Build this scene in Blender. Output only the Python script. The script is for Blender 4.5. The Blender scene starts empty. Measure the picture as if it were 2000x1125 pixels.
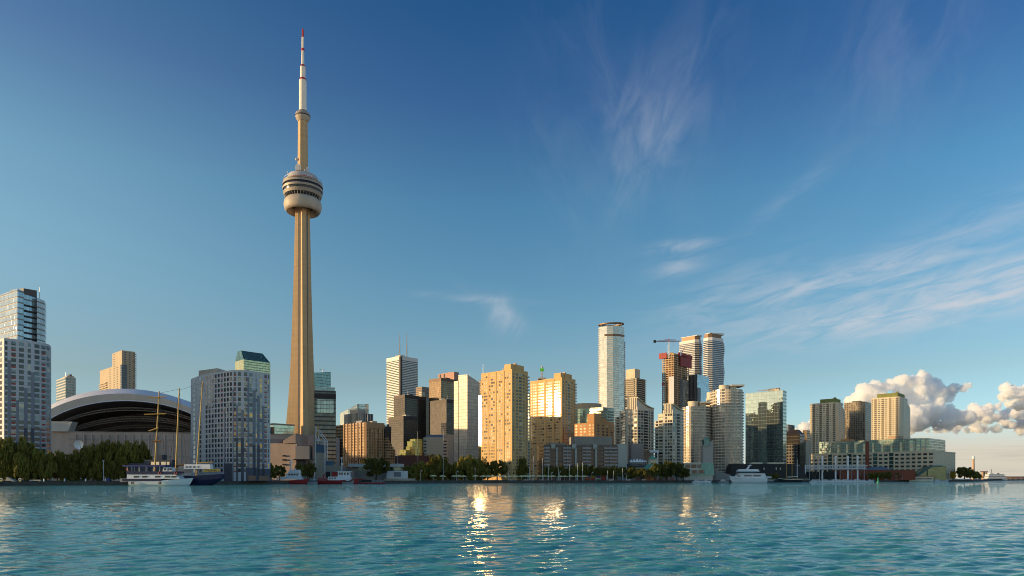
import bpy, math, random
import numpy as np
random.seed(11)
RNG = np.random.default_rng(11)
S = bpy.context.scene
COL = S.collection
R = math.radians
# ---------------------------------------------------------------- camera
F, HZ, CZ, GZ = 1333.333, 935.0, 3.4, 2.0     # focal length in photo pixels, horizon row, eye height, quay height
cd = bpy.data.cameras.new('camera'); cam = bpy.data.objects.new('camera', cd); COL.objects.link(cam)
cd.lens = 24; cd.sensor_width = 36; cd.shift_y = (HZ - 562.5) / 2000
cd.clip_start = 1; cd.clip_end = 60000
cam.location = (0, 0, CZ); cam.rotation_euler = (R(90), 0, 0)
S.camera = cam
S.view_settings.view_transform = 'Standard'; S.view_settings.look = 'None'
S.view_settings.exposure = 0.3; S.view_settings.gamma = 1
S.cycles.use_denoising = True
S.cycles.max_bounces = 64; S.cycles.diffuse_bounces = 3; S.cycles.glossy_bounces = 4
S.cycles.transparent_max_bounces = 8; S.cycles.volume_bounces = 64
S.cycles.sample_clamp_indirect = 30; S.cycles.sample_clamp_direct = 0
S.cycles.caustics_reflective = True; S.cycles.pixel_filter_type = 'BLACKMAN_HARRIS'; S.cycles.filter_width = 1.0
S.cycles.use_adaptive_sampling = True; S.cycles.adaptive_threshold = 0.02
# ---------------------------------------------------------------- sun: from the left, low, a little behind the camera
SUN_PHI, SUN_EL = 82.0, 6.2                    # degrees from straight behind towards the left; elevation
sd = bpy.data.lights.new('sun', 'SUN'); sun = bpy.data.objects.new('sun', sd); COL.objects.link(sun)
sd.energy = 5.0; sd.angle = R(0.5); sd.color = (1.0, 0.69, 0.34)
sx, sy = -math.sin(R(SUN_PHI)), -math.cos(R(SUN_PHI))
sun.rotation_euler = (R(90 - SUN_EL), 0, math.atan2(sx, -sy))
# ---------------------------------------------------------------- node helper
class NT:
    def __init__(s, tree): s.t = tree
    def n(s, typ, **kw):
        nd = s.t.nodes.new(typ)
        for k, v in kw.items(): setattr(nd, k, v)
        return nd
    def put(s, v, sock):
        if isinstance(v, E): s.t.links.new(v.o, sock)
        elif isinstance(v, bpy.types.NodeSocket): s.t.links.new(v, sock)
        elif v is not None:
            try: sock.default_value = v
            except Exception: sock.default_value = (v[0], v[1], v[2], 1)
    def m(s, op, a, b=None, c=None, clamp=False):
        nd = s.n('ShaderNodeMath', operation=op, use_clamp=clamp)
        for k, v in enumerate((a, b, c)): s.put(v, nd.inputs[k])
        return E(s, nd.outputs[0])
    def mix(s, f, a, b, blend='MIX'):
        nd = s.n('ShaderNodeMix', data_type='RGBA', blend_type=blend)
        s.put(f, nd.inputs[0]); s.put(col(a), nd.inputs[6]); s.put(col(b), nd.inputs[7])
        return E(s, nd.outputs[2])
    def mixf(s, f, a, b):
        nd = s.n('ShaderNodeMix', data_type='FLOAT')
        s.put(f, nd.inputs[0]); s.put(a, nd.inputs[2]); s.put(b, nd.inputs[3])
        return E(s, nd.outputs[0])
    def ss(s, x, a, b):                       # smoothstep
        nd = s.n('ShaderNodeMapRange', interpolation_type='SMOOTHSTEP')
        s.put(x, nd.inputs[0]); nd.inputs[1].default_value = a; nd.inputs[2].default_value = b
        nd.inputs[3].default_value = 0; nd.inputs[4].default_value = 1
        return E(s, nd.outputs[0])
    def vec(s, x, y, z=0.0):
        nd = s.n('ShaderNodeCombineXYZ')
        for k, v in enumerate((x, y, z)): s.put(v, nd.inputs[k])
        return E(s, nd.outputs[0])
    def xyz(s, v):
        nd = s.n('ShaderNodeSeparateXYZ'); s.put(v, nd.inputs[0])
        return [E(s, o) for o in nd.outputs]
    def noise(s, v, scale=1.0, detail=4.0, rough=0.5, dist=0.0):
        nd = s.n('ShaderNodeTexNoise'); s.put(v, nd.inputs['Vector'])
        nd.inputs['Scale'].default_value = scale; nd.inputs['Detail'].default_value = detail
        nd.inputs['Roughness'].default_value = rough; nd.inputs['Distortion'].default_value = dist
        return E(s, nd.outputs[0])
    def white(s, v):
        nd = s.n('ShaderNodeTexWhiteNoise', noise_dimensions='3D'); s.put(v, nd.inputs[0])
        return E(s, nd.outputs[0])
    def ramp(s, f, stops):
        nd = s.n('ShaderNodeValToRGB'); s.put(f, nd.inputs[0]); el = nd.color_ramp.elements
        while len(el) < len(stops): el.new(0.5)
        for e, (p, c) in zip(el, stops): e.position = p; e.color = (c[0], c[1], c[2], 1)
        return E(s, nd.outputs[0])
    def bump(s, h, strength=0.3, dist=1.0):
        nd = s.n('ShaderNodeBump'); s.put(h, nd.inputs['Height'])
        nd.inputs['Strength'].default_value = strength; nd.inputs['Distance'].default_value = dist
        return nd.outputs[0]
class E:
    def __init__(s, nt, o): s.nt, s.o = nt, o
    def __add__(s, b): return s.nt.m('ADD', s, b)
    def __radd__(s, b): return s.nt.m('ADD', b, s)
    def __sub__(s, b): return s.nt.m('SUBTRACT', s, b)
    def __rsub__(s, b): return s.nt.m('SUBTRACT', b, s)
    def __mul__(s, b): return s.nt.m('MULTIPLY', s, b)
    def __rmul__(s, b): return s.nt.m('MULTIPLY', b, s)
    def __truediv__(s, b): return s.nt.m('DIVIDE', s, b)
    def lt(s, b): return s.nt.m('LESS_THAN', s, b)
    def gt(s, b): return s.nt.m('GREATER_THAN', s, b)
    def abs(s): return s.nt.m('ABSOLUTE', s)
    def floor(s): return s.nt.m('FLOOR', s)
    def fract(s): return s.nt.m('FRACT', s)
    def max(s, b): return s.nt.m('MAXIMUM', s, b)
    def min(s, b): return s.nt.m('MINIMUM', s, b)
    def clamp(s): return s.nt.m('ADD', s, 0.0, clamp=True)
def col(c):
    return (c[0], c[1], c[2], 1) if isinstance(c, (tuple, list)) else c
def srgb(r, g, b):
    f = lambda v: (v/255/12.92 if v/255 <= .04045 else ((v/255+.055)/1.055)**2.4)
    return (f(r), f(g), f(b))
# ---------------------------------------------------------------- world: evening sky with thin cirrus
w = bpy.data.worlds.new('World'); S.world = w; w.use_nodes = True
nt = NT(w.node_tree); w.node_tree.nodes.clear()
sky = nt.n('ShaderNodeTexSky', sky_type='NISHITA', sun_disc=False)
sky.sun_elevation = R(SUN_EL); sky.sun_rotation = R(180 + SUN_PHI) if False else math.atan2(sx, sy)
sky.air_density = 1.0; sky.dust_density = 0.6; sky.ozone_density = 3.0; sky.altitude = 80
tc = nt.n('ShaderNodeTexCoord')
dx, dy, dz = nt.xyz(tc.outputs['Generated'])
az = nt.m('ARCTAN2', dx, dy)                                   # 0 straight ahead, + to the right
el = nt.m('ARCSINE', dz)
gain = nt.ramp(dz / 0.7, [(0.0, (.24, .33, .66)), (.037, (.235, .29, .50)), (.09, (.22, .232, .272)), (.196, (.215, .192, .18)), (.349, (.175, .195, .185)),
                          (.531, (.135, .185, .19)), (.69, (.086, .125, .166)), (.82, (.05, .105, .153)), (1.0, (.045, .10, .15))])
skyc = nt.mix(1.0, sky.outputs[0], gain, 'MULTIPLY')           # grade of the sky by height (x10 restored just below)
leftw = nt.ss(az, 0.05, -0.75)
skyc = nt.mix(leftw * nt.ss(el, .05, .5), skyc, nt.mix(1.0, skyc, (1.9, 1.32, 1.05), 'MULTIPLY'))
skyc = nt.mix(leftw * nt.ss(el, .32, .04), skyc, nt.mix(1.0, skyc, (.72, .70, .68), 'MULTIPLY'))
skyc = nt.mix(1.0, skyc, (8.5, 8.5, 8.3), 'MULTIPLY')
def ae(px, py):
    a = math.atan((px - 1000) / F); return a, math.atan((HZ - py) / F * math.cos(a))
def rotated(px, py, rot, kx, ky, detail, lo, hi):
    a, e = ae(px, py); c, s_ = math.cos(R(rot)), math.sin(R(rot)); da, de = az - a, el - e
    n = nt.noise(nt.vec((da * c + de * s_) * kx, (de * c - da * s_) * ky, px * .01), 1.0, detail, .58, .8)
    return nt.ss(n, lo, hi)
def wisp(px, py, wx, wy, rot, amt):
    a, e = ae(px, py); k = math.cos(a) / F; c, s_ = math.cos(R(rot)), math.sin(R(rot)); da, de = az - a, el - e
    u = (da * c + de * s_) * (1 / (wx * k)); v = (de * c - da * s_) * (1 / (wy * k))
    return nt.m('EXPONENT', (u * u + v * v) * -1.0) * amt
def total(l):
    t = l[0]
    for x in l[1:]: t = t + x
    return t
nA = rotated(1255, 262, 62, 10, 22, 6, .28, .85)              # steep wisps
nB = rotated(1255, 262, -60, 10, 24, 6, .30, .85)
nC = rotated(1900, 545, 9, 13, 62, 7, .26, .74)              # long streaks on the right
cl = nA * total([wisp(1255, 262, 95, 75, 60, .22), wisp(1350, 140, 190, 45, 60, .09), wisp(1760, 60, 170, 130, 70, .12), wisp(985, 618, 32, 26, -40, .75), wisp(1300, 300, 200, 120, 60, .05)])
cl = cl + nB * total([wisp(1185, 150, 190, 60, -58, .06), wisp(1120, 330, 160, 90, -70, .07), wisp(965, 600, 60, 14, -30, .3)])
cl = cl + nC * total([wisp(1540, 385, 130, 18, 32, .11), wisp(1335, 480, 60, 10, 2, .5), wisp(1325, 520, 50, 15, 10, .4), wisp(925, 583, 90, 7, -3, .3),
                      wisp(1960, 545, 330, 40, 8, .75), wisp(1640, 545, 200, 24, 6, .45), wisp(1850, 610, 340, 34, 4, .5), wisp(1560, 600, 270, 42, 8, .24),
                      wisp(1950, 430, 270, 44, 14, .27), wisp(1420, 560, 130, 34, 20, .22)])
skyc = nt.mix(cl.clamp(), skyc, (4.1, 4.25, 4.6))
# far low cloud sheets and haze over the right-hand horizon
hn = nt.noise(nt.vec(az * 5, el * 120, 2.0), 1.0, 4, .55, .4)
lowr = nt.ss(el, .085, .03) * nt.ss(az, .18, .5)
skyc = nt.mix(lowr * .9, skyc, (4.7, 4.15, 3.3))
skyc = nt.mix(lowr * nt.ss(hn, .45, .7) * .5, skyc, (3.1, 2.95, 2.75))
skyc = nt.mix(nt.ss(dy, .1, -.5) * 1.0, skyc, nt.mix(1.0, skyc, (1.65, 1.48, 1.32), 'MULTIPLY'))   # unseen sky behind the viewpoint brightened and warmed as added fill for shaded faces
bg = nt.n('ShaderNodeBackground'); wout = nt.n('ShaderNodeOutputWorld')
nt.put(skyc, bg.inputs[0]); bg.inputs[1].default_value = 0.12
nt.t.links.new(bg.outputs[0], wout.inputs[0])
w.cycles.sampling_method = 'MANUAL'; w.cycles.sample_map_resolution = 512
# ---------------------------------------------------------------- mesh helpers
def wx(px, D): return (px - 1000) / F * D
def wz(py, D): return CZ + (HZ - py) / F * D
class MB:
    def __init__(s): s.v, s.f, s.mi, s.M = [], [], [], None
    def add(s, vs, fs, mi=0):
        b = len(s.v)
        if s.M is not None: vs = [tuple(s.M @ Vector(p)) for p in vs]
        s.v += [tuple(p) for p in vs]
        s.f += [tuple(b + i for i in f) for f in fs]; s.mi += [mi] * len(fs)
        return s
    def hexa(s, p, mi=0):                      # 8 points: bottom ring then top ring, counter-clockwise
        return s.add(p, [(3, 2, 1, 0), (4, 5, 6, 7), (0, 1, 5, 4), (1, 2, 6, 5), (2, 3, 7, 6), (3, 0, 4, 7)], mi)
    def box(s, x0, x1, y0, y1, z0, z1, mi=0):
        return s.hexa([(x0, y0, z0), (x1, y0, z0), (x1, y1, z0), (x0, y1, z0), (x0, y0, z1), (x1, y0, z1), (x1, y1, z1), (x0, y1, z1)], mi)
    def prism(s, poly, z0, z1, mi=0):          # z1 may be a list of heights
        n = len(poly); zt = z1 if isinstance(z1, (list, tuple)) else [z1] * n
        vs = [(x, y, z0) for x, y in poly] + [(p[0], p[1], z) for p, z in zip(poly, zt)]
        return s.add(vs, [tuple(range(n))[::-1], tuple(range(n, 2 * n))] + [(i, (i + 1) % n, n + (i + 1) % n, n + i) for i in range(n)], mi)
    def lathe(s, prof, n=24, cx=0, cy=0, mi=0, caps=True, sx_=1, sy_=1):
        vs = []
        for r, z in prof:
            for k in range(n):
                t = 2 * math.pi * k / n; vs.append((cx + r * sx_ * math.cos(t), cy + r * sy_ * math.sin(t), z))
        fs = [(i * n + k, i * n + (k + 1) % n, (i + 1) * n + (k + 1) % n, (i + 1) * n + k) for i in range(len(prof) - 1) for k in range(n)]
        if caps: fs += [tuple(range(n))[::-1], tuple(range((len(prof) - 1) * n, len(prof) * n))]
        return s.add(vs, fs, mi)
    def tube(s, a, b, r0, r1=None, n=6, mi=0):
        r1 = r0 if r1 is None else r1; a, b = Vector(a), Vector(b); d = (b - a).normalized()
        u = d.cross(Vector((0, 0, 1)) if abs(d.z) < .9 else Vector((1, 0, 0))).normalized(); w_ = d.cross(u)
        vs = [a + (u * math.cos(t) + w_ * math.sin(t)) * r0 for t in [2 * math.pi * k / n for k in range(n)]]
        vs += [b + (u * math.cos(t) + w_ * math.sin(t)) * r1 for t in [2 * math.pi * k / n for k in range(n)]]
        fs = [(k, (k + 1) % n, n + (k + 1) % n, n + k) for k in range(n)] + [tuple(range(n))[::-1], tuple(range(n, 2 * n))]
        return s.add(vs, fs, mi)
    def loft(s, rings, mi=0, caps=True):       # closed rings of equal length
        n = len(rings[0]); vs = [p for r in rings for p in r]
        fs = [(i * n + k, i * n + (k + 1) % n, (i + 1) * n + (k + 1) % n, (i + 1) * n + k) for i in range(len(rings) - 1) for k in range(n)]
        if caps: fs += [tuple(range(n))[::-1], tuple(range((len(rings) - 1) * n, len(rings) * n))]
        return s.add(vs, fs, mi)
from mathutils import Vector, Matrix
def obj(name, mb, mats, parent=None, smooth=False, loc=None):
    me = bpy.data.meshes.new(name); me.from_pydata(mb.v, [], mb.f)
    for m_ in (mats if isinstance(mats, (list, tuple)) else [mats]): me.materials.append(m_)
    if any(mb.mi): me.polygons.foreach_set('material_index', mb.mi)
    if smooth: me.polygons.foreach_set('use_smooth', [True] * len(mb.f))
    me.update()
    o = bpy.data.objects.new(name, me); COL.objects.link(o)
    if parent is not None: o.parent = parent
    if loc is not None: o.location = loc
    return o
def tag(o, label=None, cat=None, group=None, kind=None):
    if label: o['label'] = label
    if cat: o['category'] = cat
    if group: o['group'] = group
    if kind: o['kind'] = kind
    return o
def thing(name, label, cat, loc=(0, 0, 0), rz=0.0, group=None):
    o = bpy.data.objects.new(name, None); COL.objects.link(o); o.empty_display_size = .5
    o.location = loc; o.rotation_euler = (0, 0, rz)
    return tag(o, label, cat, group)
KIDS = {}
def dup(root, loc, rz=None, label=None, group=None, scale=None):
    if root.name not in KIDS:
        KIDS[root.name] = [(c, list(c.children)) for c in root.children]
    r = root.copy(); COL.objects.link(r); r.location = loc
    if rz is not None: r.rotation_euler = (0, 0, rz)
    if scale is not None: r.scale = scale if isinstance(scale, tuple) else (scale,) * 3
    if label: r['label'] = label
    if group: r['group'] = group
    for ch, gs in KIDS[root.name]:
        c = ch.copy(); COL.objects.link(c); c.parent = r
        for g in gs:
            d = g.copy(); COL.objects.link(d); d.parent = c
    return r
# ---------------------------------------------------------------- materials
def newmat(name):
    m_ = bpy.data.materials.new(name); m_.use_nodes = True; t = m_.node_tree
    p = t.nodes['Principled BSDF']; return m_, NT(t), p
MC = {}
def mat(name, c, rough=.75, metal=0.0, var=.25, scale=.12, streak=True, spec=.35):
    if name in MC: return MC[name]
    m_, n, p = newmat(name); g = n.n('ShaderNodeTexCoord'); x, y, z = n.xyz(g.outputs['Object'])
    a = n.noise(n.vec(x * scale, y * scale, z * (scale * (.25 if streak else 1))), 1.0, 5, .6)
    b = n.noise(n.vec(x * scale * 9, y * scale * 9, z * scale * 9), 1.0, 3, .6)
    f = (n.ss(a, .3, .7) * .7 + b * .3 - .5) * var + 1.0
    n.put(n.mix(1.0, c, n.vec(f, f, f), 'MULTIPLY'), p.inputs['Base Color'])
    p.inputs['Roughness'].default_value = rough; p.inputs['Metallic'].default_value = metal
    p.inputs['Specular IOR Level'].default_value = spec
    MC[name] = m_; return m_
def glass(name, c, rough=.07, metal=.55, wob=.10, wscale=.12):   # coated window glass, slightly wavy
    if name in MC: return MC[name]
    m_, n, p = newmat(name); g = n.n('ShaderNodeTexCoord')
    x, y, z = n.xyz(g.outputs['Object'])
    cell = n.white(n.vec((x * .31).floor(), (y * .31).floor(), (z * .33).floor()))
    f = cell * .7 + .65
    n.put(n.mix(1.0, c, n.vec(f, f, f), 'MULTIPLY'), p.inputs['Base Color'])
    p.inputs['Roughness'].default_value = rough; p.inputs['Metallic'].default_value = metal
    n.put(n.bump(n.noise(n.vec(x * wscale, y * wscale, z * wscale), 1.0, 2, .5), wob, 1.0), p.inputs['Normal'])
    MC[name] = m_; return m_
def curtain(name, fh, mw, gl, fr, tz=.12, ts=.07, sp=None, spf=0.0, metal=.6, rough=.07, wob=.12, rnd=.35, off=0.0, frough=.6, fmetal=0.0, rad=None, blind=.0):
    """storeys and mullions of a glazed wall: the repeating pattern of one facade, in the building's own axes"""
    if name in MC: return MC[name]
    m_, n, p = newmat(name); g = n.n('ShaderNodeTexCoord')
    x, y, z = n.xyz(g.outputs['Object']); nx, ny, nz = n.xyz(g.outputs['Normal'])
    if rad: s_ = n.m('ARCTAN2', y, x) * rad
    else: s_ = x * ny.abs().gt(.5) + y * ny.abs().lt(.5)
    fz, fs = z / fh + off, s_ / mw
    iz, is_ = fz.floor(), fs.floor(); rz, rs = fz.fract(), fs.fract()
    frame = rz.lt(tz).max(rs.lt(ts)) if ts > 0 else rz.lt(tz)
    r1 = n.white(n.vec(is_, iz, ny.abs().gt(.5) * 7.0)); r2 = n.white(n.vec(is_ + 31.5, iz + 7.5, 3.0))
    k = r1 * rnd + (1 - rnd * .5)
    gc = n.mix(1.0, gl, n.vec(k, k, k), 'MULTIPLY')
    if blind: gc = n.mix(r2.lt(blind), gc, (.30, .28, .22))
    if sp is not None:
        spm = rz.lt(tz + spf); gc = n.mix(spm, gc, sp); met = n.mixf(spm, metal, metal * .4)
    else: met = metal
    n.put(n.mix(frame, gc, fr), p.inputs['Base Color'])
    n.put(n.mixf(frame, met, fmetal), p.inputs['Metallic']); n.put(n.mixf(frame, rough, frough), p.inputs['Roughness'])
    h = n.noise(n.vec(x * .09 + r1 * .15, y * .09, z * .09 + r2 * .15), 1.0, 2, .5)
    n.put(n.bump(h, wob, 1.0), p.inputs['Normal'])
    MC[name] = m_; return m_
CONC = mat('board_concrete', (.47, .335, .20), .85, var=.35, scale=.05)
CONC2 = mat('pale_concrete', (.42, .36, .29), .85, var=.3)
GREYW = mat('grey_white_panel', (.45, .445, .47), .6, var=.12)
GREYM = mat('mid_grey_panel', (.20, .20, .235), .6, var=.15)
GREYD = mat('dark_grey_panel', (.07, .072, .095), .55, var=.2)
REDP = mat('red_panel', (.32, .03, .025), .5, var=.2)
WHITE = mat('white_paint', (.78, .78, .80), .45, var=.08)
ROOF = mat('roof_gravel', (.12, .115, .11), .9)
BLK = mat('black_metal', (.015, .015, .017), .5)
STEEL = mat('galvanised_steel', (.42, .43, .45), .4, .4, var=.1)
G_DARK = glass('dark_window_glass', (.035, .038, .04), metal=.1)
G_MID = glass('blue_grey_window_glass', (.11, .13, .14), metal=.35)
G_PALE = glass('blinds_behind_glass', (.30, .27, .20), .15, .15)
G_WARM = glass('amber_window_glass', (.42, .25, .09), .1, .6)
glass('teal_window', (.06, .12, .12), metal=.5)
# ---------------------------------------------------------------- buildings
BUILDS = []
GRID = 47.0                                     # street grid: water-facing walls run 47 degrees off the picture plane
class Bld:
    """one building: an Empty at its near corner; footprint counter-clockwise in local axes (x along the right-hand wall, y along the left-hand wall)"""
    def __init__(s, name, label, cat, D, px, a=GRID, foot=None, z0=GZ, group=None):
        s.D, s.a = D, R(a); s.X0, s.Y0, s.z0 = wx(px, D), D, z0
        s.root = thing(name, label, cat, (s.X0, s.Y0, z0), s.a, group)
        s.foot = foot; s.items = {}; BUILDS.append(s)
    def z(s, py, D=None): return wz(py, D or s.D) - s.z0
    def wpt(s, p): c, n_ = math.cos(s.a), math.sin(s.a); return (s.X0 + p[0] * c - p[1] * n_, s.Y0 + p[0] * n_ + p[1] * c)
    def lpt(s, px, D):                          # local point under a photo column at depth D
        dx_, dy_ = wx(px, D) - s.X0, D - s.Y0; c, n_ = math.cos(s.a), math.sin(s.a)
        return (dx_ * c + dy_ * n_, -dx_ * n_ + dy_ * c)
    def hit(s, px, p, t):                       # distance along local direction t from local p to a photo column
        k = (px - 1000) / F; x, y = s.wpt(p); x2, y2 = s.wpt((p[0] + t[0], p[1] + t[1])); tx, ty = x2 - x, y2 - y
        return (k * y - x) / (tx - k * ty)
    def edge(s, i, foot=None):
        ft = foot or s.foot; p, q = ft[i], ft[(i + 1) % len(ft)]
        L = math.hypot(q[0] - p[0], q[1] - p[1]); t = ((q[0] - p[0]) / L, (q[1] - p[1]) / L)
        return p, t, (t[1], -t[0]), L
    def s_at(s, i, px, foot=None): p, t, n_, L = s.edge(i, foot); return s.hit(px, p, t)
    def part(s, name, mb, mats, label=None, smooth=False, parent=None):
        o = obj(name, mb, mats, parent or s.root, smooth)
        if label: o['label'] = label
        return o
    def fbox(s, mb, i, s0, s1, z0, z1, o0, o1, mi=0, foot=None):
        p, t, n_, L = s.edge(i, foot)
        q = lambda a, o: (p[0] + t[0] * a + n_[0] * o, p[1] + t[1] * a + n_[1] * o)
        A, B_, C_, D_ = q(s0, o1), q(s1, o1), q(s1, o0), q(s0, o0)
        return mb.hexa([(*A, z0), (*B_, z0), (*C_, z0), (*D_, z0), (*A, z1), (*B_, z1), (*C_, z1), (*D_, z1)], mi)
    def item(s, name, i, s0, s1, z0, z1, o0=-.02, o1=.05, m_=None, foot=None):
        s.items.setdefault(name, []).append((i, s0, s1, z0, z1, o0, o1, m_ or G_DARK, foot))
    def finish(s):
        for name, its in s.items.items():
            its.sort(key=lambda t: -((t[2] - t[1]) * (t[4] - t[3]) * (1 + t[3] / 60)))
            for t in its[:100]:
                mb = MB(); s.fbox(mb, *t[:7], foot=t[8]); s.part(name, mb, t[7])
            if len(its) > 100:
                mb = MB(); ms = []
                for t in its[100:]:
                    if t[7] not in ms: ms.append(t[7])
                    s.fbox(mb, *t[:7], ms.index(t[7]), foot=t[8])
                tag(s.part(name, mb, ms), kind='stuff')
def box_bld(name, label, cat, D, xl, xc, xr, a=GRID, wL=None, wR=None, z0=GZ, group=None):
    b = Bld(name, label, cat, D, xc, a, None, z0, group)
    b.wR = wR or b.hit(xr, (0, 0), (1, 0)); b.wL = wL or b.hit(xl, (0, 0), (0, 1))
    b.foot = [(0, 0), (b.wR, 0), (b.wR, b.wL), (0, b.wL)]
    return b                                    # wall 0 = right-hand wall, wall 3 = left-hand wall (runs from far left to the near corner)
def rect(x0, x1, y0, y1): return [(x0, y0), (x1, y0), (x1, y1), (x0, y1)]
def pick(r, opts):
    t = 0
    for p_, m_ in opts:
        t += p_
        if r < t: return m_
    return opts[-1][1]
WMIX = [(.66, G_DARK), (.26, G_MID), (.08, G_PALE)]

def roofkit(b, H, n=3, x0=.15, x1=.8):
    """plant boxes and a thin mast on a flat roof"""
    for k in range(n):
        mb = MB(); w_, l_ = b.wR * random.uniform(.12, .3), b.wL * random.uniform(.12, .3); x, y = b.wR * random.uniform(x0, x1 - .2), b.wL * random.uniform(.08, .55)
        mb.box(x, x + w_, y, y + l_, H - .2, H + random.uniform(1.2, 4.5)); b.part('roof_plant', mb, random.choice([CONC2, GREYM, ROOF]))
    mb = MB(); x, y = b.wR * random.uniform(.2, .7), b.wL * random.uniform(.1, .5); mb.tube((x, y, H), (x, y, H + random.uniform(6, 11)), .16, n=5); b.part('roof_mast', mb, STEEL)
# ---------------------------------------------------------------- ground and water
SHORE = [(-140, 300), (0, 334), (120, 346), (300, 358), (440, 392), (535, 425), (620, 452), (800, 492), (960, 530), (1180, 556), (1330, 590), (1425, 618), (1560, 660), (1690, 704), (1800, 745), (1900, 805), (1960, 1300), (2150, 1700)]
def shore(px):
    for (a, da), (b, db) in zip(SHORE, SHORE[1:]):
        if a <= px <= b: return da + (db - da) * (px - a) / (b - a)
    return SHORE[0][1] if px < 0 else SHORE[-1][1]
sh = [(wx(p, d), d) for p, d in SHORE]
m_, n, p = newmat('quay_and_city_ground'); g = n.n('ShaderNodeTexCoord'); gx, gy, gz = n.xyz(g.outputs['Object'])
n.put(n.mix(n.ss(n.noise(n.vec(gx * .05, gy * .05, 0), 1.0, 6, .6), .35, .65), (.10, .095, .085), (.17, .155, .13)), p.inputs['Base Color']); p.inputs['Roughness'].default_value = .9
land = MB(); far = [(9000, 1700), (9000, 20000), (-9000, 20000), (-9000, 300)]
land.prism(sh + far, GZ - .02, GZ); land.prism([(x, y + .5) for x, y in sh] + far, -3, GZ - .05)
tag(obj('ground', land, m_), kind='structure')
# quay wall: stone edge standing in the water
qw = MB()
for (x0, y0), (x1, y1) in zip(sh, sh[1:]):
    d = Vector((x1 - x0, y1 - y0, 0)).normalized(); nrm = Vector((d.y, -d.x, 0)); L = math.hypot(x1 - x0, y1 - y0); N = max(1, int(L / 4))
    for k in range(N):
        a, b = Vector((x0, y0, 0)) + d * (L * k / N), Vector((x0, y0, 0)) + d * (L * (k + 1) / N)
        o = .35 + .12 * random.random(); t = GZ + .03 + .05 * random.random()
        A, B_ = a + nrm * o, b + nrm * o
        qw.hexa([(A.x, A.y, -2), (B_.x, B_.y, -2), (b.x, b.y, -2), (a.x, a.y, -2), (A.x, A.y, t), (B_.x, B_.y, t), (b.x, b.y + .6, t), (a.x, a.y + .6, t)])
tag(obj('quay_wall', qw, mat('wet_quay_stone', (.075, .065, .055), .8, var=.5, scale=.4)), kind='structure')
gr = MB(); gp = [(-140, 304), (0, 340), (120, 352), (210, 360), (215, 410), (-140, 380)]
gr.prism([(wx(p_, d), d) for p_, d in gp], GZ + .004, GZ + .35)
tag(obj('lawn', gr, mat('shaded_lawn', (.035, .05, .018), .95, var=.5, scale=.6)), kind='structure')  # dark green grass colour with random variation
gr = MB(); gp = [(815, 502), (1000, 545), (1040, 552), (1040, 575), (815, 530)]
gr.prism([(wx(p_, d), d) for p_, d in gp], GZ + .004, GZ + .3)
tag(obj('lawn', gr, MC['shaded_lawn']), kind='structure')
# water: one sheet of wind waves, finest near the viewpoint
def water_mesh():
    d, rows = 15.0, []
    while d < 900:
        rows.append(d); d += max(.035, d * d / (CZ * 683) * .16)
    rows += [1100, 1500, 2200, 4000, 9000, 30000]
    rows = np.array(rows); ang = np.linspace(-1.25, 1.25, 1800)
    Y = rows[:, None] * np.ones_like(ang)[None]; X = rows[:, None] * ang[None]
    space = np.gradient(rows)[:, None]; Z = np.zeros_like(X); DX = np.zeros_like(X); DY = np.zeros_like(X)
    for k in range(70):
        lam = .42 * (8 ** (k / 69.)) * RNG.uniform(.9, 1.1); th = R(-84) + RNG.normal(0, .36); kk = 2 * math.pi / lam
        amp = .0052 * lam * RNG.uniform(.5, 1.4) * (1.0 if lam < 1.8 else (1.8 / lam) ** .9)
        kx, ky = math.cos(th) * kk, math.sin(th) * kk; ph = kx * X + ky * Y + RNG.uniform(0, 6.28)
        fade = np.clip((lam / (space * 1.6) - .8) / 1.2, 0, 1)
        Z += amp * fade * np.sin(ph); DX -= amp * fade * math.cos(th) * np.cos(ph) * .9; DY -= amp * fade * math.sin(th) * np.cos(ph) * .9
    gust = .8 + .35 * np.sin(X * .05 + 1.3 * np.sin(Y * .031)) * np.sin(Y * .043 + .8)
    Z *= gust; DX *= gust; DY *= gust
    V = np.stack([X - DX * -1, Y - DY * -1, Z], -1).reshape(-1, 3).astype(np.float32)
    nr, nc = X.shape; i = np.arange(nr * nc).reshape(nr, nc)
    Q = np.stack([i[:-1, :-1], i[:-1, 1:], i[1:, 1:], i[1:, :-1]], -1).reshape(-1, 4)
    me = bpy.data.meshes.new('water'); me.vertices.add(len(V)); me.vertices.foreach_set('co', V.ravel())
    me.loops.add(Q.size); me.loops.foreach_set('vertex_index', Q.ravel().astype(np.int32)); me.polygons.add(len(Q))
    me.polygons.foreach_set('loop_start', np.arange(0, Q.size, 4, dtype=np.int32)); me.polygons.foreach_set('loop_total', np.full(len(Q), 4, np.int32))
    me.polygons.foreach_set('use_smooth', np.ones(len(Q), bool)); me.update(calc_edges=True)
    return me
WATER_M, n, p = newmat('harbour_water'); g = n.n('ShaderNodeNewGeometry'); gx, gy, gz = n.xyz(g.outputs['Position'])
p.inputs['IOR'].default_value = 1.33; p.inputs['Roughness'].default_value = .025; p.inputs['Specular IOR Level'].default_value = .5; p.inputs['Specular Tint'].default_value = (.84, 1, .93, 1)
nz = n.noise(n.vec(gx * .02, gy * .05, 0), 1.0, 3, .5)
n.put(n.mix(nz, (.07, .335, .30), (.10, .40, .36)), p.inputs['Base Color'])
h1 = n.noise(n.vec(gx * 1.8, gy * 3.6, 0), 1.0, 4, .6); h2 = n.noise(n.vec(gx * .22, gy * .5, 3.0), 1.0, 4, .6)
h3 = n.noise(n.vec(gx * .35, gy * .8, 7.0), 1.0, 3, .6)
chop = n.ss(gy, 40, 260)                         # more exposed to the wind away from the sheltered near water
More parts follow.
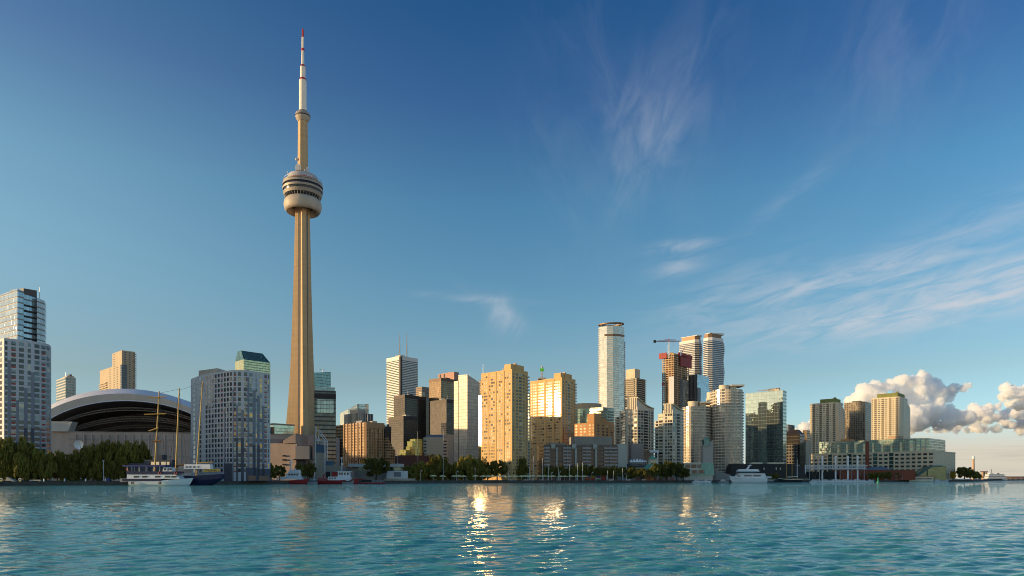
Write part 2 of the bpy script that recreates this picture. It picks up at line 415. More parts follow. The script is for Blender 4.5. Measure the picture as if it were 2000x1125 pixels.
n.put(n.bump((h1 * .035 + h2 * .18 + h3 * chop * 1.1) * (n.noise(n.vec(gx * .012, gy * .03, 5.0), 1.0, 3, .6) * 1.3 + .35), .7, 1.0), p.inputs['Normal'])
wm = water_mesh(); wm.materials.append(WATER_M)
wo = bpy.data.objects.new('water', wm); COL.objects.link(wo); tag(wo, kind='structure')
# ---------------------------------------------------------------- the concrete observation tower
TD = 838.0; TX = wx(591.5, TD)
ct = thing('observation_tower', 'very tall tapering concrete tower with a round pod and a white needle mast', 'tower', (TX, TD, GZ))
def tz(py): return wz(py, TD) - GZ
LEG = [(935, 24.0), (900, 22.6), (870, 21.6), (840, 20.4), (780, 17.2), (740, 15.3), (700, 14.2), (640, 12.7), (560, 11.0), (480, 9.7), (420, 8.9), (405, 8.8)]
PSI = [R(177), R(297), R(57)]
rings = []
for py, r in LEG:
    hw = 3.2 + (r - 8.8) * .06; core = 5.2; pts = []
    for k, a in enumerate(PSI):
        d = Vector((math.cos(a), math.sin(a))); t = Vector((-d.y, d.x))
        a2 = a + R(60); e = Vector((math.cos(a2), math.sin(a2)))
        for q in (d * core * .9 - t * hw, d * r - t * hw * .8, d * (r + .0) + t * hw * .8, d * core * .9 + t * hw): pts.append(q)
        # groove hexagonal core between the legs
        te = Vector((-e.y, e.x)); pts += [e * core - te * 2.0, e * core + te * 2.0]
    rings.append([(q.x, q.y, tz(py)) for q in pts])
TC, n, p = newmat('tower_concrete'); g = n.n('ShaderNodeTexCoord'); x, y, z = n.xyz(g.outputs['Object'])
f = n.noise(n.vec(0, 0, z * .16), 1.0, 5, .7) * .5 + n.noise(n.vec(x * .5, y * .5, z * .012), 1.0, 4, .6) * .7 + (z / 6.1).fract().lt(.06) * -.12 + .42
n.put(n.mix(1.0, (.46, .315, .17), n.vec(f, f, f), 'MULTIPLY'), p.inputs['Base Color']); p.inputs['Roughness'].default_value = .85
mb = MB(); mb.loft(rings); obj('shaft', mb, TC, ct)
mb = MB()                                        # lift tracks in the two visible grooves
for a in (R(237), R(357)):
    e = Vector((math.cos(a), math.sin(a))); te = Vector((-e.y, e.x))
    for off, wd in ((-1.6, .35), (1.6, .35), (0, .3)):
        c = e * 5.3 + te * off; mb.box(c.x - wd, c.x + wd, c.y - wd, c.y + wd, 0, tz(416))
obj('lift_track', mb, mat('lift_rail', (.20, .19, .18), .5), ct)
Rr = lambda px: px / F * TD
# pod
mb = MB(); mb.lathe([(Rr(23), tz(402)), (Rr(24.5), tz(409)), (Rr(27.5), tz(414.5)), (Rr(30.5), tz(415.5)), (Rr(34), tz(411)), (Rr(35.8), tz(403)), (Rr(35), tz(395.5)), (Rr(31.5), tz(391)), (Rr(24), tz(390))], 64, caps=False)
ub = MB(); ub.lathe([(Rr(8), tz(398)), (Rr(16), tz(399)), (Rr(23.2), tz(402))], 48, caps=False)
for k in range(24): t = 2 * math.pi * k / 24; ub.tube((Rr(12) * math.cos(t), Rr(12) * math.sin(t), tz(405)), (Rr(24) * math.cos(t), Rr(24) * math.sin(t), tz(403.5)), .5, n=4)
obj('pod_underside', ub, mat('pod_underside', (.16, .11, .075), .8), ct)
obj('radome', mb, mat('white_radome', (.40, .34, .275), .55, var=.25), ct, True)
pod = MB(); pod.lathe([(Rr(27), tz(398)), (Rr(32.5), tz(386)), (Rr(35), tz(380)), (Rr(36), tz(374)), (Rr(36.3), tz(366)), (Rr(34.5), tz(359)), (Rr(26), tz(356))], 64)
podm = obj('pod', pod, mat('pod_window_band', (.03, .032, .04), .18, .3, var=.3, scale=.8), ct, True)
for r0, r1, a, b in ((34.6, 37.0, 385, 379.5), (37.4, 38.2, 374.5, 370.8), (37.9, 37.6, 366, 361.5), (36, 36.6, 360.0, 358.4)):
    mb = MB(); mb.lathe([(Rr(r0 - 4), tz(a)), (Rr(r0), tz(a)), (Rr(r1), tz(b)), (Rr(r1 - 4), tz(b))], 64); obj('deck_ring', mb, mat('pod_cladding', (.30, .26, .22), .5, .1, var=.2, scale=.5), podm)
mb = MB()
for k in range(36):
    t = 2 * math.pi * k / 36; c, s_ = math.cos(t), math.sin(t); mb = MB()
    mb.tube((Rr(31) * c, Rr(31) * s_, tz(391)), (Rr(34.6) * c, Rr(34.6) * s_, tz(385)), .3, n=4); obj('strut', mb, MC['pod_cladding'], podm)
mb = MB()
for k in range(60):
    t = 2 * math.pi * k / 60; mb.tube((Rr(36.8) * math.cos(t), Rr(36.8) * math.sin(t), tz(359)), (Rr(36.2) * math.cos(t), Rr(36.2) * math.sin(t), tz(354.5)), .12, n=4)
mb.lathe([(Rr(36.2), tz(354.9)), (Rr(36.5), tz(354.9)), (Rr(36.5), tz(354.3)), (Rr(36.2), tz(354.3))], 48, caps=False)
obj('railing', mb, STEEL, ct)
mb = MB(); mb.lathe([(Rr(29.5), tz(358)), (Rr(29.5), tz(356.5))], 48); mb.lathe([(Rr(28.8), tz(356.5)), (Rr(29), tz(354))], 48, mi=1); mb.lathe([(Rr(28.5), tz(354)), (Rr(27.8), tz(346)), (Rr(26), tz(344.8)), (Rr(8), tz(344.5))], 48, mi=2)
obj('pod_roof', mb, [MC['pod_cladding'], mat('red_band', (.40, .03, .03), .5), mat('grey_roof_drum', (.34, .34, .36), .6)], ct)
# upper shaft, hexagonal
hexr = lambda r, py, ph=16: [(Rr(r) * math.cos(R(ph + 60 * k)), Rr(r) * math.sin(R(ph + 60 * k)), tz(py)) for k in range(6)]
mb = MB(); mb.loft([hexr(11.5, 345), hexr(11, 338), hexr(9.8, 326), hexr(9.5, 300), hexr(9.2, 262), hexr(9.0, 234)]); obj('upper_shaft', mb, TC, ct)
mb = MB(); bx = Rr(1)
for x0, x1, y0, a, b in ((-12.4, -10.4, -7, 340, 326), (-9.8, -3.6, -12, 337, 326.5), (-3.0, -.6, -12, 337, 326.5), (5.5, 8, -11, 342, 335), (8.6, 13.2, -8, 343, 329.5)):
    mb = MB(); mb.box(x0 * bx, x1 * bx, y0 * bx, y0 * bx + 3, tz(a), tz(b)); obj('antenna_box', mb, mat('pale_antenna_box', (.50, .50, .50), .5), ct)
mb = MB(); mb.lathe([(.1, tz(316)), (Rr(2.2), tz(314.5)), (Rr(2.3), tz(312)), (.1, tz(310))], 12, cx=-Rr(11.4), cy=-3); mb.box(-Rr(11.4), -3, -3.2, -2.8, tz(314.5), tz(313.5)); obj('antenna_ball', mb, MC['pale_antenna_box'], ct, True)
mb = MB()
for k in range(6): mb.tube((-Rr(26 - 4 * k), -8, tz(346)), (-Rr(26 - 4 * k), -8, tz(340 + k % 2 * 3)), .35, n=4)
obj('roof_antenna', mb, MC['pale_antenna_box'], ct)
mb = MB(); mb.lathe([(Rr(9), tz(238)), (Rr(12.5), tz(233)), (Rr(14), tz(229))], 32); mb.lathe([(Rr(14.2), tz(229)), (Rr(14.3), tz(227))], 32, mi=1); mb.lathe([(Rr(14.2), tz(227)), (Rr(13.6), tz(222.5)), (Rr(9.5), tz(219.5)), (Rr(7.2), tz(216.5))], 32, mi=2)
obj('upper_pod', mb, [CONC2, BLK, MC['pod_cladding']], ct)
mast = MB(); mast.lathe([(Rr(7.1), tz(217)), (Rr(7.0), tz(157.5))], 20); mast.lathe([(Rr(5.1), tz(153)), (Rr(5.0), tz(131))], 20); mast.lathe([(Rr(2.9), tz(127)), (Rr(2.5), tz(99.5))], 14); mast.lathe([(Rr(2.4), tz(95)), (Rr(2.2), tz(73))], 14)
mo = obj('mast', mast, mat('white_mast', (.70, .64, .56), .5, var=.2, scale=.6), ct)
for r0, r1, a, b in ((7.3, 5.3, 157.5, 153), (5.5, 3.0, 131, 126.5), (3.2, 3.0, 99.5, 95), (1.9, 1.6, 73, 57)):
    mb = MB(); mb.lathe([(Rr(r0), tz(a)), (Rr(r1), tz(b))], 16); obj('red_collar' if a > 80 else 'red_tip', mb, MC['red_band'], mo)
# ---------------------------------------------------------------- stadium
SD_ = 700.0
st = thing('domed_stadium', 'huge domed stadium with its white arched roof rolled open above a concrete drum', 'stadium', (wx(245, SD_), SD_, GZ), R(10))
q = SD_ / F
def arc(cx, a, h, base, n=48): return [((cx + a * math.cos(math.pi * (1 - k / n)) - 245) * q, wz(base, SD_) - GZ + h * q * math.sin(math.pi * k / n)) for k in range(n + 1)]
o_, i_ = arc(240, 195, 123, 880), arc(250, 176, 97, 880)
m1 = [(x * .55 + u * .45, z * .55 + v * .45) for (x, z), (u, v) in zip(o_, i_)]
def band(mb, p, y0, r, y1, mi=0):
    n = len(p); mb.add([(x, y0, z) for x, z in p] + [(x, y1, z) for x, z in r], [(k, k + 1, n + k + 1, n + k) for k in range(n - 1)], mi)
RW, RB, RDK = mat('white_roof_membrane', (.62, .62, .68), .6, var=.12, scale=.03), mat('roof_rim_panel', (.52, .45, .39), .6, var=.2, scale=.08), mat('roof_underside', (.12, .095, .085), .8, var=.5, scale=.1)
mb = MB(); band(mb, m1, 0, o_, 10); band(mb, o_, 10, arc(240, 195, 126, 880), 95); obj('roof', mb, RW, st, True)
mb = MB(); band(mb, i_, 1.0, m1, -.02); obj('roof_rim', mb, RB, st)
mb = MB(); band(mb, arc(250, 177, 98.5, 880), .8, arc(250, 176, 97, 880), .6); obj('rim_edge', mb, RW, st)
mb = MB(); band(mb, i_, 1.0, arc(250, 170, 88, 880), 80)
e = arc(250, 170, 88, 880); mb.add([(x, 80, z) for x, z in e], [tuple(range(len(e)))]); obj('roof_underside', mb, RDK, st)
TRM = mat('roof_truss_steel', (.26, .21, .18), .7)
for k, (yy, h, a) in enumerate(((12, 86, 172), (30, 72, 160), (31, 68, 158), (48, 57, 148), (62, 46, 140))):
    mb = MB(); P = arc(252, a, h, 880, 40)
    Q = arc(252, a, h - 5, 880, 40)
    for (x0, z0), (x1, z1), (x2, z2), (x3, z3) in zip(P, P[1:], Q, Q[1:]):
        mb.tube((x0, yy, z0), (x1, yy, z1), .5, n=4); mb.tube((x2, yy, z2), (x3, yy, z3), .4, n=4); mb.tube((x0, yy, z0), (x3, yy, z3), .25, n=3); mb.tube((x0, yy, z0), (x2, yy, z2), .25, n=3)
    obj('roof_truss', mb, TRM, st)
# drum wall
mb = MB(); DW = mat('stadium_concrete', (.46, .34, .28), .85, var=.4, scale=.06)
w0, w1 = (30 - 245) * q, (640 - 245) * q; zt = wz(845, SD_) - GZ
poly = [(w0 - 10, 60), (w0 + 8, 6), (-50, -6), (60, -8), (w1 - 40, -4), (w1, 30), (w1, 150), (w0, 150)]
mb.prism(poly, 0, zt); obj('drum_wall', mb, DW, st)
mb = MB()
for py, hh, o in ((861, 1.6, .5), (872.5, 1.0, .35), (893, 1.2, .4), (846, .8, .6)):
    z = wz(py, SD_) - GZ; mb.prism([(-50.5, -6 - o), (60, -8 - o), (w1 - 40, -4 - o), (w1 - 40, -2), (60, -5), (-50.5, -3)], z, z + hh)
obj('ledge', mb, mat('pale_ledge', (.38, .31, .27), .8), st)
mb = MB()
for k in range(14):
    x = -44 + k * 7.6; mb.box(x, x + 1.1, -8.6, -6.5, wz(905, SD_) - GZ, wz(850, SD_) - GZ)
obj('pier', mb, DW, st)
mb = MB(); z0, z1 = wz(845, SD_) - GZ, wz(826, SD_) - GZ
mb.hexa([((118 - 245) * q, -7, z0), ((150 - 245) * q, -9, z0), ((150 - 245) * q, 4, z0), ((118 - 245) * q, 4, z0), ((108 - 245) * q, -7, z1), ((157 - 245) * q, -9, z1), ((157 - 245) * q, 4, z1), ((108 - 245) * q, 4, z1)])
obj('roof_bracket', mb, RB, st)
mb = MB()
for a in range(-60, 130, 12):
    pass
# dish on the drum
dd = thing('satellite_dish', 'white satellite dish in front of the stadium drum', 'satellite dish', (wx(156, 640), 640, GZ))
mb = MB(); mb.lathe([(.2, 0), (2.0, .25), (3.6, 1.1), (4.3, 1.9), (4.35, 1.9), (3.6, 1.0), (2, .1)], 20, caps=False)
o = obj('dish', mb, WHITE, dd, True); o.rotation_euler = (R(100), R(-18), 0); o.location = (0, 0, wz(868, 640) - GZ)
mb = MB(); mb.tube((0, .5, 0), (0, .5, wz(868, 640) - GZ), .5); obj('mast', mb, STEEL, dd)
# ---------------------------------------------------------------- podium in front of the tower foot
b = Bld('tower_podium', 'low board-marked concrete building at the foot of the tall tower', 'building', 570, 528, 0)
l = lambda px, D=570: b.lpt(px, D)[0]
mb = MB(); mb.prism([(l(515), 0), (l(583), -4), (l(583), 40), (l(515), 40)], 0, b.z(866)); mb.prism([(l(583), -4.5), (l(617), 0), (l(617), 40), (l(583), 40)], 0, b.z(898))
mb.prism([(l(524) + 12 * math.cos(t), 6 + 7 * math.sin(t)) for t in np.linspace(math.pi, 2 * math.pi, 12)] + [(l(524) + 12, 30), (l(524) - 12, 30)], b.z(866), b.z(857))
mb.prism([(l(556), -4), (l(581), -5), (l(581), 30), (l(556), 30)], b.z(866), [b.z(861), b.z(847), b.z(847), b.z(861)])
b.part('wall', mb, mat('podium_concrete', (.33, .255, .215), .85, var=.4, scale=.08))
mb = MB(); mb.box(l(581.5), l(608), -6, -3, b.z(897), b.z(872)); b.part('billboard_panel', mb, mat('grey_panel', (.26, .25, .24), .7))
mb = MB(); mb.box(l(578), l(617), -7, -3.9, b.z(899), b.z(897)); b.part('canopy', mb, BLK)
b.foot = [(l(515), -.6), (l(583), -4.6), (l(583), 40), (l(515), 40)]
for py in (889, 897, 906): 
    b.item('window', 0, b.s_at(0, 552), b.s_at(0, 559), b.z(py + 3), b.z(py), .0, .35)
b.items
mb = MB(); mb.box(l(582), l(600), -4.7, -4.4, b.z(915), b.z(899.5)); b.part('entrance', mb, G_DARK)
# ---------------------------------------------------------------- waterfront apartment block at the left edge (two-stage)
def panes_cols(b, i, cols, zs, h, mats=WMIX, foot=None, name='window', red=None, proud=.06):
    for (pa, pb) in cols:
        s0, s1 = b.s_at(i, pa, foot), b.s_at(i, pb, foot); isred = red and (pa, pb) in red
        for z in zs:
            if z + h < 1: continue
            b.item(name, i, s0, s1, z + (.75 if isred else 0), z + h, -.02, proud, pick(random.random(), mats), foot)
            if isred: b.item('red_panel', i, s0 + .05, s1 - (.9 if (s1 - s0) > 2.2 else .1), z - .05, z + .72, -.02, proud + .04, REDP if random.random() < .75 else G_DARK, foot)
b = Bld('apartment_block', 'grey and white apartment block with a narrower glass tower stepping up on its roof', 'apartment block', 365, 8, 0)
P = [b.lpt(*t) for t in ((-60, 398), (8, 365), (36, 369), (66, 374.5), (90, 380), (97, 384), (100, 391))]
b.foot = P + [b.lpt(99, 430), b.lpt(-60, 440)]
H = b.z(660)
mb = MB(); mb.prism(b.foot, 0, H); b.part('wall', mb, GREYW)
zs = [H - 3.4 - 3.02 * k for k in range(25)]
for i, cols, red in ((0, [(-6, -1), (.6, 3.4)], []), (1, [(9.5, 14.5), (22, 31)], [(22, 31)]), (2, [(37, 46.5), (54, 60)], []), (3, [(67.5, 77), (81, 89)], [(81, 89)]), (4, [(91, 96.5)], [])):
    panes_cols(b, i, cols, zs, 2.05, red=red)
mb = MB()
for i in range(6):
    p, t, n_, L = b.edge(i)
    for z in zs: b.fbox(mb, i, 0, L, z - .55, z - .30, -.02, .09)
b.part('floor_band', mb, mat('pale_slab_edge', (.52, .52, .56), .6))
mb = MB()
for i, pa, pb, ya, yb in ((1, 15, 21.7, 702, 990), (2, 46.8, 53.7, 755, 990), (2, 60.3, 66, 722, 990), (3, 66.1, 67.2, 722, 990), (1, 31.5, 36.5, 780, 990), (2, 36.2, 36.8, 780, 990), (3, 77.3, 80.5, 833, 990), (4, 96.7, 97, 800, 990)):
    b.fbox(mb, i, b.s_at(i, pa), b.s_at(i, pb), max(0, b.z(yb)), b.z(ya), -.02, .10)
b.part('accent_panel', mb, GREYM)
mb = MB()
for i, pa, pb, ya in ((2, 46.8, 53.7, 834), (3, 60.3, 66.5, 834), (2, 60.2, 66, 834)): b.fbox(mb, i, b.s_at(i, pa), b.s_at(i, pb), 0, b.z(ya), -.02, .13)
b.part('dark_accent_panel', mb, GREYD)
# upper glass tower
U = [b.lpt(*t) for t in ((-40, 400), (34, 373), (46, 376), (47, 379), (71, 385), (72, 383), (88, 390), (90.5, 398))]
U = U + [b.lpt(89.5, 428), b.lpt(-40, 438)]
gm = curtain('upper_tower_glass', 3.05, 1.5, (.36, .42, .45), (.22, .18, .14), .13, .06, sp=(.15, .15, .14), spf=.12, metal=.65, rough=.12, wob=.2)
mb = MB(); zU = b.z(573, 378); mb.prism(U, H - .3, [zU + .6, zU + 1.4, zU + .6, zU + .2, zU - 1, zU - 1, zU - 1.2, zU - 1.5, zU - 1.5, zU]); b.part('glass_tower', mb, gm)
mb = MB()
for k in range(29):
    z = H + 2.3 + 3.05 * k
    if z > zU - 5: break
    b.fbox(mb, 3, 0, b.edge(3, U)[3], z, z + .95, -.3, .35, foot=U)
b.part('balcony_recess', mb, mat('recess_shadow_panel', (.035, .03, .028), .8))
mb = MB(); a0, a1, a2 = b.lpt(20, 385), b.lpt(46, 380), b.lpt(72, 387.5)
mb.prism([a0, a1, a2, b.lpt(71, 425), b.lpt(20, 425)], zU - 6, [b.z(566, 385), b.z(561, 378), b.z(566, 386), b.z(566, 386), b.z(566, 386)]); b.part('penthouse', mb, mat('brown_penthouse', (.10, .075, .065), .6, var=.3))
mb = MB(); p0 = b.lpt(77.5, 390); mb.tube((*p0, zU), (*p0, b.z(561, 390)), .15); b.part('mast', mb, STEEL)
# ---------------------------------------------------------------- curved apartment block
b = Bld('apartment_block', 'broad curved grey apartment block beside the stadium, sunlit along its left edge', 'apartment block', 400, 454, 0)
P = [b.lpt(*t) for t in ((372.6, 447), (373.4, 436), (385, 426), (397, 418), (417, 410.5), (437, 404.5), (454, 400.3), (480, 401.5), (502, 406.8), (528, 413.5))]
b.foot = P + [b.lpt(526, 436), b.lpt(376, 470)]
H = b.z(722.5)
mb = MB(); mb.prism(b.foot, 0, H); b.part('wall', mb, GREYW)
zs = [H - 3.3 - 2.98 * k for k in range(20)]
px = 378.0
for k in range(13):
    pa, pb = px, px + 3.4; px += 5.95
    for i in range(1, 6):
        p, t, n_, L = b.edge(i); s0, s1 = b.s_at(i, pa), b.s_at(i, pb)
        if s0 >= -.1 and s1 <= L + .1:
            pane_mix = [(.6, G_DARK), (.25, G_MID), (.15, G_PALE)]  # random mix of dark, mid and blind-backed panes
            panes_cols(b, i, [(pa, pb)], zs, 2.15, mats=pane_mix, red=[(pa, pb)] if k in (3, 9) else None); break
for i, cols, red in ((6, [(456.7, 461), (464.8, 470.4), (476.6, 479.9)], [(456.7, 461)]), (7, [(480.2, 483), (487, 493), (499.3, 501.9)], [(480.2, 483)]), (8, [(507.3, 511.6), (516.5, 521), (523.5, 525.5)], [(516.5, 521)])):
    panes_cols(b, i, cols, zs, 2.15, red=red, mats=[(.3, G_DARK), (.3, G_MID), (.3, G_PALE), (.1, G_WARM)])
mb = MB()
for i in range(1, 9):
    p, t, n_, L = b.edge(i)
    for z in zs: b.fbox(mb, i, 0, L, z - .52, z - .27, -.02, .09)
b.part('floor_band', mb, MC['pale_slab_edge'])
mb = MB()
for i, pa, pb, ya in ((6, 454.2, 456.5, 760), (6, 461.4, 464.6, 790), (6, 470.7, 476.3, 800), (7, 483.4, 486.6, 735), (7, 493.4, 499, 760), (8, 502.3, 507, 770), (8, 512, 516.2, 790), (5, 437.5, 440, 800), (5, 446, 447, 790)):
    b.fbox(mb, i, b.s_at(i, pa), b.s_at(i, pb), 0, b.z(ya), -.02, .10)
b.part('accent_panel', mb, GREYM)
mb = MB()
for i, pa, pb, ya in ((6, 461.4, 464.6, 855), (6, 470.7, 476.3, 855), (7, 493.4, 499, 868), (8, 502.3, 507, 868), (8, 512, 516.2, 905), (5, 437.5, 454, 905), (7, 480, 502, 913), (8, 502, 527.9, 915)):
    b.fbox(mb, i, b.s_at(i, pa), b.s_at(i, pb), 0, b.z(ya), -.02, .13)
b.part('dark_accent_panel', mb, GREYD)
mb = MB(); a = b.lpt(388, 428); mb.prism([(a[0], a[1]), (a[0] + 16, a[1] - 10), (a[0] + 18, a[1] + 8), (a[0] + 3, a[1] + 14)], H, b.z(724, 428)); b.part('penthouse', mb, CONC2); mb = MB(); a = b.lpt(472, 408); mb.box(a[0] - 3, a[0] + 4, a[1], a[1] + 8, H, H + 1.3); b.part('penthouse', mb, CONC2)
for z in (2.0,): b.item('shopfront', 7, 1, b.edge(7)[3] - 1, .3, 3.2, -.02, .2, G_DARK); b.item('shopfront', 8, 1, b.edge(8)[3] - 1, .3, 3.2, -.02, .2, G_DARK)
# ---------------------------------------------------------------- far blocks behind the stadium
b = box_bld('office_block', 'pale green banded office block just right of the leftmost tower', 'office block', 820, 60, 128, 148, wL=40)
mb = MB(); mb.prism(b.foot, 0, b.z(736)); roofkit(b, b.z(736)); b.part('wall', mb, curtain('pale_banded_wall', 3.4, 3.0, (.13, .16, .15), (.34, .33, .30), .45, .06, metal=.3))
mb = MB(); mb.prism(rect(2, b.wR - 1, 2, 22), b.z(736) - .1, b.z(733)); b.part('penthouse', mb, CONC2)
b = box_bld('apartment_tower', 'beige apartment tower with stacked balconies rising above the open stadium roof', 'apartment tower', 930, 195, 238, 264)
WB = mat('beige_precast', (.42, .34, .24), .8, var=.15)
mb = MB(); z1, z2 = b.z(684), b.z(710); mb.prism(rect(0, b.wR, 0, b.wL * .42), 0, z1); mb.prism(rect(0, b.wR * .8, b.wL * .42, b.wL), 0, z2); b.part('wall', mb, WB)
b.foot = rect(0, b.wR, 0, b.wL)
for z in np.arange(z1 - 4, 20, -3.2):
    b.item('balcony', 0, b.wR * .82, b.wR + 1.3, z, z + 1.3, -.3, 1.4, CONC2)
    for k in range(3): b.item('window', 0, 3 + k * 5.5, 5.5 + k * 5.5, z + .9, z + 2.3, -.02, .06, G_DARK)
    b.item('window', 3, b.wL * .64, b.wL * .68, z + .9, z + 2.3, -.02, .06, G_DARK)
    if z < z2 - 2: b.item('window', 3, b.wL * .78, b.wL * .82, z + .9, z + 2.3, -.02, .06, G_DARK)
    if z < z2 - 2: b.item('window', 3, b.wL * .46, b.wL * .50, z + .9, z + 2.3, -.02, .06, G_DARK)
    if z < z2 - 18: b.item('balcony', 3, b.wL * .0, b.wL * .36, z, z + 1.2, -.3, 1.6, CONC2)
mb = MB(); mb.box(-.4, 6.5, -.25, 5, 2, b.z(712)); b.part('dark_bay', mb, curtain('dark_bay_glass', 3.2, 1.6, (.05, .055, .065), (.12, .12, .13), .2, .1))
# glass-topped tower behind the curved block
b = box_bld('office_tower', 'green glass office tower with a slanted glass top behind the curved apartment block', 'office tower', 1000, 459, 476, 528)
gm = curtain('green_office_glass', 3.6, 2.4, (.46, .47, .27), (.20, .21, .15), .16, .08, sp=(.30, .32, .20), spf=.18, metal=.55, rough=.1)
mb = MB(); za, zb, zc = b.z(698), b.z(672), b.z(704); mb.prism(b.foot, 0, b.z(702)); b.part('glass_wall', mb, gm)
x1, y1 = b.wR, b.wL
mb = MB(); mb.add([(0, 0, b.z(702)), (x1, 0, b.z(702)), (x1, y1, b.z(702)), (0, y1, b.z(702)), (4, y1 * .6, b.z(681)), (x1 - 4, y1 * .6, b.z(681)), (x1 - 4, y1, b.z(681)), (4, y1, b.z(681))], [(0, 1, 5, 4), (1, 2, 6, 5), (2, 3, 7, 6), (3, 0, 4, 7), (4, 5, 6, 7)]); b.part('slanted_glass_roof', mb, glass('dark_green_glass', (.13, .21, .17), metal=.5))
mb = MB(); mb.box(1, x1 - 5, y1 * .8, y1 + 2, 0, b.z(672, 645)); b.part('core_wall', mb, CONC2)
b = box_bld('office_block', 'small pale green glass block between the curved apartments and the tall tower', 'office block', 800, 526, 534, 575)
mb = MB(); mb.prism(b.foot, 0, b.z(829)); b.part('glass_wall', mb, curtain('mint_glass', 3.8, 2, (.42, .50, .40), (.30, .34, .28), .12, .06, metal=.45))
mb = MB(); mb.prism(rect(-.4, b.wR + .4, -.4, b.wL), b.z(829), b.z(826.5)); b.part('roof', mb, mat('tan_parapet', (.40, .28, .18), .8))
b = box_bld('office_block', 'sliver of a brown block beside the curved apartments', 'office block', 760, 524, 531, 536)
mb = MB(); mb.prism(b.foot, 0, b.z(834)); b.part('wall', mb, curtain('dark_office', 3.6, 2, (.07, .06, .05), (.12, .09, .07), .2, .1))
# dark office tower beside the tall tower
b = box_bld('office_tower', 'dark banded glass office tower immediately right of the tall tower', 'office tower', 600, 600, 614, 656, a=16, wL=42)
gm = curtain('dark_banded_glass', 3.7, 2.2, (.09, .09, .085), (.04, .033, .03), .30, .05, metal=.7, rough=.06, wob=.22)
mb = MB(); mb.prism(b.foot, 0, b.z(762)); b.part('glass_wall', mb, gm)
mb = MB(); mb.prism(rect(.8, b.wR - .8, .8, b.wL - .8), b.z(762), b.z(755)); b.part('crown', mb, curtain('teal_crown_glass', 9, 5.5, (.30, .40, .40), (.40, .38, .33), .08, .06, metal=.5))
mb = MB(); b.fbox(mb, 0, -.1, b.wR + .1, b.z(778), b.z(768), -.02, .4); b.part('louvre_band', mb, mat('dark_louvre', (.035, .028, .026), .7))
mb = MB(); b.fbox(mb, 0, 2, b.wR - 2, b.z(806), b.z(779.5), .0, .3); b.part('window_wall', mb, curtain('mirror_glass', 3.7, 2.5, (.30, .33, .30), (.12, .12, .11), .12, .07, metal=.75, rough=.05, wob=.25))
b = box_bld('office_tower', 'green glass office tower peeping over the dark banded tower', 'office tower', 900, 585, 600, 646)
mb = MB(); mb.prism(b.foot, 0, [b.z(728), b.z(720.5), b.z(720.5), b.z(730)]); b.part('glass_wall', mb, curtain('sea_green_glass', 3.9, 2.2, (.15, .24, .23), (.18, .22, .20), .2, .05, metal=.6))
mb = MB(); mb.tube((b.wR - 10, 4, b.z(726)), (b.wR - 10, 4, b.z(716)), .3); mb.tube((b.wR - 16, 4, b.z(718)), (b.wR - 6, 4, b.z(717)), .3); b.part('roof_crane', mb, STEEL)
# ---------------------------------------------------------------- bank district
HROOF = 1
b = box_bld('hotel_tower', 'ribbed golden-brown hotel slab with a lower stepped wing on its right', 'hotel', 700, 672, 714.5, 750)
HB = mat('tan_hotel_concrete', (.40, .25, .13), .8, var=.2)
H = b.z(825); mb = MB(); mb.prism(b.foot, 0, H); x2 = b.hit(770, (0, 0), (1, 0))
steps = 5
for k in range(steps): xa = b.wR + (x2 - b.wR) * k / steps; mb.prism(rect(xa, b.wR + (x2 - b.wR) * (k + 1) / steps, -4 + k * .5, b.wL * .6), 0, b.z(855 + k * 5.5, 715))
b.part('wall', mb, curtain('hotel_windows', 2.9, 3.1, (.05, .045, .04), (.42, .26, .135), .42, .34, metal=.3, rough=.15, blind=.25))
mb = MB()
for k in range(int(b.wL / 6.2) + 1): b.fbox(mb, 3, min(k * 6.2, b.wL - 1.3), min(k * 6.2, b.wL - 1.3) + 1.3, 0, H + .6, 0, .9)
for k in range(int(x2 / 5.2)): b.fbox(mb, 0, k * 5.2, k * 5.2 + .9, 0, H + .4 if k * 5.2 < b.wR else b.z(880, 715), 0, .8)
b.fbox(mb, 0, -.05, b.wR + .05, H - 5.5, H + .5, .02, .85); b.part('rib', mb, HB); roofkit(b, H)
mb = MB()
for k in range(26): t = -1 + 2 * k / 25; mb.hexa([(-14 + k * 1.0, -16, 0), (-13.3 + k * 1.0, -16, 0), (-13.3 + k, -15.5, 0), (-14 + k, -15.5, 0)] + [(-14 + k * 1.0, -16, 9 + 11 * math.sqrt(1 - t * t)), (-13.3 + k * 1.0, -16, 9 + 11 * math.sqrt(1 - t * t)), (-13.3 + k, -15.5, 9 + 11 * math.sqrt(1 - t * t)), (-14 + k, -15.5, 9 + 11 * math.sqrt(1 - t * t))])
ar = thing('arched_gate', 'dark red arched gridwork standing before the brown hotel', 'arch', (wx(697, 640), 640, GZ)); ob = None
am = MB()
for k in range(17):
    t = -1 + k / 8; zt_ = 8 + 13 * math.sqrt(max(0, 1 - t * t)); am.box(t * 13.5 - .2, t * 13.5 + .2, -.3, .3, 0, zt_)
for z in range(3, 21, 3):
    hw = 13.5 * math.sqrt(max(0.05, 1 - max(0, (z - 8) / 13) ** 2)); am.box(-hw, hw, -.2, .2, z, z + .35)
obj('lattice', am, mat('dark_red_steel', (.16, .035, .03), .6), ar)
mb = MB(); mb.box(-3.2, 3.2, .5, 3, 0, 12); obj('pillar', mb, HB, ar)
b = box_bld('office_block', 'small sunlit brown office block tucked left of the brown hotel', 'office block', 820, 640, 668, 677)
mb = MB(); mb.prism(b.foot, 0, b.z(830)); b.part('wall', mb, curtain('brown_office', 3.8, 2.4, (.08, .06, .04), (.34, .20, .10), .4, .12, metal=.4))
b = box_bld('office_tower', 'pale glass office tower with a slanted roof behind the brown hotel', 'office tower', 1050, 664, 698, 720)
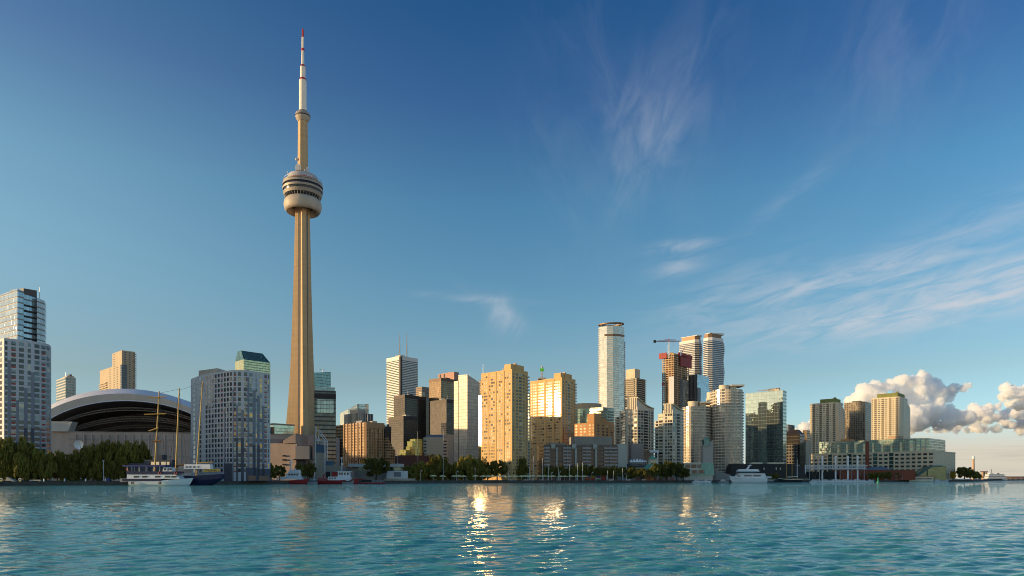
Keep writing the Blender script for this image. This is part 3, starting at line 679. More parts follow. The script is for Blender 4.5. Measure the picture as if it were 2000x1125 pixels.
mb = MB(); zL = b.z(803); mb.prism(b.foot, 0, [b.z(789), b.z(787), b.z(806), b.z(804)]); b.part('glass_wall', mb, curtain('pale_blue_glass', 3.9, 2.5, (.40, .43, .40), (.36, .36, .33), .16, .06, metal=.5))
b = box_bld('office_tower', 'grey ribbed office tower before the slant-roofed glass tower', 'office tower', 1000, 672, 700, 729)
mb = MB(); mb.prism(b.foot, 0, b.z(806.5)); b.part('wall', mb, curtain('grey_rib', 40, 3, (.10, .10, .11), (.40, .36, .31), .02, .42, metal=.4))
mb = MB(); mb.prism(rect(3, b.wR * .6, 5, b.wL * .7), b.z(806.5), b.z(798)); b.part('penthouse', mb, CONC2)
b = box_bld('bank_tower', 'white banded bank tower with two tall roof antennas', 'office tower', 1640, 755, 782, 816)
gm = curtain('white_marble_bands', 4.1, 60, (.06, .055, .055), (.60, .56, .50), .48, 0, metal=.2, frough=.45)
H = b.z(695); mb = MB(); mb.prism(b.foot, 0, H - 9); b.part('wall', mb, gm)
mb = MB(); mb.prism(rect(-.3, b.wR, -.3, b.wL), H - 9, H); b.part('crown', mb, mat('white_marble', (.60, .56, .50), .5, var=.1))
mb = MB(); mb.box(-.8, 5, -.8, 5, 0, H - 1); b.part('corner_notch', mb, mat('dark_notch', (.05, .04, .04), .6))
for pxm, pyt in ((780.7, 651), (794.5, 650)):
    mb = MB(); p0 = b.lpt(pxm, 1665); mb.tube((*p0, H), (*p0, b.z(672, 1665)), 1.25, 1.1); mb.tube((*p0, b.z(672, 1665)), (*p0, b.z(pyt, 1665)), .8, .5); b.part('antenna', mb, mat('antenna_grey', (.20, .19, .19), .6))
mb = MB(); mb.box(6, 20, 8, 30, H, H + 4); b.part('roof_plant', mb, CONC2)
BK = lambda nm, gl=(.055, .042, .033), fr=(.022, .016, .013): curtain(nm, 3.9, 1.9, gl, fr, .22, .12, metal=.55, rough=.12, wob=.15)
for args in (('office_tower', 'tall near-black office tower in front of the white bank tower', 1300, 769, 790.5, 832, 771, None),
             ('office_tower', 'lower near-black office tower overlapping the foot of the white bank tower', 1150, 758.5, 788, 815, 812.5, None),
             ('office_tower', 'bronze office tower with sunlit upper storeys left of the silver glass tower', 1320, 838, 861.5, 892, 738, (.20, .13, .07)),
             ('office_tower', 'dark brown low block beside the foot of the near-black towers', 1050, 744, 752, 764, 833, None),
             ('office_tower', 'dark bronze slab directly left of the silver glass tower', 1200, 840, 872, 892, 780, None)):
    nm, lb, D, xl, xc, xr, yt, gl = args
    b = box_bld(nm, lb, 'office tower', D, xl, xc, xr); H = b.z(yt)
    mb = MB(); mb.prism(b.foot, 0, H); b.part('wall', mb, BK('bronze_glass', gl, (.10, .06, .03)) if gl else BK('black_steel_glass'))
    roofkit(b, H + .3); mb = MB(); mb.prism(rect(-.2, b.wR + .2, -.2, b.wL), H - 6, H + .3); b.part('crown', mb, mat('dark_crown', (.05, .035, .028), .6) if not gl else mat('bronze_crown', (.16, .09, .05), .6))
b = box_bld('office_tower', 'pinkish granite office tower top behind the bronze tower', 'office tower', 1500, 856, 887, 896)
mb = MB(); mb.prism(b.foot, 0, b.z(726)); b.part('wall', mb, mat('pink_granite', (.40, .22, .16), .7))
mb = MB()
for k in range(2): mb = MB(); mb.box(-.6, .2, b.wL - 9 - k * 14, b.wL - 5 - k * 14, b.z(738), b.z(727.5)); b.part('window_slot', mb, G_DARK)
b = box_bld('office_tower', 'tan office tower with notched pale corner right of the white bank tower', 'office tower', 1420, 812, 824, 840)
mb = MB(); mb.prism(b.foot, 0, b.z(755)); b.part('wall', mb, curtain('tan_grid', 3.9, 2.6, (.09, .07, .055), (.24, .155, .095), .35, .3, metal=.4))
mb = MB(); mb.box(-5, 4, -5, 4, 0, b.z(766)); b.part('corner_bay', mb, curtain('cream_grid', 3.9, 2.6, (.2, .16, .1), (.50, .40, .27), .4, .2, metal=.3))
# stepped green glass block
b = box_bld('office_block', 'stepped yellow-green glass block sunlit beside the beige office', 'office block', 700, 800, 811, 825)
gm = curtain('lime_glass', 3.4, 2.0, (.36, .38, .14), (.18, .18, .08), .15, .1, metal=.5, rough=.1)
mb = MB(); mb.prism(b.foot, 0, b.z(857)); mb.prism(rect(-6, b.wR - 4, -3, b.wL * .6), 0, b.z(862)); mb.prism(rect(-12, b.wR - 8, -6, 0), 0, b.z(873)); mb.prism(rect(-19, -8, -9, 2), 0, b.z(880)); b.part('glass_wall', mb, gm)
b = Bld('office_block', 'beige chamfered office block with louvred corners and a slate roof', 'office block', 640, 833, 4)
L = b.hit(864.5, (0, 0), (1, 0)); b.foot = [(-3.2, 5), (0, 0), (L, 0), (L + 3.8, 5), (L + 3.8, 24), (-3.2, 24)]
BC = mat('beige_stone', (.42, .35, .26), .75, var=.12); H = b.z(854)
mb = MB(); mb.prism(b.foot, 0, H); b.part('wall', mb, BC)
mb = MB()
for k in range(13):
    z = H - 2.6 - k * 2.6
    if z > 0: b.fbox(mb, 1, .6, L - .6, z, z + .12, -.02, .04)
b.part('stone_joint', mb, mat('stone_joint', (.28, .23, .18), .8))
for k in range(9):
    z = H - 4.2 - k * 3.05
    if z > 1: b.item('window', 0, .7, b.edge(0)[3] - .3, z, z + 1.25, -.02, .12, G_DARK); b.item('window', 2, .5, b.edge(2)[3] - .5, z, z + 1.25, -.02, .12, G_DARK)
mb = MB(); R0 = b.foot; zc = b.z(848); mb.add([(p[0], p[1], H) for p in R0] + [(3, 6, zc), (L - 1, 6, zc), (L - 1, 22, zc), (3, 22, zc)], [(0, 1, 6), (1, 2, 7, 6), (2, 3, 7), (3, 4, 8, 7), (4, 5, 9, 8), (5, 0, 6, 9), (6, 7, 8, 9)]); b.part('roof', mb, mat('slate_roof', (.15, .15, .18), .6))
b = box_bld('office_block', 'plain block peeping between the beige office and the silver tower', 'office block', 720, 850, 868, 886)
mb = MB(); mb.prism(b.foot, 0, b.z(861)); mb.prism(rect(-.2, b.wR, -.2, b.wL), b.z(861), b.z(848)); b.part('wall', mb, BC)
b = Bld('brick_warehouse', 'low dark red brick warehouse behind the park trees', 'warehouse', 600, 782, 20)
L = b.hit(845, (0, 0), (1, 0)); b.foot = rect(0, L, 0, 25); mb = MB(); mb.prism(b.foot, 0, b.z(889)); b.part('wall', mb, mat('dark_brick', (.09, .04, .035), .85))
for k in range(13):
    for z in (4, 8, 12): b.item('window', 0, 1 + k * 2.4, 2.2 + k * 2.4, z, z + 1.8, -.02, .05, G_DARK)
mb = MB()
for k in range(7): mb = MB(); mb.box(k * 4 + 1, k * 4 + 1.5, 2, 2.4, b.z(889), b.z(889) + 1.2 + k % 3); b.part('chimney', mb, MC['dark_brick'])
# silver glass tower
b = box_bld('glass_tower', 'silver mirrored glass tower shining left of the golden brick slabs', 'office tower', 770, 886, 913, 937)
gm = curtain('silver_glass', 3.8, 3.2, (.46, .395, .31), (.30, .25, .19), .12, .08, metal=.15, rough=.5, wob=.10, rnd=.25)
mb = MB(); w_ = b.hit(895.5, (0, 0), (0, 1)); mb.prism(rect(0, b.wR, 0, w_), 0, [b.z(731.5), b.z(735, 735), b.z(735, 735), b.z(730)]); b.part('glass_wall', mb, gm)
mb = MB(); mb.prism(rect(.5, b.wR - 3, w_, b.wL), 0, b.z(741)); b.part('side_wing', mb, gm); roofkit(b, b.z(736), 2)
mb = MB(); mb.box(-.15, .3, w_ - .3, w_ + .5, 0, b.z(741)); b.part('joint', mb, BLK)
b = box_bld('glass_tower', 'slim golden glass tower edge glinting behind the left golden brick slab', 'office tower', 690, 934.5, 985, 1005, a=50.4)
mb = MB(); mb.prism(b.foot, 0, b.z(768)); b.part('glass_wall', mb, curtain('gold_glass', 3.6, 2.2, (.70, .56, .36), (.40, .28, .16), .06, .05, metal=.8, rough=.10, wob=.02, rnd=.2))
b = box_bld('office_tower', 'dark grey tower sliver above the golden glass edge', 'office tower', 980, 936, 960, 990)
mb = MB(); mb.prism(b.foot, 0, b.z(739)); b.part('wall', mb, BK('black_steel_glass'))
mb = MB(); p0 = b.lpt(943.5, 990); mb.tube((*p0, b.z(739)), (*p0, b.z(711, 990)), .35, .15); b.part('antenna', mb, STEEL)
# ---------------------------------------------------------------- golden brick slabs
BRK = mat('golden_brick', (.57, .36, .15), .8, var=.18, scale=.3)
SLAB_MIX = [(.58, glass('slab_blind', (.44, .33, .20), .05, .03, wob=.006)), (.17, glass('slab_pane', (.34, .28, .18), .05, .12, wob=.006)), (.25, glass('slab_dark_pane', (.05, .045, .04), .05, .05, wob=.006))]
def brick_slab(label, D, xl, xc, xr, yt):
    b = box_bld('apartment_slab', label, 'apartment slab', D, xl, xc, xr); H = b.z(yt)
    mb = MB(); mb.prism(b.foot, 0, H); b.part('wall', mb, BRK)
    rows = [H - 4.0 - 2.72 * k for k in range(34)]
    L = b.wL
    def at(f): return L * (1 - f)
    for z in rows:
        if z < 2: continue
        for f0 in (0.03, .27, .52, .775):
            for fa, fb in ((0, .035), (.06, .115), (.125, .175)):
                b.item('window', 3, L * f0 + fa * L, L * f0 + fb * L, z, z + 1.55, -.02, .07, pick(random.random(), SLAB_MIX))
        for fa, fb in ((.07, .13), (.27, .36), (.43, .60), (.70, .78)):
            b.item('window', 0, b.wR * fa, b.wR * fb, z, z + 1.55, -.02, .07, pick(random.random(), WMIX))
        b.item('balcony', 0, b.wR * .88, b.wR + .9, z - .6, z + .45, -.5, 1.3, CONC2)
    mb = MB()
    for f in (.235, .49, .745): b.fbox(mb, 3, L * f, L * f + .9, 0, H - .1, -.02, .35)
    b.part('pier', mb, BRK)
    ph = MB(); ph.prism(rect(.6, b.wR * .72, 2, L * .26), H, H + 5.2)
    b.part('penthouse', ph, BRK)
    for x0, y0, hh in ((b.wR * .28, 1.2, 6.0), (b.wR * .75, 2, 5.0)):
        ch = MB(); ch.box(x0, x0 + 2.2, y0, y0 + 3, H, H + hh); b.part('chimney', ch, BRK)
    mb = MB(); 
    for i in (0, 3): b.fbox(mb, i, -.05, b.edge(i)[3] + .05, H - .6, H + .5, -.3, .12)
    b.part('parapet', mb, BRK); roofkit(b, H, 2, .1, .6)
    return b
brick_slab('taller golden brick apartment slab, fully sunlit on its left face, beside the silver tower', 560, 940, 1000, 1031, 722)
brick_slab('shorter golden brick apartment slab, its lower half in shade, right of the taller slab', 640, 1035.5, 1097.5, 1124, 738)
b = box_bld('beacon_tower', 'tower sliver between the two golden slabs carrying a lit green beacon mast', 'tower', 850, 1022, 1034, 1052)
mb = MB(); mb.prism(b.foot, 0, b.z(768)); b.part('wall', mb, curtain('grey_green_office', 3.6, 2.2, (.14, .17, .13), (.30, .28, .18), .25, .15, metal=.4))
bc = thing('weather_beacon', 'slender lattice beacon mast with a green lit box above the shorter golden slab', 'beacon', (wx(1058.5, 700), 700, GZ))
bz = lambda py: wz(py, 700) - GZ
mb = MB()
for dx_ in (-.7, .7):
    for dy_ in (-.7, .7): mb.tube((dx_, dy_, 0), (dx_ * .7, dy_ * .7, bz(723)), .22, n=4)
for k in range(14): z = bz(770) + k * 1.8; mb.box(-.75, .75, -.75, .75, z, z + .3)
mb.box(-4, 4, -2, 6, bz(741), bz(738)); obj('mast', mb, CONC2, bc)
m_, n, p = newmat('green_lamp_box'); p.inputs['Base Color'].default_value = (.06, .30, .04, 1); p.inputs['Emission Color'].default_value = (.1, .6, .06, 1); p.inputs['Emission Strength'].default_value = .25
mb = MB(); mb.box(-2.2, 2.2, -1.8, 1.8, bz(724.5), bz(720)); obj('lamp', mb, m_, bc)
mb = MB(); mb.lathe([(1.3, bz(720)), (.9, bz(717)), (.1, bz(713.5))], 8); obj('cap', mb, CONC2, bc)
# ---------------------------------------------------------------- between slabs and round towers
def banded(name, fh, gl, sl, tz=.34, mw=3.0, **k): return curtain(name, fh, mw, gl, sl, tz, .05, **k)
b = Bld('apartment_tower', 'curved green glass apartment block with a tan drum crown right of the shorter golden slab', 'apartment tower', 800, 1150, 0)
r = 29 / F * 800; b.foot = [(r * math.cos(t), r * .8 * math.sin(t) + r) for t in np.linspace(math.pi, 3 * math.pi, 33)[:-1]]
mb = MB(); mb.prism(b.foot, 0, b.z(797)); b.part('glass_wall', mb, curtain('curved_green_glass', 3.0, 2.4, (.30, .36, .24), (.30, .30, .24), .22, .08, metal=.45, rad=18))
mb = MB(); mb.prism([(x * .985, y * .985) for x, y in b.foot], b.z(797), b.z(786.5)); b.part('crown', mb, mat('tan_crown', (.42, .32, .21), .75))
b = box_bld('apartment_tower', 'green glass apartment block with dark balcony slots in front of the curved one', 'apartment tower', 740, 1152, 1178, 1199)
mb = MB(); mb.prism(b.foot, 0, b.z(795)); b.part('glass_wall', mb, banded('green_balcony_glass', 3.0, (.22, .26, .20), (.36, .34, .28), .3))
for k in range(14): b.item('balcony', 3, b.wL * .55, b.wL * .98, b.z(795) - 5 - 3 * k, b.z(795) - 4 - 3 * k, -.2, 1.2, CONC2); b.item('balcony', 0, b.wR * .5, b.wR * .95, b.z(795) - 5 - 3 * k, b.z(795) - 4 - 3 * k, -.2, 1.2, CONC2)
b = box_bld('apartment_block', 'terraced orange brick apartment block at the foot of the shorter golden slab', 'apartment block', 610, 1122, 1163, 1200)
H = b.z(825); OB = mat('orange_brick', (.44, .22, .09), .8)
mb = MB(); mb.prism(b.foot, 0, H)
mb.prism(rect(0, b.wR * .3, 0, 9), H, b.z(807)); mb.prism(rect(b.wR * .3, b.wR * .6, .5, 9), H, b.z(815)); mb.prism(rect(b.wR * .6, b.wR - .01, 1, 9), H, b.z(820)); b.part('wall', mb, OB)
for z in np.arange(H - 3, 2, -2.75):
    for f in (.05, .28, .45, .7, .86): b.item('window', 3, b.wL * f, b.wL * (f + .09), z, z + 1.4, -.02, .07, pick(random.random(), SLAB_MIX))
    for f in (.1, .35, .55, .8): b.item('window', 0, b.wR * f, b.wR * (f + .1), z, z + 1.4, -.02, .07, pick(random.random(), WMIX))
# tall curved glass tower with ring crown
b = Bld('glass_tower', 'tallest right-hand glass tower, gently curved with a hollow ring crown', 'apartment tower', 950, 1196, 0)
q = 950 / F; hw = 26 * q
def pl(k=1.0, oy=0): return [(-hw * k, 10 * q + oy), (-hw * .95 * k, 3 * q + oy), (-hw * .45 * k, -6 * q * k + oy), (0, -8 * q * k + oy), (hw * .45 * k, -6 * q * k + oy), (hw * .90 * k, 4 * q + oy), (hw * k, 16 * q + oy), (hw * .8 * k, 40 * q + oy), (-hw * .8 * k, 40 * q + oy)]
b.foot = pl(); H = b.z(638)
gw = curtain('tower_gold_glass', 3.15, 2.6, (.52, .50, .44), (.58, .54, .48), .26, .05, metal=.7, rough=.16, wob=.12, rad=20)
mb = MB(); mb.prism(b.foot, 0, H); b.part('glass_wall', mb, gw)
for k in range(52):
    z = b.z(668) - 3.15 * k
    if z < 20: break
    b.item('balcony', 5, 1, b.edge(5)[3] - .5, z, z + 1.1, -.2, 1.5, MC['pale_slab_edge'])
mb = MB(); mb.prism([(x * 1.02, y) for x, y in [(0, -9.5 * q), (hw * .45, -7.5 * q), (hw * .92, 3 * q), (hw * .4, 3 * q), (-hw * .5, -3.5 * q), (-hw * .62, -7 * q)]], b.z(657), b.z(654)); b.part('ledge', mb, mat('bronze_ledge', (.20, .12, .07), .5, .3))
ring = MB(); n = 28; vs = []
for k in range(n):
    t = 2 * math.pi * k / n
    for rr, zz in ((1, 0), (1, 1.6), (.72, 1.6), (.72, 0)): vs.append((hw * .98 * rr * math.cos(t), 16 * q + 23 * q * rr * math.sin(t), b.z(631.5) + zz + 1.2 * math.cos(t - 1)))
ring.add(vs, [(4 * k + j, 4 * ((k + 1) % n) + j, 4 * ((k + 1) % n) + (j + 1) % 4, 4 * k + (j + 1) % 4) for k in range(n) for j in range(4)]); b.part('ring_crown', ring, MC['bronze_ledge'])
for k in range(8):
    t = 2 * math.pi * k / 8 + .3; mb = MB(); mb.tube((hw * .82 * math.cos(t), 16 * q + 19 * q * math.sin(t), H - 1), (hw * .82 * math.cos(t), 16 * q + 19 * q * math.sin(t), b.z(631)), .6); b.part('column', mb, CONC2)
b = box_bld('apartment_tower', 'beige balconied apartment tower immediately right of the ring-crowned tower', 'apartment tower', 1000, 1205, 1243, 1260)
mb = MB(); mb.prism(b.foot, 0, b.z(738)); b.part('wall', mb, banded('beige_bands', 3.0, (.10, .095, .07), (.50, .42, .30), .45, metal=.3))
mb = MB(); mb.prism(rect(.5, b.wR * .6, 3, b.wL * .55), b.z(738), b.z(719.5)); b.part('penthouse', mb, mat('cream_penthouse', (.55, .48, .36), .7))
for k in range(50):
    z = b.z(741) - 3.0 * k
    if z < 30: break
    b.item('balcony', 3, .2, b.wL * .45, z, z + 1.2, -.2, 1.5, CONC2); b.item('balcony', 3, b.wL * .52, b.wL * .9, z, z + 1.2, -.2, 1.5, CONC2); b.item('balcony', 0, b.wR * .1, b.wR + 1, z, z + 1.2, -.2, 1.5, CONC2)
# white balconied condominiums
WC = mat('cream_condo_wall', (.52, .47, .38), .7, var=.1)
GC_ = [(.35, G_MID), (.35, G_PALE), (.3, G_DARK)]
def condo(label, D, xl, xc, xr, yl, yc, curved):
    b = box_bld('condominium', label, 'apartment tower', D, xl, xc, xr); HL, HC = b.z(yl), b.z(yc)
    mb = MB(); mb.prism(rect(0, b.wR, 0, b.wL * .50), 0, HC); mb.prism(rect(1.2, b.wR * .9, b.wL * .50, b.wL * .78), 0, HL); mb.prism(rect(2.5, b.wR * .8, b.wL * .78, b.wL), 0, HL - 6); b.part('wall', mb, WC)
    for k in range(34):
        z = HC - 6 - 2.95 * k
        if z < 2: break
        for f0, f1, oo in ((.03, .13, 0), (.16, .25, 0), (.30, .38, .0)): b.item('window', 3, b.wL * (1 - f1), b.wL * (1 - f0), z + .5, z + 2.5, -.02, .08, pick(random.random(), GC_))if 0 else b.item('window', 3, b.wL * (1 - f1), b.wL * (1 - f0), z + .5, z + 2.5, -.02, .08, pick(random.random(), GC_))
        if z < HL - 2: b.item('window', 3, b.wL * .27, b.wL * .45, z + .5, z + 2.5, -1.3, -1.1, pick(random.random(), GC_)); b.item('balcony', 3, b.wL * .24, b.wL * .49, z - .3, z + .7, -1.2, -.0, WC)
        if z < HL - 8: b.item('window', 3, b.wL * .06, b.wL * .18, z + .5, z + 2.5, -2.6, -2.42, pick(random.random(), GC_)); b.item('balcony', 3, 0, b.wL * .21, z - .3, z + .7, -2.5, -1.0, WC)
        b.item('window', 0, b.wR * .04, b.wR * .18, z + .5, z + 2.5, -.02, .08, pick(random.random(), GC_)); b.item('window', 0, b.wR * .22, b.wR * .33, z + .5, z + 2.5, -.02, .08, pick(random.random(), GC_))
        b.item('window', 0, b.wR * .70, b.wR * .76, z + .5, z + 2.5, -.02, .08, pick(random.random(), WMIX)); b.item('window', 0, b.wR * .85, b.wR * .93, z + .5, z + 2.5, -.02, .08, pick(random.random(), WMIX))
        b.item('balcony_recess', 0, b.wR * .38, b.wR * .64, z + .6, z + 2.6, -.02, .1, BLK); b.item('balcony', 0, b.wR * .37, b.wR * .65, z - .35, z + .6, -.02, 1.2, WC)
    n = 9; mb = MB(); zz = HC
    pr = [(b.wR * k / n, zz + (b.z(curved) - zz) * (1 - (k / n)) ** 1.7) for k in range(n + 1)]
    for (x0, z0), (x1, z1) in zip(pr, pr[1:]): mb.hexa([(x0, -.7, z0), (x1, -.7, z1), (x1, b.wL * .5, z1), (x0, b.wL * .5, z0), (x0, -.7, z0 + .9), (x1, -.7, z1 + .9), (x1, b.wL * .5, z1 + .9), (x0, b.wL * .5, z0 + .9)])
    b.part('curved_roof', mb, MC['cream_penthouse'])
    mb = MB(); vs = [(x, 1, HC - .5) for x, z in pr] + [(x, 1, z) for x, z in pr] + [(x, b.wL * .42, HC - .5) for x, z in pr] + [(x, b.wL * .42, z) for x, z in pr]; m = n + 1
    mb.add(vs, [(k, k + 1, m + k + 1, m + k) for k in range(n)] + [(2 * m + k, 3 * m + k, 3 * m + k + 1, 2 * m + k + 1) for k in range(n)] + [(0, m, 3 * m, 2 * m)]); b.part('gable_wall', mb, WC)
    for k in range(5):
        mb = MB(); y = b.wL * .08 + k * b.wL * .08; mb.box(-.6, .1, y, y + .5, HC - 3, b.z(curved) + .3); b.part('fin', mb, MC['cream_penthouse'])
    return b
condo('cream balconied apartment tower with a swooping curved roof, left of its lower twin', 705, 1199, 1245, 1277, 800, 794, 777)
condo('lower cream balconied apartment tower with a small swoop roof, right of its taller twin', 625, 1276, 1314, 1335, 806, 800, 789)
# tower under construction with crane
b = box_bld('unfinished_tower', 'concrete tower under construction with red formwork screens around its top', 'unfinished tower', 1000, 1293, 1316, 1346)
b.foot = rect(0, b.wR, 0, b.wL); H = b.z(690)
mb = MB(); mb.prism(rect(2.5, b.wR - 2.5, 2.5, b.wL - 2.5), 0, H); b.part('core', mb, mat('raw_concrete_core', (.27, .19, .135), .85))
mb = MB()
for k in range(60):
    z = H - 2 - 3.3 * k
    if z < 10: break
    b.items.setdefault('floor_slab', []); mb2 = MB(); mb2.prism(rect(0, b.wR, 0, b.wL), z, z + .9); b.part('floor_slab', mb2, mat('raw_slab_edge', (.52, .36, .22), .8))
    for i, L in ((0, b.wR), (3, b.wL)):
        for j in range(5): b.item('column', i, L * j / 4 - (.9 if j == 4 else 0) + .1, L * j / 4 - (.9 if j == 4 else 0) + .9, z - 2.4, z, -1, -.1, MC['raw_slab_edge'])
mb = MB(); mb.prism(rect(b.wR * .42, b.wR + .4, -.5, 2.4), 0, b.z(738)); b.part('glass_wall', mb, curtain('new_grey_glass', 3.3, 1.6, (.22, .24, .27), (.30, .29, .28), .1, .2, metal=.5))
mb = MB(); mb.prism(rect(-.6, .0, -.4, b.wL * .4), 0, b.z(735)); b.part('hoist_screen', mb, MC['pale_slab_edge'])
RF = mat('red_formwork', (.27, .03, .025), .6, var=.5, scale=.6)
for i, s0, s1, ya, yb in ((0, b.wR * .35, b.wR + 4, 712, 690), (0, b.wR * .25, b.wR + 6, 694, 686), (3, -4, b.wL * .45, 698, 687)):
    mb = MB(); b.fbox(mb, i, s0, s1, b.z(ya), b.z(yb), .6, 2.2); b.part('formwork_screen', mb, RF)
mb = MB()
for k in range(8): mb.box(2 + k * 4, 3 + k * 4, 3 + k % 3 * 4, 4 + k % 3 * 4, H, H + 2 + k % 3); 
mb.box(1, b.wR - 3, 1, b.wL - 3, H - .5, H + .6); b.part('formwork_deck', mb, mat('yellow_formwork', (.45, .30, .08), .7))
cr = thing('tower_crane', 'red and white hammerhead crane standing on the unfinished tower', 'crane', (wx(1306, 1004), 1004, b.z(690) + GZ), R(4))
cz = lambda py: wz(py, 1004) - b.z(690) - GZ
q = 1004 / F
mb = MB()
for dx_ in (-.8, .8):
    for dy_ in (-.8, .8): mb.tube((dx_, dy_, -6), (dx_, dy_, cz(667)), .2, n=4)
for k in range(9): z = k * 2.2 - 4; mb.tube((-.8, -.8, z), (.8, -.8, z + 2.2), .14, n=4); mb.tube((.8, -.8, z), (-.8, -.8, z + 2.2), .14, n=4)
obj('mast', mb, WHITE, cr)
mb = MB(); z0 = cz(667.5)
for y in (-.8, .8): mb.tube((-30 * q, y, z0 + .3), (24 * q, y, z0), .25, n=4)
mb.tube((-22 * q, 0, z0 + 2.0), (22 * q, 0, z0 + 1.6), .22, n=4)
for k in range(22): x = -22 * q + k * 2 * q; mb.tube((x, -.8, z0), (x + q, 0, z0 + 1.8), .12, n=3); mb.tube((x + q, 0, z0 + 1.8), (x + 2 * q, -.8, z0), .12, n=3)
obj('jib', mb, RF, cr)
mb = MB(); mb.box(-30 * q, -25 * q, -1, 1, z0 - 1.6, z0 + 2); obj('counterweight', mb, BLK, cr)
mb = MB(); mb.tube((9 * q, 0, z0), (9 * q, 0, z0 - 6 * q), .1, n=4); mb.box(8.6 * q, 9.6 * q, -.4, .4, z0 - 7 * q, z0 - 6 * q); obj('hook', mb, RF, cr)
mb = MB(); mb.tube((-8 * q, 0, z0 + 3), (14 * q, 0, z0 + 3.0), .3, n=4); mb.tube((0, 0, z0), (0, 0, z0 + 5), .4, n=4); obj('tie_frame', mb, RF, cr)
c2 = thing('luffing_crane', 'short red crane boom tilted up at the right end of the unfinished tower', 'crane', (wx(1329, 1010), 1010, b.z(684) + GZ))
mb = MB(); mb.tube((0, 0, -5), (9 * q, 0, 9 * q), .5, .3, n=4); obj('boom', mb, RF, c2); mb = MB(); mb.box(-1.2, 1.2, -1, 1, -6, 1.5); obj('cab', mb, WHITE, c2)
h = thing('hoist_mast', 'thin dark construction hoist mast up the left side of the unfinished tower', 'hoist', (wx(1295, 995), 995, GZ))
mb = MB(); mb.box(-.5, .5, -.5, .5, 0, wz(730, 995) - GZ); obj('mast', mb, BLK, h); mb = MB(); mb.box(-2, 1.6, -1.6, -.5, wz(756, 995), wz(751, 995)); obj('hoist_cabin', mb, MC['dark_red_steel'], h)
# twin banded towers
def twin(label, D, xl, xc, xr, yt, flat):
    b = box_bld('apartment_tower', label, 'apartment tower', D, xl, xc, xr, a=flat); H = b.z(yt)
    rr = 5; W_, L_ = b.wR, b.wL
    ft = [(rr, 0), (W_ - rr, 0), (W_, rr), (W_, L_), (0, L_), (0, rr)]
    mb = MB(); mb.prism(ft, 0, H); b.part('glass_wall', mb, curtain('twin_glass', 3.0, 1.8, (.10, .12, .15), (.06, .06, .07), .1, .1, metal=.6))
    b.foot = ft
    for k in range(70):
        z = H - 3 - 3.0 * k
        if z < 30: break
        mb = MB(); o = 1.0 + .5 * math.sin(k * .5); mb.prism([(rr - o, -o), (W_ - rr + o, -o), (W_ + o, rr - o), (W_ + o, L_), (-o, L_), (-o, rr - o)], z, z + 1.05); b.part('balcony_ring', mb, mat('white_balcony_band', (.60, .58, .56), .6, var=.05))
    mb = MB(); mb.prism(ft, H, H + 5); b.part('crown', mb, MC['white_balcony_band']); mb = MB(); mb.prism([(x * .86 + 1.5, y * .86 + 1.5) for x, y in ft], H + 5, H + 11); b.part('dark_crown', mb, MC['bronze_ledge'])
    mb = MB(); mb.hexa([(1, 1, H + 11), (W_ - 2, 1, H + 11), (W_ - 2, L_ - 2, H + 11), (1, L_ - 2, H + 11), (1, 1, H + 12), (W_ - 2, 1, H + 14), (W_ - 2, L_ - 2, H + 14), (1, L_ - 2, H + 12)]); b.part('roof_canopy', mb, MC['white_balcony_band'])
twin('left of two white-banded twin towers, sunlit, behind the unfinished tower', 1120, 1327, 1362, 1373, 668, 44)
twin('right of two white-banded twin towers, bluish and shaded, with a slanted roof canopy', 1080, 1374, 1387, 1417, 664, 30)
b = box_bld('glass_tower', 'blue mirrored glass tower with a stepped notch between the twins and the round towers', 'office tower', 1010, 1345, 1362, 1398)
mb = MB(); mb.prism(rect(0, b.wR * .62, 0, b.wL), 0, b.z(731)); mb.prism(rect(b.wR * .62, b.wR, 0, b.wL), 0, b.z(758)); b.part('glass_wall', mb, curtain('sky_blue_glass', 3.8, 2.0, (.33, .42, .48), (.20, .24, .27), .05, .04, metal=.8, rough=.04))
mb = MB(); b.fbox(mb, 3, 0, b.wL, 0, b.z(731) - .5, .02, .4); b.fbox(mb, 0, 0, 10, 0, b.z(757), .02, .25); b.part('dark_rib_wall', mb, curtain('dark_rib', 60, 2.2, (.05, .05, .055), (.12, .11, .10), .01, .35, metal=.5))
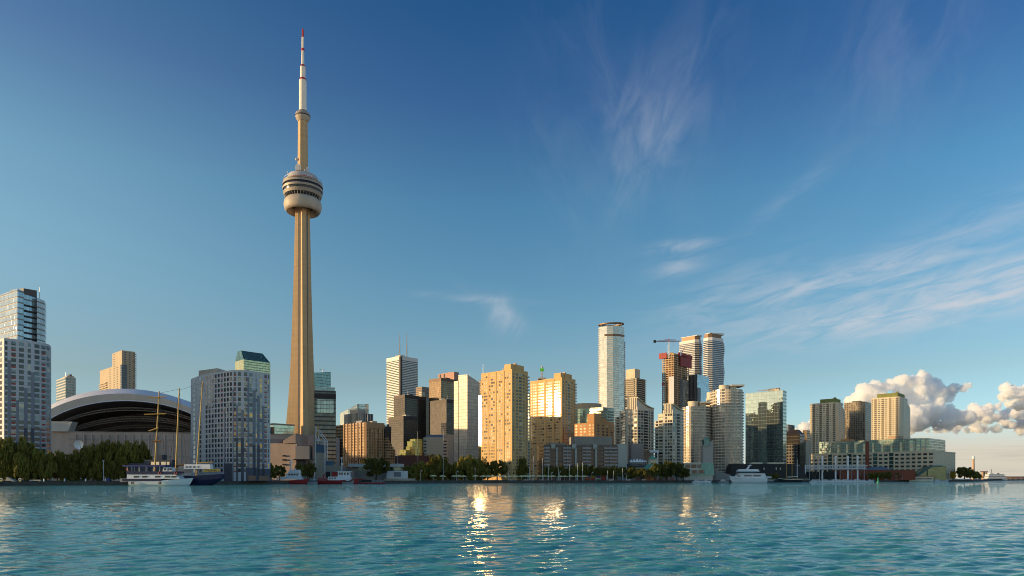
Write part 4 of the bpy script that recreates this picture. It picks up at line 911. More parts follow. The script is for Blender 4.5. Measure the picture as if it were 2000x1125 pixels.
# round balconied towers
def round_tower(label, D, xl, xr, yt, ydrum, dx0, dx1, yflat):
    xc = (xl + xr) / 2; r = (xr - xl) / 2 / F * D; b = Bld('round_tower', label, 'apartment tower', D, xc, 0)
    n = 40; foot = [(r * math.cos(2 * math.pi * k / n), r + r * math.sin(2 * math.pi * k / n)) for k in range(n)]; b.foot = foot
    H = b.z(yt); b.root.location.y = D
    mb = MB(); mb.lathe([(r * .96, 0), (r * .96, H)], n, 0, r)
    o = b.part('glass_wall', mb, curtain('round_tower_glass', 2.9, 1.55, (.16, .15, .13), (.48, .40, .31), .10, .30, metal=.4, rough=.12, rad=17, blind=.25)); 
    for k in range(60):
        z = H - 2.9 * (k + 1)
        if z < 4: break
        mb = MB(); N = 80; vs = []
        rr_ = [r * (1.0 + (.035 if (j // 5) % 2 else -.01)) for j in range(N)]
        ring = [(rr_[j] * math.cos(2 * math.pi * j / N), r + rr_[j] * math.sin(2 * math.pi * j / N)) for j in range(N)]
        mb.prism(ring, z - .25, z + (.75)); b.part('balcony_ring', mb, mat('warm_white_rail', (.56, .48, .39), .65, var=.05))
    mb = MB(); q = D / F; mb.lathe([((dx1 - dx0) / 2 * q, H), ((dx1 - dx0) / 2 * q, b.z(ydrum))], 28, ((dx0 + dx1) / 2 - xc) * q, r * .8); b.part('drum', mb, MC['cream_penthouse'])
    mb = MB(); x0, x1 = (dx1 + 1 - xc) * q, (xr - 2 - xc) * q; mb.box(x0, x1, r * .45, r * 1.5, b.z(yflat + 3), b.z(yflat)); mb.box(x0, x0 + 6, r * .6, r * 1.3, H, b.z(yflat + 3)); b.part('roof_pavilion', mb, MC['cream_penthouse'])
    return b
round_tower('shorter round balconied tower with a drum on its roof', 700, 1337, 1401, 793, 781.5, 1350, 1371, 783)
round_tower('taller round balconied tower with a drum on its roof', 690, 1398, 1461, 759, 749.5, 1412, 1432, 749)
b = Bld('apartment_tower', 'cream drum-topped tower piece between the two round towers', 'apartment tower', 720, 1396, 0)
mb = MB(); q = 720 / F; mb.lathe([(10 * q, 0), (10 * q, b.z(775)), (9 * q, b.z(775)), (9 * q, b.z(764))], 24, 0, 12); b.part('drum', mb, MC['cream_penthouse'], smooth=False)
# mirrored slab
b = box_bld('glass_tower', 'broad green mirrored office slab reflecting a dark tower', 'office tower', 746, 1456, 1529, 1536)
mb = MB(); mb.prism(b.foot, 0, b.z(762)); b.part('glass_wall', mb, curtain('green_mirror_glass', 3.9, 3.0, (.29, .35, .33), (.18, .21, .20), .06, .04, metal=.85, rough=.03, wob=.10, rnd=.12))
mb = MB(); mb.tube((2, 12, b.z(762) + .6), (2, b.wL * .7, b.z(762) + 2.2), .5); mb.tube((2, 8, b.z(762) + 3), (2, 26, b.z(762) + 2), .4); b.part('window_washing_rig', mb, STEEL); roofkit(b, b.z(762), 3)
mb = MB()
for k in range(44): b.fbox(mb, 0, 0, b.wR, b.z(762) - 2 - k * 3.9, b.z(762) - 1 - k * 3.9, 0, .15)
b.part('side_bands', mb, MC['cream_penthouse'])
for args in (('office_tower', 'black office tower with a faceted dark cap right of the mirrored slab', 800, 1532, 1562, 1572, 848, BK('black_steel_glass'), 838), ('office_tower', 'blue-grey glass office tower top behind the black capped tower', 1050, 1530, 1540, 1552, 829, MC['new_grey_glass'], None),
             ('office_block', 'beige strip of an office block between the black tower and the terminal', 820, 1566, 1574, 1584, 861, BC, None), ('office_block', 'brown flat-topped block above the beige strip', 1100, 1568, 1576, 1590, 840, MC['bronze_glass'], None)):
    nm, lb, D, xl, xc, xr, yt, mm, cap = args
    b = box_bld(nm, lb, 'office tower', D, xl, xc, xr); mb = MB(); mb.prism(b.foot, 0, b.z(yt)); b.part('wall', mb, mm)
    if cap:
        H = b.z(yt); mb = MB(); w_, l_ = b.wR, b.wL; mb.add([(0, 0, H), (w_, 0, H), (w_, l_, H), (0, l_, H), (w_ * .3, l_ * .25, b.z(cap)), (w_ * .7, l_ * .25, b.z(cap)), (w_ * .7, l_ * .75, b.z(cap)), (w_ * .3, l_ * .75, b.z(cap))], [(0, 1, 5, 4), (1, 2, 6, 5), (2, 3, 7, 6), (3, 0, 4, 7), (4, 5, 6, 7)]); b.part('cap', mb, mat('dark_cap', (.03, .025, .025), .5))
        mb = MB(); mb.prism(rect(-6, -.05, 2, l_ * .8), 0, b.z(868)); b.part('low_wing', mb, curtain('black_punched', 3.6, 3.2, (.02, .02, .02), (.10, .08, .07), .45, .4))
# beige balcony towers far right
HC_ = mat('khaki_precast', (.56, .48, .35), .8, var=.15)
GRN = mat('green_roof_box', (.17, .19, .06), .8)
def castle(label, D, xl, xc, xr, yt, box):
    b = box_bld('apartment_tower', label, 'apartment tower', D, xl, xc, xr + 5); H = b.z(yt)
    n = 6; mb = MB(); steps = []
    mb.prism(rect(0, b.wR * .2, 0, b.wL), 0, H)
    for k in range(n): 
        x0 = b.wR * (.2 + .8 * k / n); x1 = b.wR * (.2 + .8 * (k + 1) / n); mb.prism(rect(x0, x1, k * 1.0, b.wL), 0, H - k * 1.6); steps.append((x0, x1, k * 1.0, H - k * 1.6))
    b.part('wall', mb, HC_)
    for k in range(42):
        z = H - 4 - 2.8 * k
        if z < 12: break
        for f in (.10, .36, .62, .86):
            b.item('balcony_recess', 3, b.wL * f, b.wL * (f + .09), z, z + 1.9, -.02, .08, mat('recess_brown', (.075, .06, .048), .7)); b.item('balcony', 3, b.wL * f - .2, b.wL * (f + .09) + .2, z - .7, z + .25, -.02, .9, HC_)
        for f in (.02, .24, .28, .50, .54, .76): b.item('window', 3, b.wL * f, b.wL * (f + .03), z + .3, z + 1.7, -.02, .07, pick(random.random(), WMIX))
        for x0, x1, y, h in steps:
            if z < h - 3:
                p = rect(x0, x1, y, y + 5); b.item('balcony_recess', 0, .3, x1 - x0 - 1.4, z, z + 1.9, -.02, .08, G_DARK, p); b.item('balcony', 0, .1, x1 - x0 - 1.2, z - .7, z + .25, -.02, .9, HC_, p)
    mb = MB(); mb.prism(rect(.5, b.wR * .45, 2, b.wL * box), H, H + 5.4); b.part('roof_box', mb, GRN)
    mb = MB(); mb.prism(rect(b.wR * .42, b.wR * .7, 3, b.wL * .5), H - 3, H + 1.0); b.part('roof_glazing', mb, mat('teal_roof', (.08, .14, .15), .4))
    for k in range(3): mb = MB(); mb.box(1 + k * 4, 2.5 + k * 4, 3, 5, H + 5.4, H + 6.6 + k % 2); b.part('roof_vent', mb, GRN)
castle('left khaki balconied tower with a green roof box', 1000, 1582, 1634, 1652, 785, .62)
castle('right khaki balconied tower with a green roof box, taller, beside the cumulus cloud', 960, 1702, 1757, 1780, 774, .8)
b = box_bld('apartment_slab', 'brown ribbed slab between the two khaki balconied towers', 'apartment slab', 1080, 1648, 1690, 1712)
mb = MB(); mb.prism(b.foot, 0, b.z(784)); b.part('wall', mb, curtain('brown_rib_wall', 3.0, 3.4, (.06, .05, .04), (.24, .18, .12), .4, .5, metal=.35, blind=.2))
mb = MB(); mb.prism(rect(2, 14, 8, 20), b.z(784), b.z(781.5)); b.part('roof_box', mb, MC['brown_penthouse'])
# ---------------------------------------------------------------- long terminal warehouse on the water
b = box_bld('terminal_building', 'long beige waterfront warehouse with four storeys of green glass added on its roof', 'terminal building', 770, 1580, 1824, 1866, a=42)
H = b.z(881); L, W_ = b.wL, b.wR; TB = mat('tan_terminal_concrete', (.58, .47, .33), .8, var=.12)
mb = MB(); mb.prism(b.foot, 0, H); b.part('wall', mb, TB)
fh = H / 7.2; nb = 24
for k in range(nb):
    s0, s1 = L * k / nb, L * (k + 1) / nb
    for j in range(6):
        z = H - 1.2 - fh * (j + 1) + fh * .28
        if k in (4, 8, 13, 16): 
            b.item('window', 3, s0 + .6, s1 - .6, z - .3, z + fh * .78, -.02, .12, MC['teal_window'])
        else: b.item('window', 3, s0 + 1.1, s1 - 1.1, z, z + fh * .5, -.02, .1, pick(random.random(), [(.55, G_DARK), (.35, MC['teal_window']), (.1, G_PALE)]))
for k in range(9):
    for j in range(6): z = H - 1.2 - fh * (j + 1) + fh * .22; b.item('window', 0, 2.5 + k * (W_ - 4) / 9, 2.5 + k * (W_ - 4) / 9 + 1.5, z, z + 2.4, -.02, .08, G_PALE)
mb = MB(); b.fbox(mb, 3, -.1, L + .1, H - .8, H + .5, -.3, .25); b.fbox(mb, 0, -.1, W_ + .1, H - .8, H + .5, -.3, .25); b.part('cornice', mb, TB)
gt = curtain('green_penthouse_glass', 3.1, 3.0, (.27, .35, .28), (.24, .31, .28), .16, .16, metal=.5, blind=.22, rough=.09, wob=.3)
Hp = b.z(856, 790); 
mb = MB(); mb.prism([(7, 20), (14, 9), (W_ - 6, 9), (W_ - 4, 20), (W_ - 4, L * .86), (7, L * .86)], H, Hp); mb.prism(rect(9, W_ - 4, L * .86, L - 9), H, Hp - .4); b.part('glass_storeys', mb, gt)
mb = MB()
for k in range(9): y = 26 + k * (L - 50) / 9; mb.prism([(3.5, y), (7, y - 4), (7, y + 10), (3.5, y + 6)], H, Hp - 2.5 - (k % 3))
b.part('glass_bay', mb, gt)
for k in range(4):
    mb = MB(); mb.prism([(6.6, 20.5), (14, 8.4), (W_ - 5.6, 8.4), (W_ - 3.4, 20.5), (W_ - 3.4, 24), (6.6, 24)], H + 3.1 * k + 2.7, H + 3.1 * k + 3.0); b.part('terrace_slab', mb, MC['teal_roof'])
mb = MB(); mb.prism(rect(9, 24, 8 + L * .22, 20 + L * .22), Hp, Hp + 4); b.part('roof_box', mb, MC['tan_parapet'])
mb = MB(); mb.prism(rect(9, 20, L * .66, L * .75), Hp, Hp + 2.4); b.part('roof_box', mb, MC['orange_brick'])
ch = thing('brick_chimney', 'tall round red brick chimney standing before the long terminal', 'chimney', (wx(1694, 735), 735, GZ))
cz_ = lambda py: wz(py, 735) - GZ
mb = MB(); mb.lathe([(2.2, 0), (1.75, cz_(868)), (1.7, cz_(862))], 16); obj('stack', mb, mat('red_brick', (.20, .055, .03), .8), ch)
mb = MB(); mb.lathe([(1.9, cz_(862)), (1.9, cz_(859.5)), (1.2, cz_(859.5))], 16); obj('cap', mb, CONC2, ch)
b = Bld('theatre_hall', 'low red brick hall with a grey roof in front of the long terminal', 'hall', 725, 1640, 0)
q = 725 / F; mb = MB(); mb.prism(rect(0, 148 * q, 0, 20), 0, b.z(918)); b.part('wall', mb, MC['red_brick'])
mb = MB(); x0, x1 = 52 * q, 103 * q; mb.add([(x0, -.5, b.z(918)), (x1, -.5, b.z(918)), (x1, 18, b.z(911)), (x0, 18, b.z(911)), (x0, 18, b.z(918)), (x1, 18, b.z(918))], [(0, 1, 2, 3), (1, 5, 2), (0, 3, 4), (3, 2, 5, 4)]); b.part('roof', mb, MC['slate_roof'])
mb = MB(); mb.prism(rect(-55 * q, -.5, 3, 20), 0, b.z(921)); b.part('side_hall', mb, mat('dark_timber', (.03, .025, .022), .8))
b = Bld('atrium', 'green glass entrance atrium with sloping sides at the right end of the terminal', 'atrium', 752, 1778, 0)
q = 752 / F; mb = MB(); mb.prism(rect(34 * q, 70 * q, 0, 10), 0, b.z(910)); mb.prism(rect(8 * q, 34 * q, 1, 10), 0, [b.z(929), b.z(913), b.z(913), b.z(929)]); b.part('glass_wall', mb, curtain('lime_atrium', 2.4, 2.4, (.13, .18, .10), (.06, .12, .10), .1, .1, metal=.4))
mb = MB(); mb.tube((2, -.6, .5), (42 * q, -.6, b.z(909.5)), .9, n=4); mb.box(42 * q, 62 * q, -1, 0, b.z(911.5), b.z(909)); b.part('glass_canopy', mb, MC['teal_roof'])
# ---------------------------------------------------------------- low waterfront buildings
b = Bld('rescue_station', 'low grey waterfront station with a blue barrel roof behind the red fireboat', 'station', 480, 616, 3)
q = 480 / F; X = lambda px: b.hit(px, (0, 0), (1, 0))
GW = mat('station_cladding', (.27, .25, .22), .7, var=.15)
mb = MB(); mb.prism(rect(0, X(668), 0, 14), 0, b.z(909)); mb.prism(rect(X(668), X(690), 1.5, 14), 0, b.z(920)); b.part('wall', mb, GW)
b.foot = rect(0, X(668), 0, 14)
for i, (pa, pb) in enumerate(((622, 632), (635, 645), (648, 660))): b.item('garage_door', 0, X(pa), X(pb), 0, b.z(922), -.02, .1, BLK if i != 2 else MC['red_panel'])
b.item('door', 0, X(664), X(667), 0, 2.6, -.02, .12, WHITE)
mb = MB(); n = 10; x0, x1 = X(623), X(653); pts = [(x0 + (x1 - x0) * k / n, b.z(909) + 3.4 * math.sin(math.pi * .5 * min(1, k / 6))) for k in range(n + 1)]
mb.add([(x, 1, b.z(909)) for x, z in pts] + [(x, 1, z) for x, z in pts] + [(x, 12, z) for x, z in pts], [(k, k + 1, n + 2 + k, n + 1 + k) for k in range(n)] + [(n + 1 + k, n + 2 + k, 2 * n + 3 + k, 2 * n + 2 + k) for k in range(n)]); b.part('barrel_roof', mb, mat('blue_roof', (.07, .13, .20), .5))
b = Bld('drill_tower', 'white steel framed training tower with a blue panel beside the tall tower foot', 'training tower', 478, 614.5, 0)
q = 478 / F; mb = MB(); mb.box(.6, 17 * q, .5, 6, 0, b.z(884)); b.part('wall', mb, CONC2)
mb = MB(); mb.prism(rect(.6, 18 * q, .45, 6), b.z(884), [b.z(866), b.z(869), b.z(869), b.z(866)]); b.part('blue_panel', mb, MC['blue_roof'])
WS = mat('white_steel', (.62, .62, .63), .5, var=.08)
mb = MB(); w_ = 20 * q
for x, y, yt in ((0, 0, 834), (w_, 0, 860), (0, 6.5, 836), (w_, 6.5, 860)): mb.tube((x, y, 0), (x + (1.0 if x == 0 else 0), y, b.z(yt)), .35, n=6)
for y in (0, 6.5): mb.tube((.6, y, b.z(836)), (w_, y, b.z(860)), .28); mb.tube((0, y, b.z(861.5)), (w_, y, b.z(861.5)), .28); mb.tube((w_ * .55, y, b.z(868)), (w_, y, b.z(861)), .22); mb.tube((.4, y, b.z(848)), (w_ * .3, y, b.z(861)), .2)
b.part('frame', mb, WS)
mb = MB(); mb.box(.3, 2.2, 1, 3, b.z(850), b.z(834)); b.part('hose_rack', mb, mat('ochre_panel', (.45, .27, .08), .7))
b = Bld('music_pavilion', 'long low pavilion with thick white roof edge and pale stage wall', 'pavilion', 500, 668, 6)
X = lambda px: b.hit(px, (0, 0), (1, 0)); b.foot = rect(X(668.1), X(792), 0, 14)
mb = MB(); mb.prism(rect(X(672), X(785), 2, 14), 0, b.z(914)); b.part('wall', mb, GW)
mb = MB(); mb.prism(rect(X(680), X(787), -1, 15), b.z(912), b.z(905.5)); b.part('roof', mb, mat('white_roof_edge', (.46, .45, .43), .7))
mb = MB(); mb.prism(rect(X(756), X(797), -5, -4), 0, b.z(919.5, 495)); b.part('stage_wall', mb, WS)
for pa, pb in ((700, 718), (722, 742), (745, 784)): b.item('window', 0, b.s_at(0, pa), b.s_at(0, pb), b.z(919), b.z(912.5), -2.0, -1.8, MC['teal_window'])
mb = MB(); mb.box(X(770), X(784), -5.15, -5.0, b.z(931, 495), b.z(922, 495)); b.part('stage_opening', mb, GREYM)
mb = MB(); mb.prism(rect(X(752), X(812), -9, -7.5), 0, 1.6); b.part('pier_deck', mb, CONC2)
# dark harbour hotel
b = Bld('harbour_hotel', 'low dark glass harbour hotel with pale pillars and stacked balconies', 'hotel', 585, 1062, 10)
X = lambda px: b.hit(px, (0, 0), (1, 0)); W_ = X(1224); b.foot = rect(0, W_, 0, 26); H = b.z(868)
mb = MB(); mb.prism(rect(0, X(1206), 0, 26), 0, H); b.part('glass_wall', mb, curtain('dark_hotel_glass', 3.2, 2.2, (.035, .035, .038), (.05, .045, .042), .14, .06, metal=.4, rough=.12))
mb = MB(); mb.prism(rect(X(1206), W_, -.6, 26), 0, b.z(866)); b.part('end_wall', mb, mat('grey_block_wall', (.38, .38, .34), .8, var=.15))
mb = MB(); mb.prism(rect(X(1126), X(1200), 6, 24), H, b.z(852, 595)); mb.prism(rect(X(1076), X(1108), 4, 20), H, H + 1.5); b.part('roof_box', mb, mat('grey_roof_box', (.26, .23, .20), .8))
mb = MB()
for pa, pb in ((1076, 1084), (1117, 1125), (1158, 1166)): mb.box(X(pa), X(pb), -1.0, 6, H - 3.4, H + .6)
b.part('roof_beam', mb, MC['grey_block_wall'])
for pa, pb in ((1085.5, 1088.5), (1122.5, 1126), (1161.5, 1165.5)): b.item('pillar', 0, X(pa), X(pb), 0, H - 2.5, -.02, 1.0, MC['grey_block_wall'])
for k in range(8):
    z = H - 3 - 2.9 * k
    if z < 1: break
    for pa, pb in ((1062, 1073), (1099, 1115), (1137, 1153.5), (1179, 1205)): b.item('balcony', 0, X(pa), X(pb), z - .6, z + .75, -.02, 1.7, mat('grey_balcony', (.36, .33, .32), .8)); b.item('balcony_post', 0, (X(pa) + X(pb)) / 2 - .25, (X(pa) + X(pb)) / 2 + .25, z + .75, z + 2.3, .9, 1.5, MC['grey_balcony'])
b = Bld('lift_tower_block', 'plain beige windowless block right of the dark harbour hotel', 'block', 620, 1233, 0)
X = lambda px: b.hit(px, (0, 0), (1, 0)); mb = MB(); mb.prism(rect(0, X(1257), 0, 15), 0, b.z(866)); b.part('wall', mb, mat('mauve_beige_wall', (.27, .22, .20), .8)); mb = MB(); mb.box(6, 8, -.1, .2, 10, 12); b.part('window', mb, G_DARK)
b = Bld('glass_pavilion', 'black glass box with a pale roof corner behind the white tents', 'pavilion', 630, 1246, 0)
X = lambda px: b.hit(px, (0, 0), (1, 0)); mb = MB(); mb.prism(rect(0, X(1272), 0, 15), 0, b.z(879)); b.part('glass_wall', mb, MC['dark_hotel_glass']); mb = MB(); mb.prism(rect(X(1268), X(1286), -2, 14), b.z(884), b.z(879.5)); mb.prism(rect(X(1283), X(1285), -1.5, 0), 0, b.z(884)); b.part('roof_corner', mb, WS)
b = Bld('terrace_restaurant', 'round terrace pavilion topped with a row of white tents', 'restaurant', 600, 1246, 0)
q = 600 / F; mb = MB(); mb.lathe([(18 * q, 0), (18 * q, b.z(913))], 24, 0, 9); mb.lathe([(20 * q, b.z(911)), (20.5 * q, b.z(906))], 24, 0, 9, mi=1); b.part('wall', mb, [CONC2, MC['slate_roof']])
for k in range(6):
    mb = MB(); x = (-14 + k * 5.6) * q; y = -4 + abs(k - 2.5) * 1.2; s_ = 3.0 * q
    mb.add([(x - s_, y - 1.4, b.z(902)), (x + s_, y - 1.4, b.z(902)), (x + s_, y + 2.4, b.z(902)), (x - s_, y + 2.4, b.z(902)), (x, y + .5, b.z(895 + abs(k - 2))), (x - s_, y - 1.4, b.z(903)), (x + s_, y - 1.4, b.z(903))], [(0, 1, 4), (1, 2, 4), (2, 3, 4), (3, 0, 4), (0, 5, 6, 1)]); b.part('tent_roof', mb, WHITE)
mb = MB()
for k in range(9): x = (-16 + k * 4) * q; mb.tube((x, -2, b.z(907)), (x, -2, b.z(902)), .12, n=4)
b.part('tent_posts', mb, WS)
GP = mat('green_copper', (.15, .30, .22), .6, var=.15)
b = Bld('gazebo', 'small cream gazebo with a green pyramid roof by the black glass box', 'gazebo', 590, 1276, 0)
mb = MB(); mb.prism(rect(-3.4, 3.4, 0, 6), 0, b.z(897)); b.part('wall', mb, MC['cream_penthouse']); mb = MB(); z = b.z(897); mb.add([(-4, -.5, z), (4, -.5, z), (4, 6.5, z), (-4, 6.5, z), (0, 3, b.z(889))], [(0, 1, 4), (1, 2, 4), (2, 3, 4), (3, 0, 4), (3, 2, 1, 0)]); b.part('roof', mb, GP)
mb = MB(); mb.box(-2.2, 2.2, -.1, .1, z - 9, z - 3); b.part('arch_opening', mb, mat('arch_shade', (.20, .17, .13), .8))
b = Bld('market_tent', 'sloping green tent roof among the waterfront trees', 'tent', 580, 1268, 0)
mb = MB(); z = b.z(917); mb.add([(-5, -1, z), (5, -1, z), (5, 6, z), (-5, 6, z), (-1, 2, b.z(906)), (3.5, 2, b.z(906))], [(0, 1, 5, 4), (1, 2, 5), (2, 3, 4, 5), (3, 0, 4), (3, 2, 1, 0)]); b.part('roof', mb, GP); mb = MB(); mb.prism(rect(-4, 4, 0, 5), 0, z); b.part('wall', mb, mat('apricot_wall', (.48, .25, .11), .8))
b = Bld('control_tower', 'slim concrete control tower with a glazed cab and green cap on the quay', 'control tower', 618, 1373, 0)
q = 618 / F; mb = MB(); mb.prism(rect(0, 20 * q, 0, 8), 0, b.z(869)); b.part('shaft', mb, mat('grey_concrete', (.34, .31, .28), .85, var=.25))
mb = MB(); mb.prism(rect(1.2 * q, 12 * q, -1.2, 6), b.z(871), b.z(860)); b.part('glazed_cab', mb, curtain('cab_glass', 2.2, 1.6, (.06, .14, .17), (.10, .12, .12), .1, .1)); mb = MB(); mb.prism(rect(13 * q, 20 * q, 0, 8), b.z(869), b.z(862)); b.part('upper_block', mb, MC['grey_concrete'])
mb = MB(); z = b.z(860); mb.add([(.5 * q, -1.6, z), (13 * q, -1.6, z), (13 * q, 7, z), (.5 * q, 7, z), (6 * q, 2, b.z(854)), (9 * q, 2, b.z(854))], [(0, 1, 5, 4), (1, 2, 5), (2, 3, 4, 5), (3, 0, 4), (3, 2, 1, 0)]); b.part('cap', mb, GP)
b = Bld('harbour_office', 'concrete framed harbour office with a stepped green glass gable below the control tower', 'office', 606, 1336, 0)
X = lambda px: b.hit(px, (0, 0), (1, 0)); mb = MB(); mb.prism(rect(0, X(1392), 0, 12), 0, b.z(904)); b.part('wall', mb, MC['cream_condo_wall']); b.foot = rect(0, X(1392), 0, 12)
for pa, pb, ya, yb in ((1338, 1348, 914, 907), (1350, 1360, 914, 907), (1362, 1370, 914, 907), (1351, 1361, 925, 918), (1363, 1374, 925, 918), (1338, 1346, 932, 926)): b.item('window', 0, X(pa), X(pb), b.z(ya), b.z(yb), -.02, .15, G_DARK)
mb = MB(); P = [(1349, 928), (1395, 928), (1393, 905), (1371, 904.5), (1371, 909), (1366, 909), (1366, 915), (1376, 915), (1376, 919), (1355, 925.5)]
P = [(1349, 928), (1395, 928), (1393, 904), (1371, 904), (1368, 914), (1376, 917), (1376, 925), (1352, 925.5)]
v0 = [(X(px), -.6, b.z(py)) for px, py in P]; v1 = [(x, -.05, z) for x, y, z in v0]; n = len(P)
mb.add(v0 + v1, [tuple(range(n)), tuple(range(n, 2 * n))[::-1]] + [(k, n + k, n + (k + 1) % n, (k + 1) % n) for k in range(n)]); b.part('green_gable', mb, curtain('mint_gable_glass', 2.0, 1.6, (.20, .36, .28), (.18, .32, .26), .06, .06, metal=.15, rough=.4))
b = Bld('quay_warehouse', 'long low black roofed quay warehouse with raked ends behind the white yacht', 'warehouse', 665, 1424, 0)
X = lambda px: b.hit(px, (0, 0), (1, 0)); mb = MB(); z = b.z(934); zt_ = b.z(906)
mb.add([(X(1424), 0, z), (X(1578), 0, z), (X(1566), 4, zt_), (X(1432), 4, zt_), (X(1424), 20, z), (X(1578), 20, z), (X(1566), 16, zt_), (X(1432), 16, zt_)], [(0, 1, 2, 3), (1, 5, 6, 2), (5, 4, 7, 6), (4, 0, 3, 7), (3, 2, 6, 7)]); b.part('roof', mb, mat('black_slate', (.030, .025, .024), .7, var=.3))
mb = MB(); mb.prism(rect(X(1394), X(1580), 1, 19), 0, z); b.part('wall', mb, mat('quay_wall_panel', (.20, .18, .16), .8)); mb = MB()
for pa, pb in ((1471, 1493), (1505, 1536)): mb = MB(); mb.box(X(pa), X(pb), 5, 10, zt_, zt_ + 1.6); b.part('roof_light', mb, MC['cream_penthouse'])
for pa in (1493, 1517, 1525): mb = MB(); mb.box(X(pa), X(pa + 1.6), 1.6, 3, b.z(918), b.z(913)); b.part('dormer', mb, MC['cream_penthouse'])
b = Bld('quay_shed', 'pale curved quay shed left of the white yacht', 'shed', 640, 1398, 0)
X = lambda px: b.hit(px, (0, 0), (1, 0)); mb = MB(); z = b.z(928); mb.add([(0, 0, 0), (X(1428), 0, 0), (X(1428), 8, 0), (0, 8, 0), (0, 0, b.z(913)), (X(1408), 0, b.z(922)), (X(1428), 0, z), (X(1428), 8, z), (X(1408), 8, b.z(922)), (0, 8, b.z(913))], [(0, 1, 6, 5, 4), (1, 2, 7, 6), (2, 3, 9, 8, 7), (3, 0, 4, 9), (4, 5, 8, 9), (5, 6, 7, 8)]); b.part('wall', mb, MC['grey_concrete'])
b = Bld('boathouse', 'small dark blue boathouse with lit windows left of the tall ship masts', 'boathouse', 372, 281, 0)
X = lambda px: b.hit(px, (0, 0), (1, 0)); mb = MB(); mb.prism(rect(0, X(336), 0, 6), 0, b.z(898)); mb.prism(rect(X(304), X(315), 1, 6), b.z(898), b.z(888)); b.part('wall', mb, mat('blue_black_cladding', (.05, .055, .075), .7)); b.foot = rect(0, X(336), 0, 6)
m_, n_, p_ = newmat('lit_window'); p_.inputs['Base Color'].default_value = (.5, .4, .25, 1); p_.inputs['Emission Color'].default_value = (1, .75, .4, 1); p_.inputs['Emission Strength'].default_value = .28
for pa, pb in ((295, 303), (304, 311), (315, 324), (326, 331)): b.item('window', 0, X(pa), X(pb), b.z(908), b.z(902), -.02, .1, m_)
mb = MB(); mb.prism(rect(-8, 3, -.3, 5), 0, b.z(905)); b.part('side_shed', mb, MC['blue_black_cladding'])
# truss footbridge
t = thing('truss_footbridge', 'white truss footbridge hung between four tall lit pylons beside the marina', 'footbridge', (wx(1632, 690), 690, GZ)); D = 690; q = D / F
zz = lambda py: wz(py, D) - GZ; xx = lambda px: (px - 1632) * q
for px in (1573, 1606, 1632, 1656, 1675): mb = MB(); mb.tube((xx(px), 0, 0), (xx(px), 0, zz(891.5 if px > 1580 else 908)), .75 if px > 1580 else .5, n=10); mb.tube((xx(px), 0, zz(893)), (xx(px), 0, zz(890.5)), 1.0, n=10) if px > 1580 else 0; obj('pylon', mb, WHITE, t)
mb = MB()
for y in (-1.6, 1.6):
    mb.tube((xx(1573), y, zz(908.8)), (xx(1693), y, zz(909.5)), .35, n=6); mb.tube((xx(1573), y, zz(916)), (xx(1690), y, zz(916)), .35, n=6)
    for k in range(18):
        a = 1574 + k * 6.5; mb.tube((xx(a), y, zz(916)), (xx(a + 3.25), y, zz(909)), .22, n=4); mb.tube((xx(a + 3.25), y, zz(909)), (xx(a + 6.5), y, zz(916)), .22, n=4)
obj('truss', mb, WS, t); mb = MB(); mb.box(xx(1573), xx(1690), -1.7, 1.7, zz(917), zz(916.4)); obj('deck', mb, BLK, t)
# ---------------------------------------------------------------- far right shore
t = thing('smokestack', 'far pale round smokestack standing alone on the right', 'chimney', (wx(1901, 1300), 1300, GZ)); D = 1300
zz = lambda py: wz(py, 1300) - GZ
mb = MB(); mb.lathe([(2.6, 0), (2.0, zz(896))], 16); obj('stack', mb, mat('pink_concrete', (.48, .33, .23), .8), t); mb = MB(); mb.lathe([(2.3, zz(896)), (2.4, zz(891.5)), (1.4, zz(891.5))], 16); obj('cap', mb, WHITE, t)
t = thing('silos', 'pair of short pale silos on the far right shore', 'silos', (wx(1922, 1300), 1300, GZ))
for k in (-1, 1): mb = MB(); mb.lathe([(2.6, 0), (2.6, wz(922, 1300) - GZ)], 16, cx=k * 2.9); obj('silo', mb, MC['pink_concrete'], t)
mb = MB(); mb.box(-6, 6, -2, 2, wz(922, 1300) - GZ, wz(920.5, 1300) - GZ); obj('head_house', mb, MC['red_brick'], t)
t = thing('port_shed', 'long low sunlit brick shed on the far right shore', 'shed', (wx(1985, 1750), 1750, GZ)); zz = lambda py: wz(py, 1750) - GZ; q = 1750 / F
mb = MB(); mb.box(-28 * q, 45 * q, 0, 30, 0, zz(932)); obj('wall', mb, mat('salmon_brick', (.48, .22, .12), .8), t); mb = MB(); mb.box(-28 * q, 45 * q, 1, 29, zz(932), zz(930.5)); obj('roof', mb, MC['slate_roof'], t)
for k in range(5): mb = MB(); mb.box((-14 + k * 11) * q, (-10 + k * 11) * q, -.3, .2, 0, zz(934)); obj('door', mb, MC['cream_penthouse'], t)
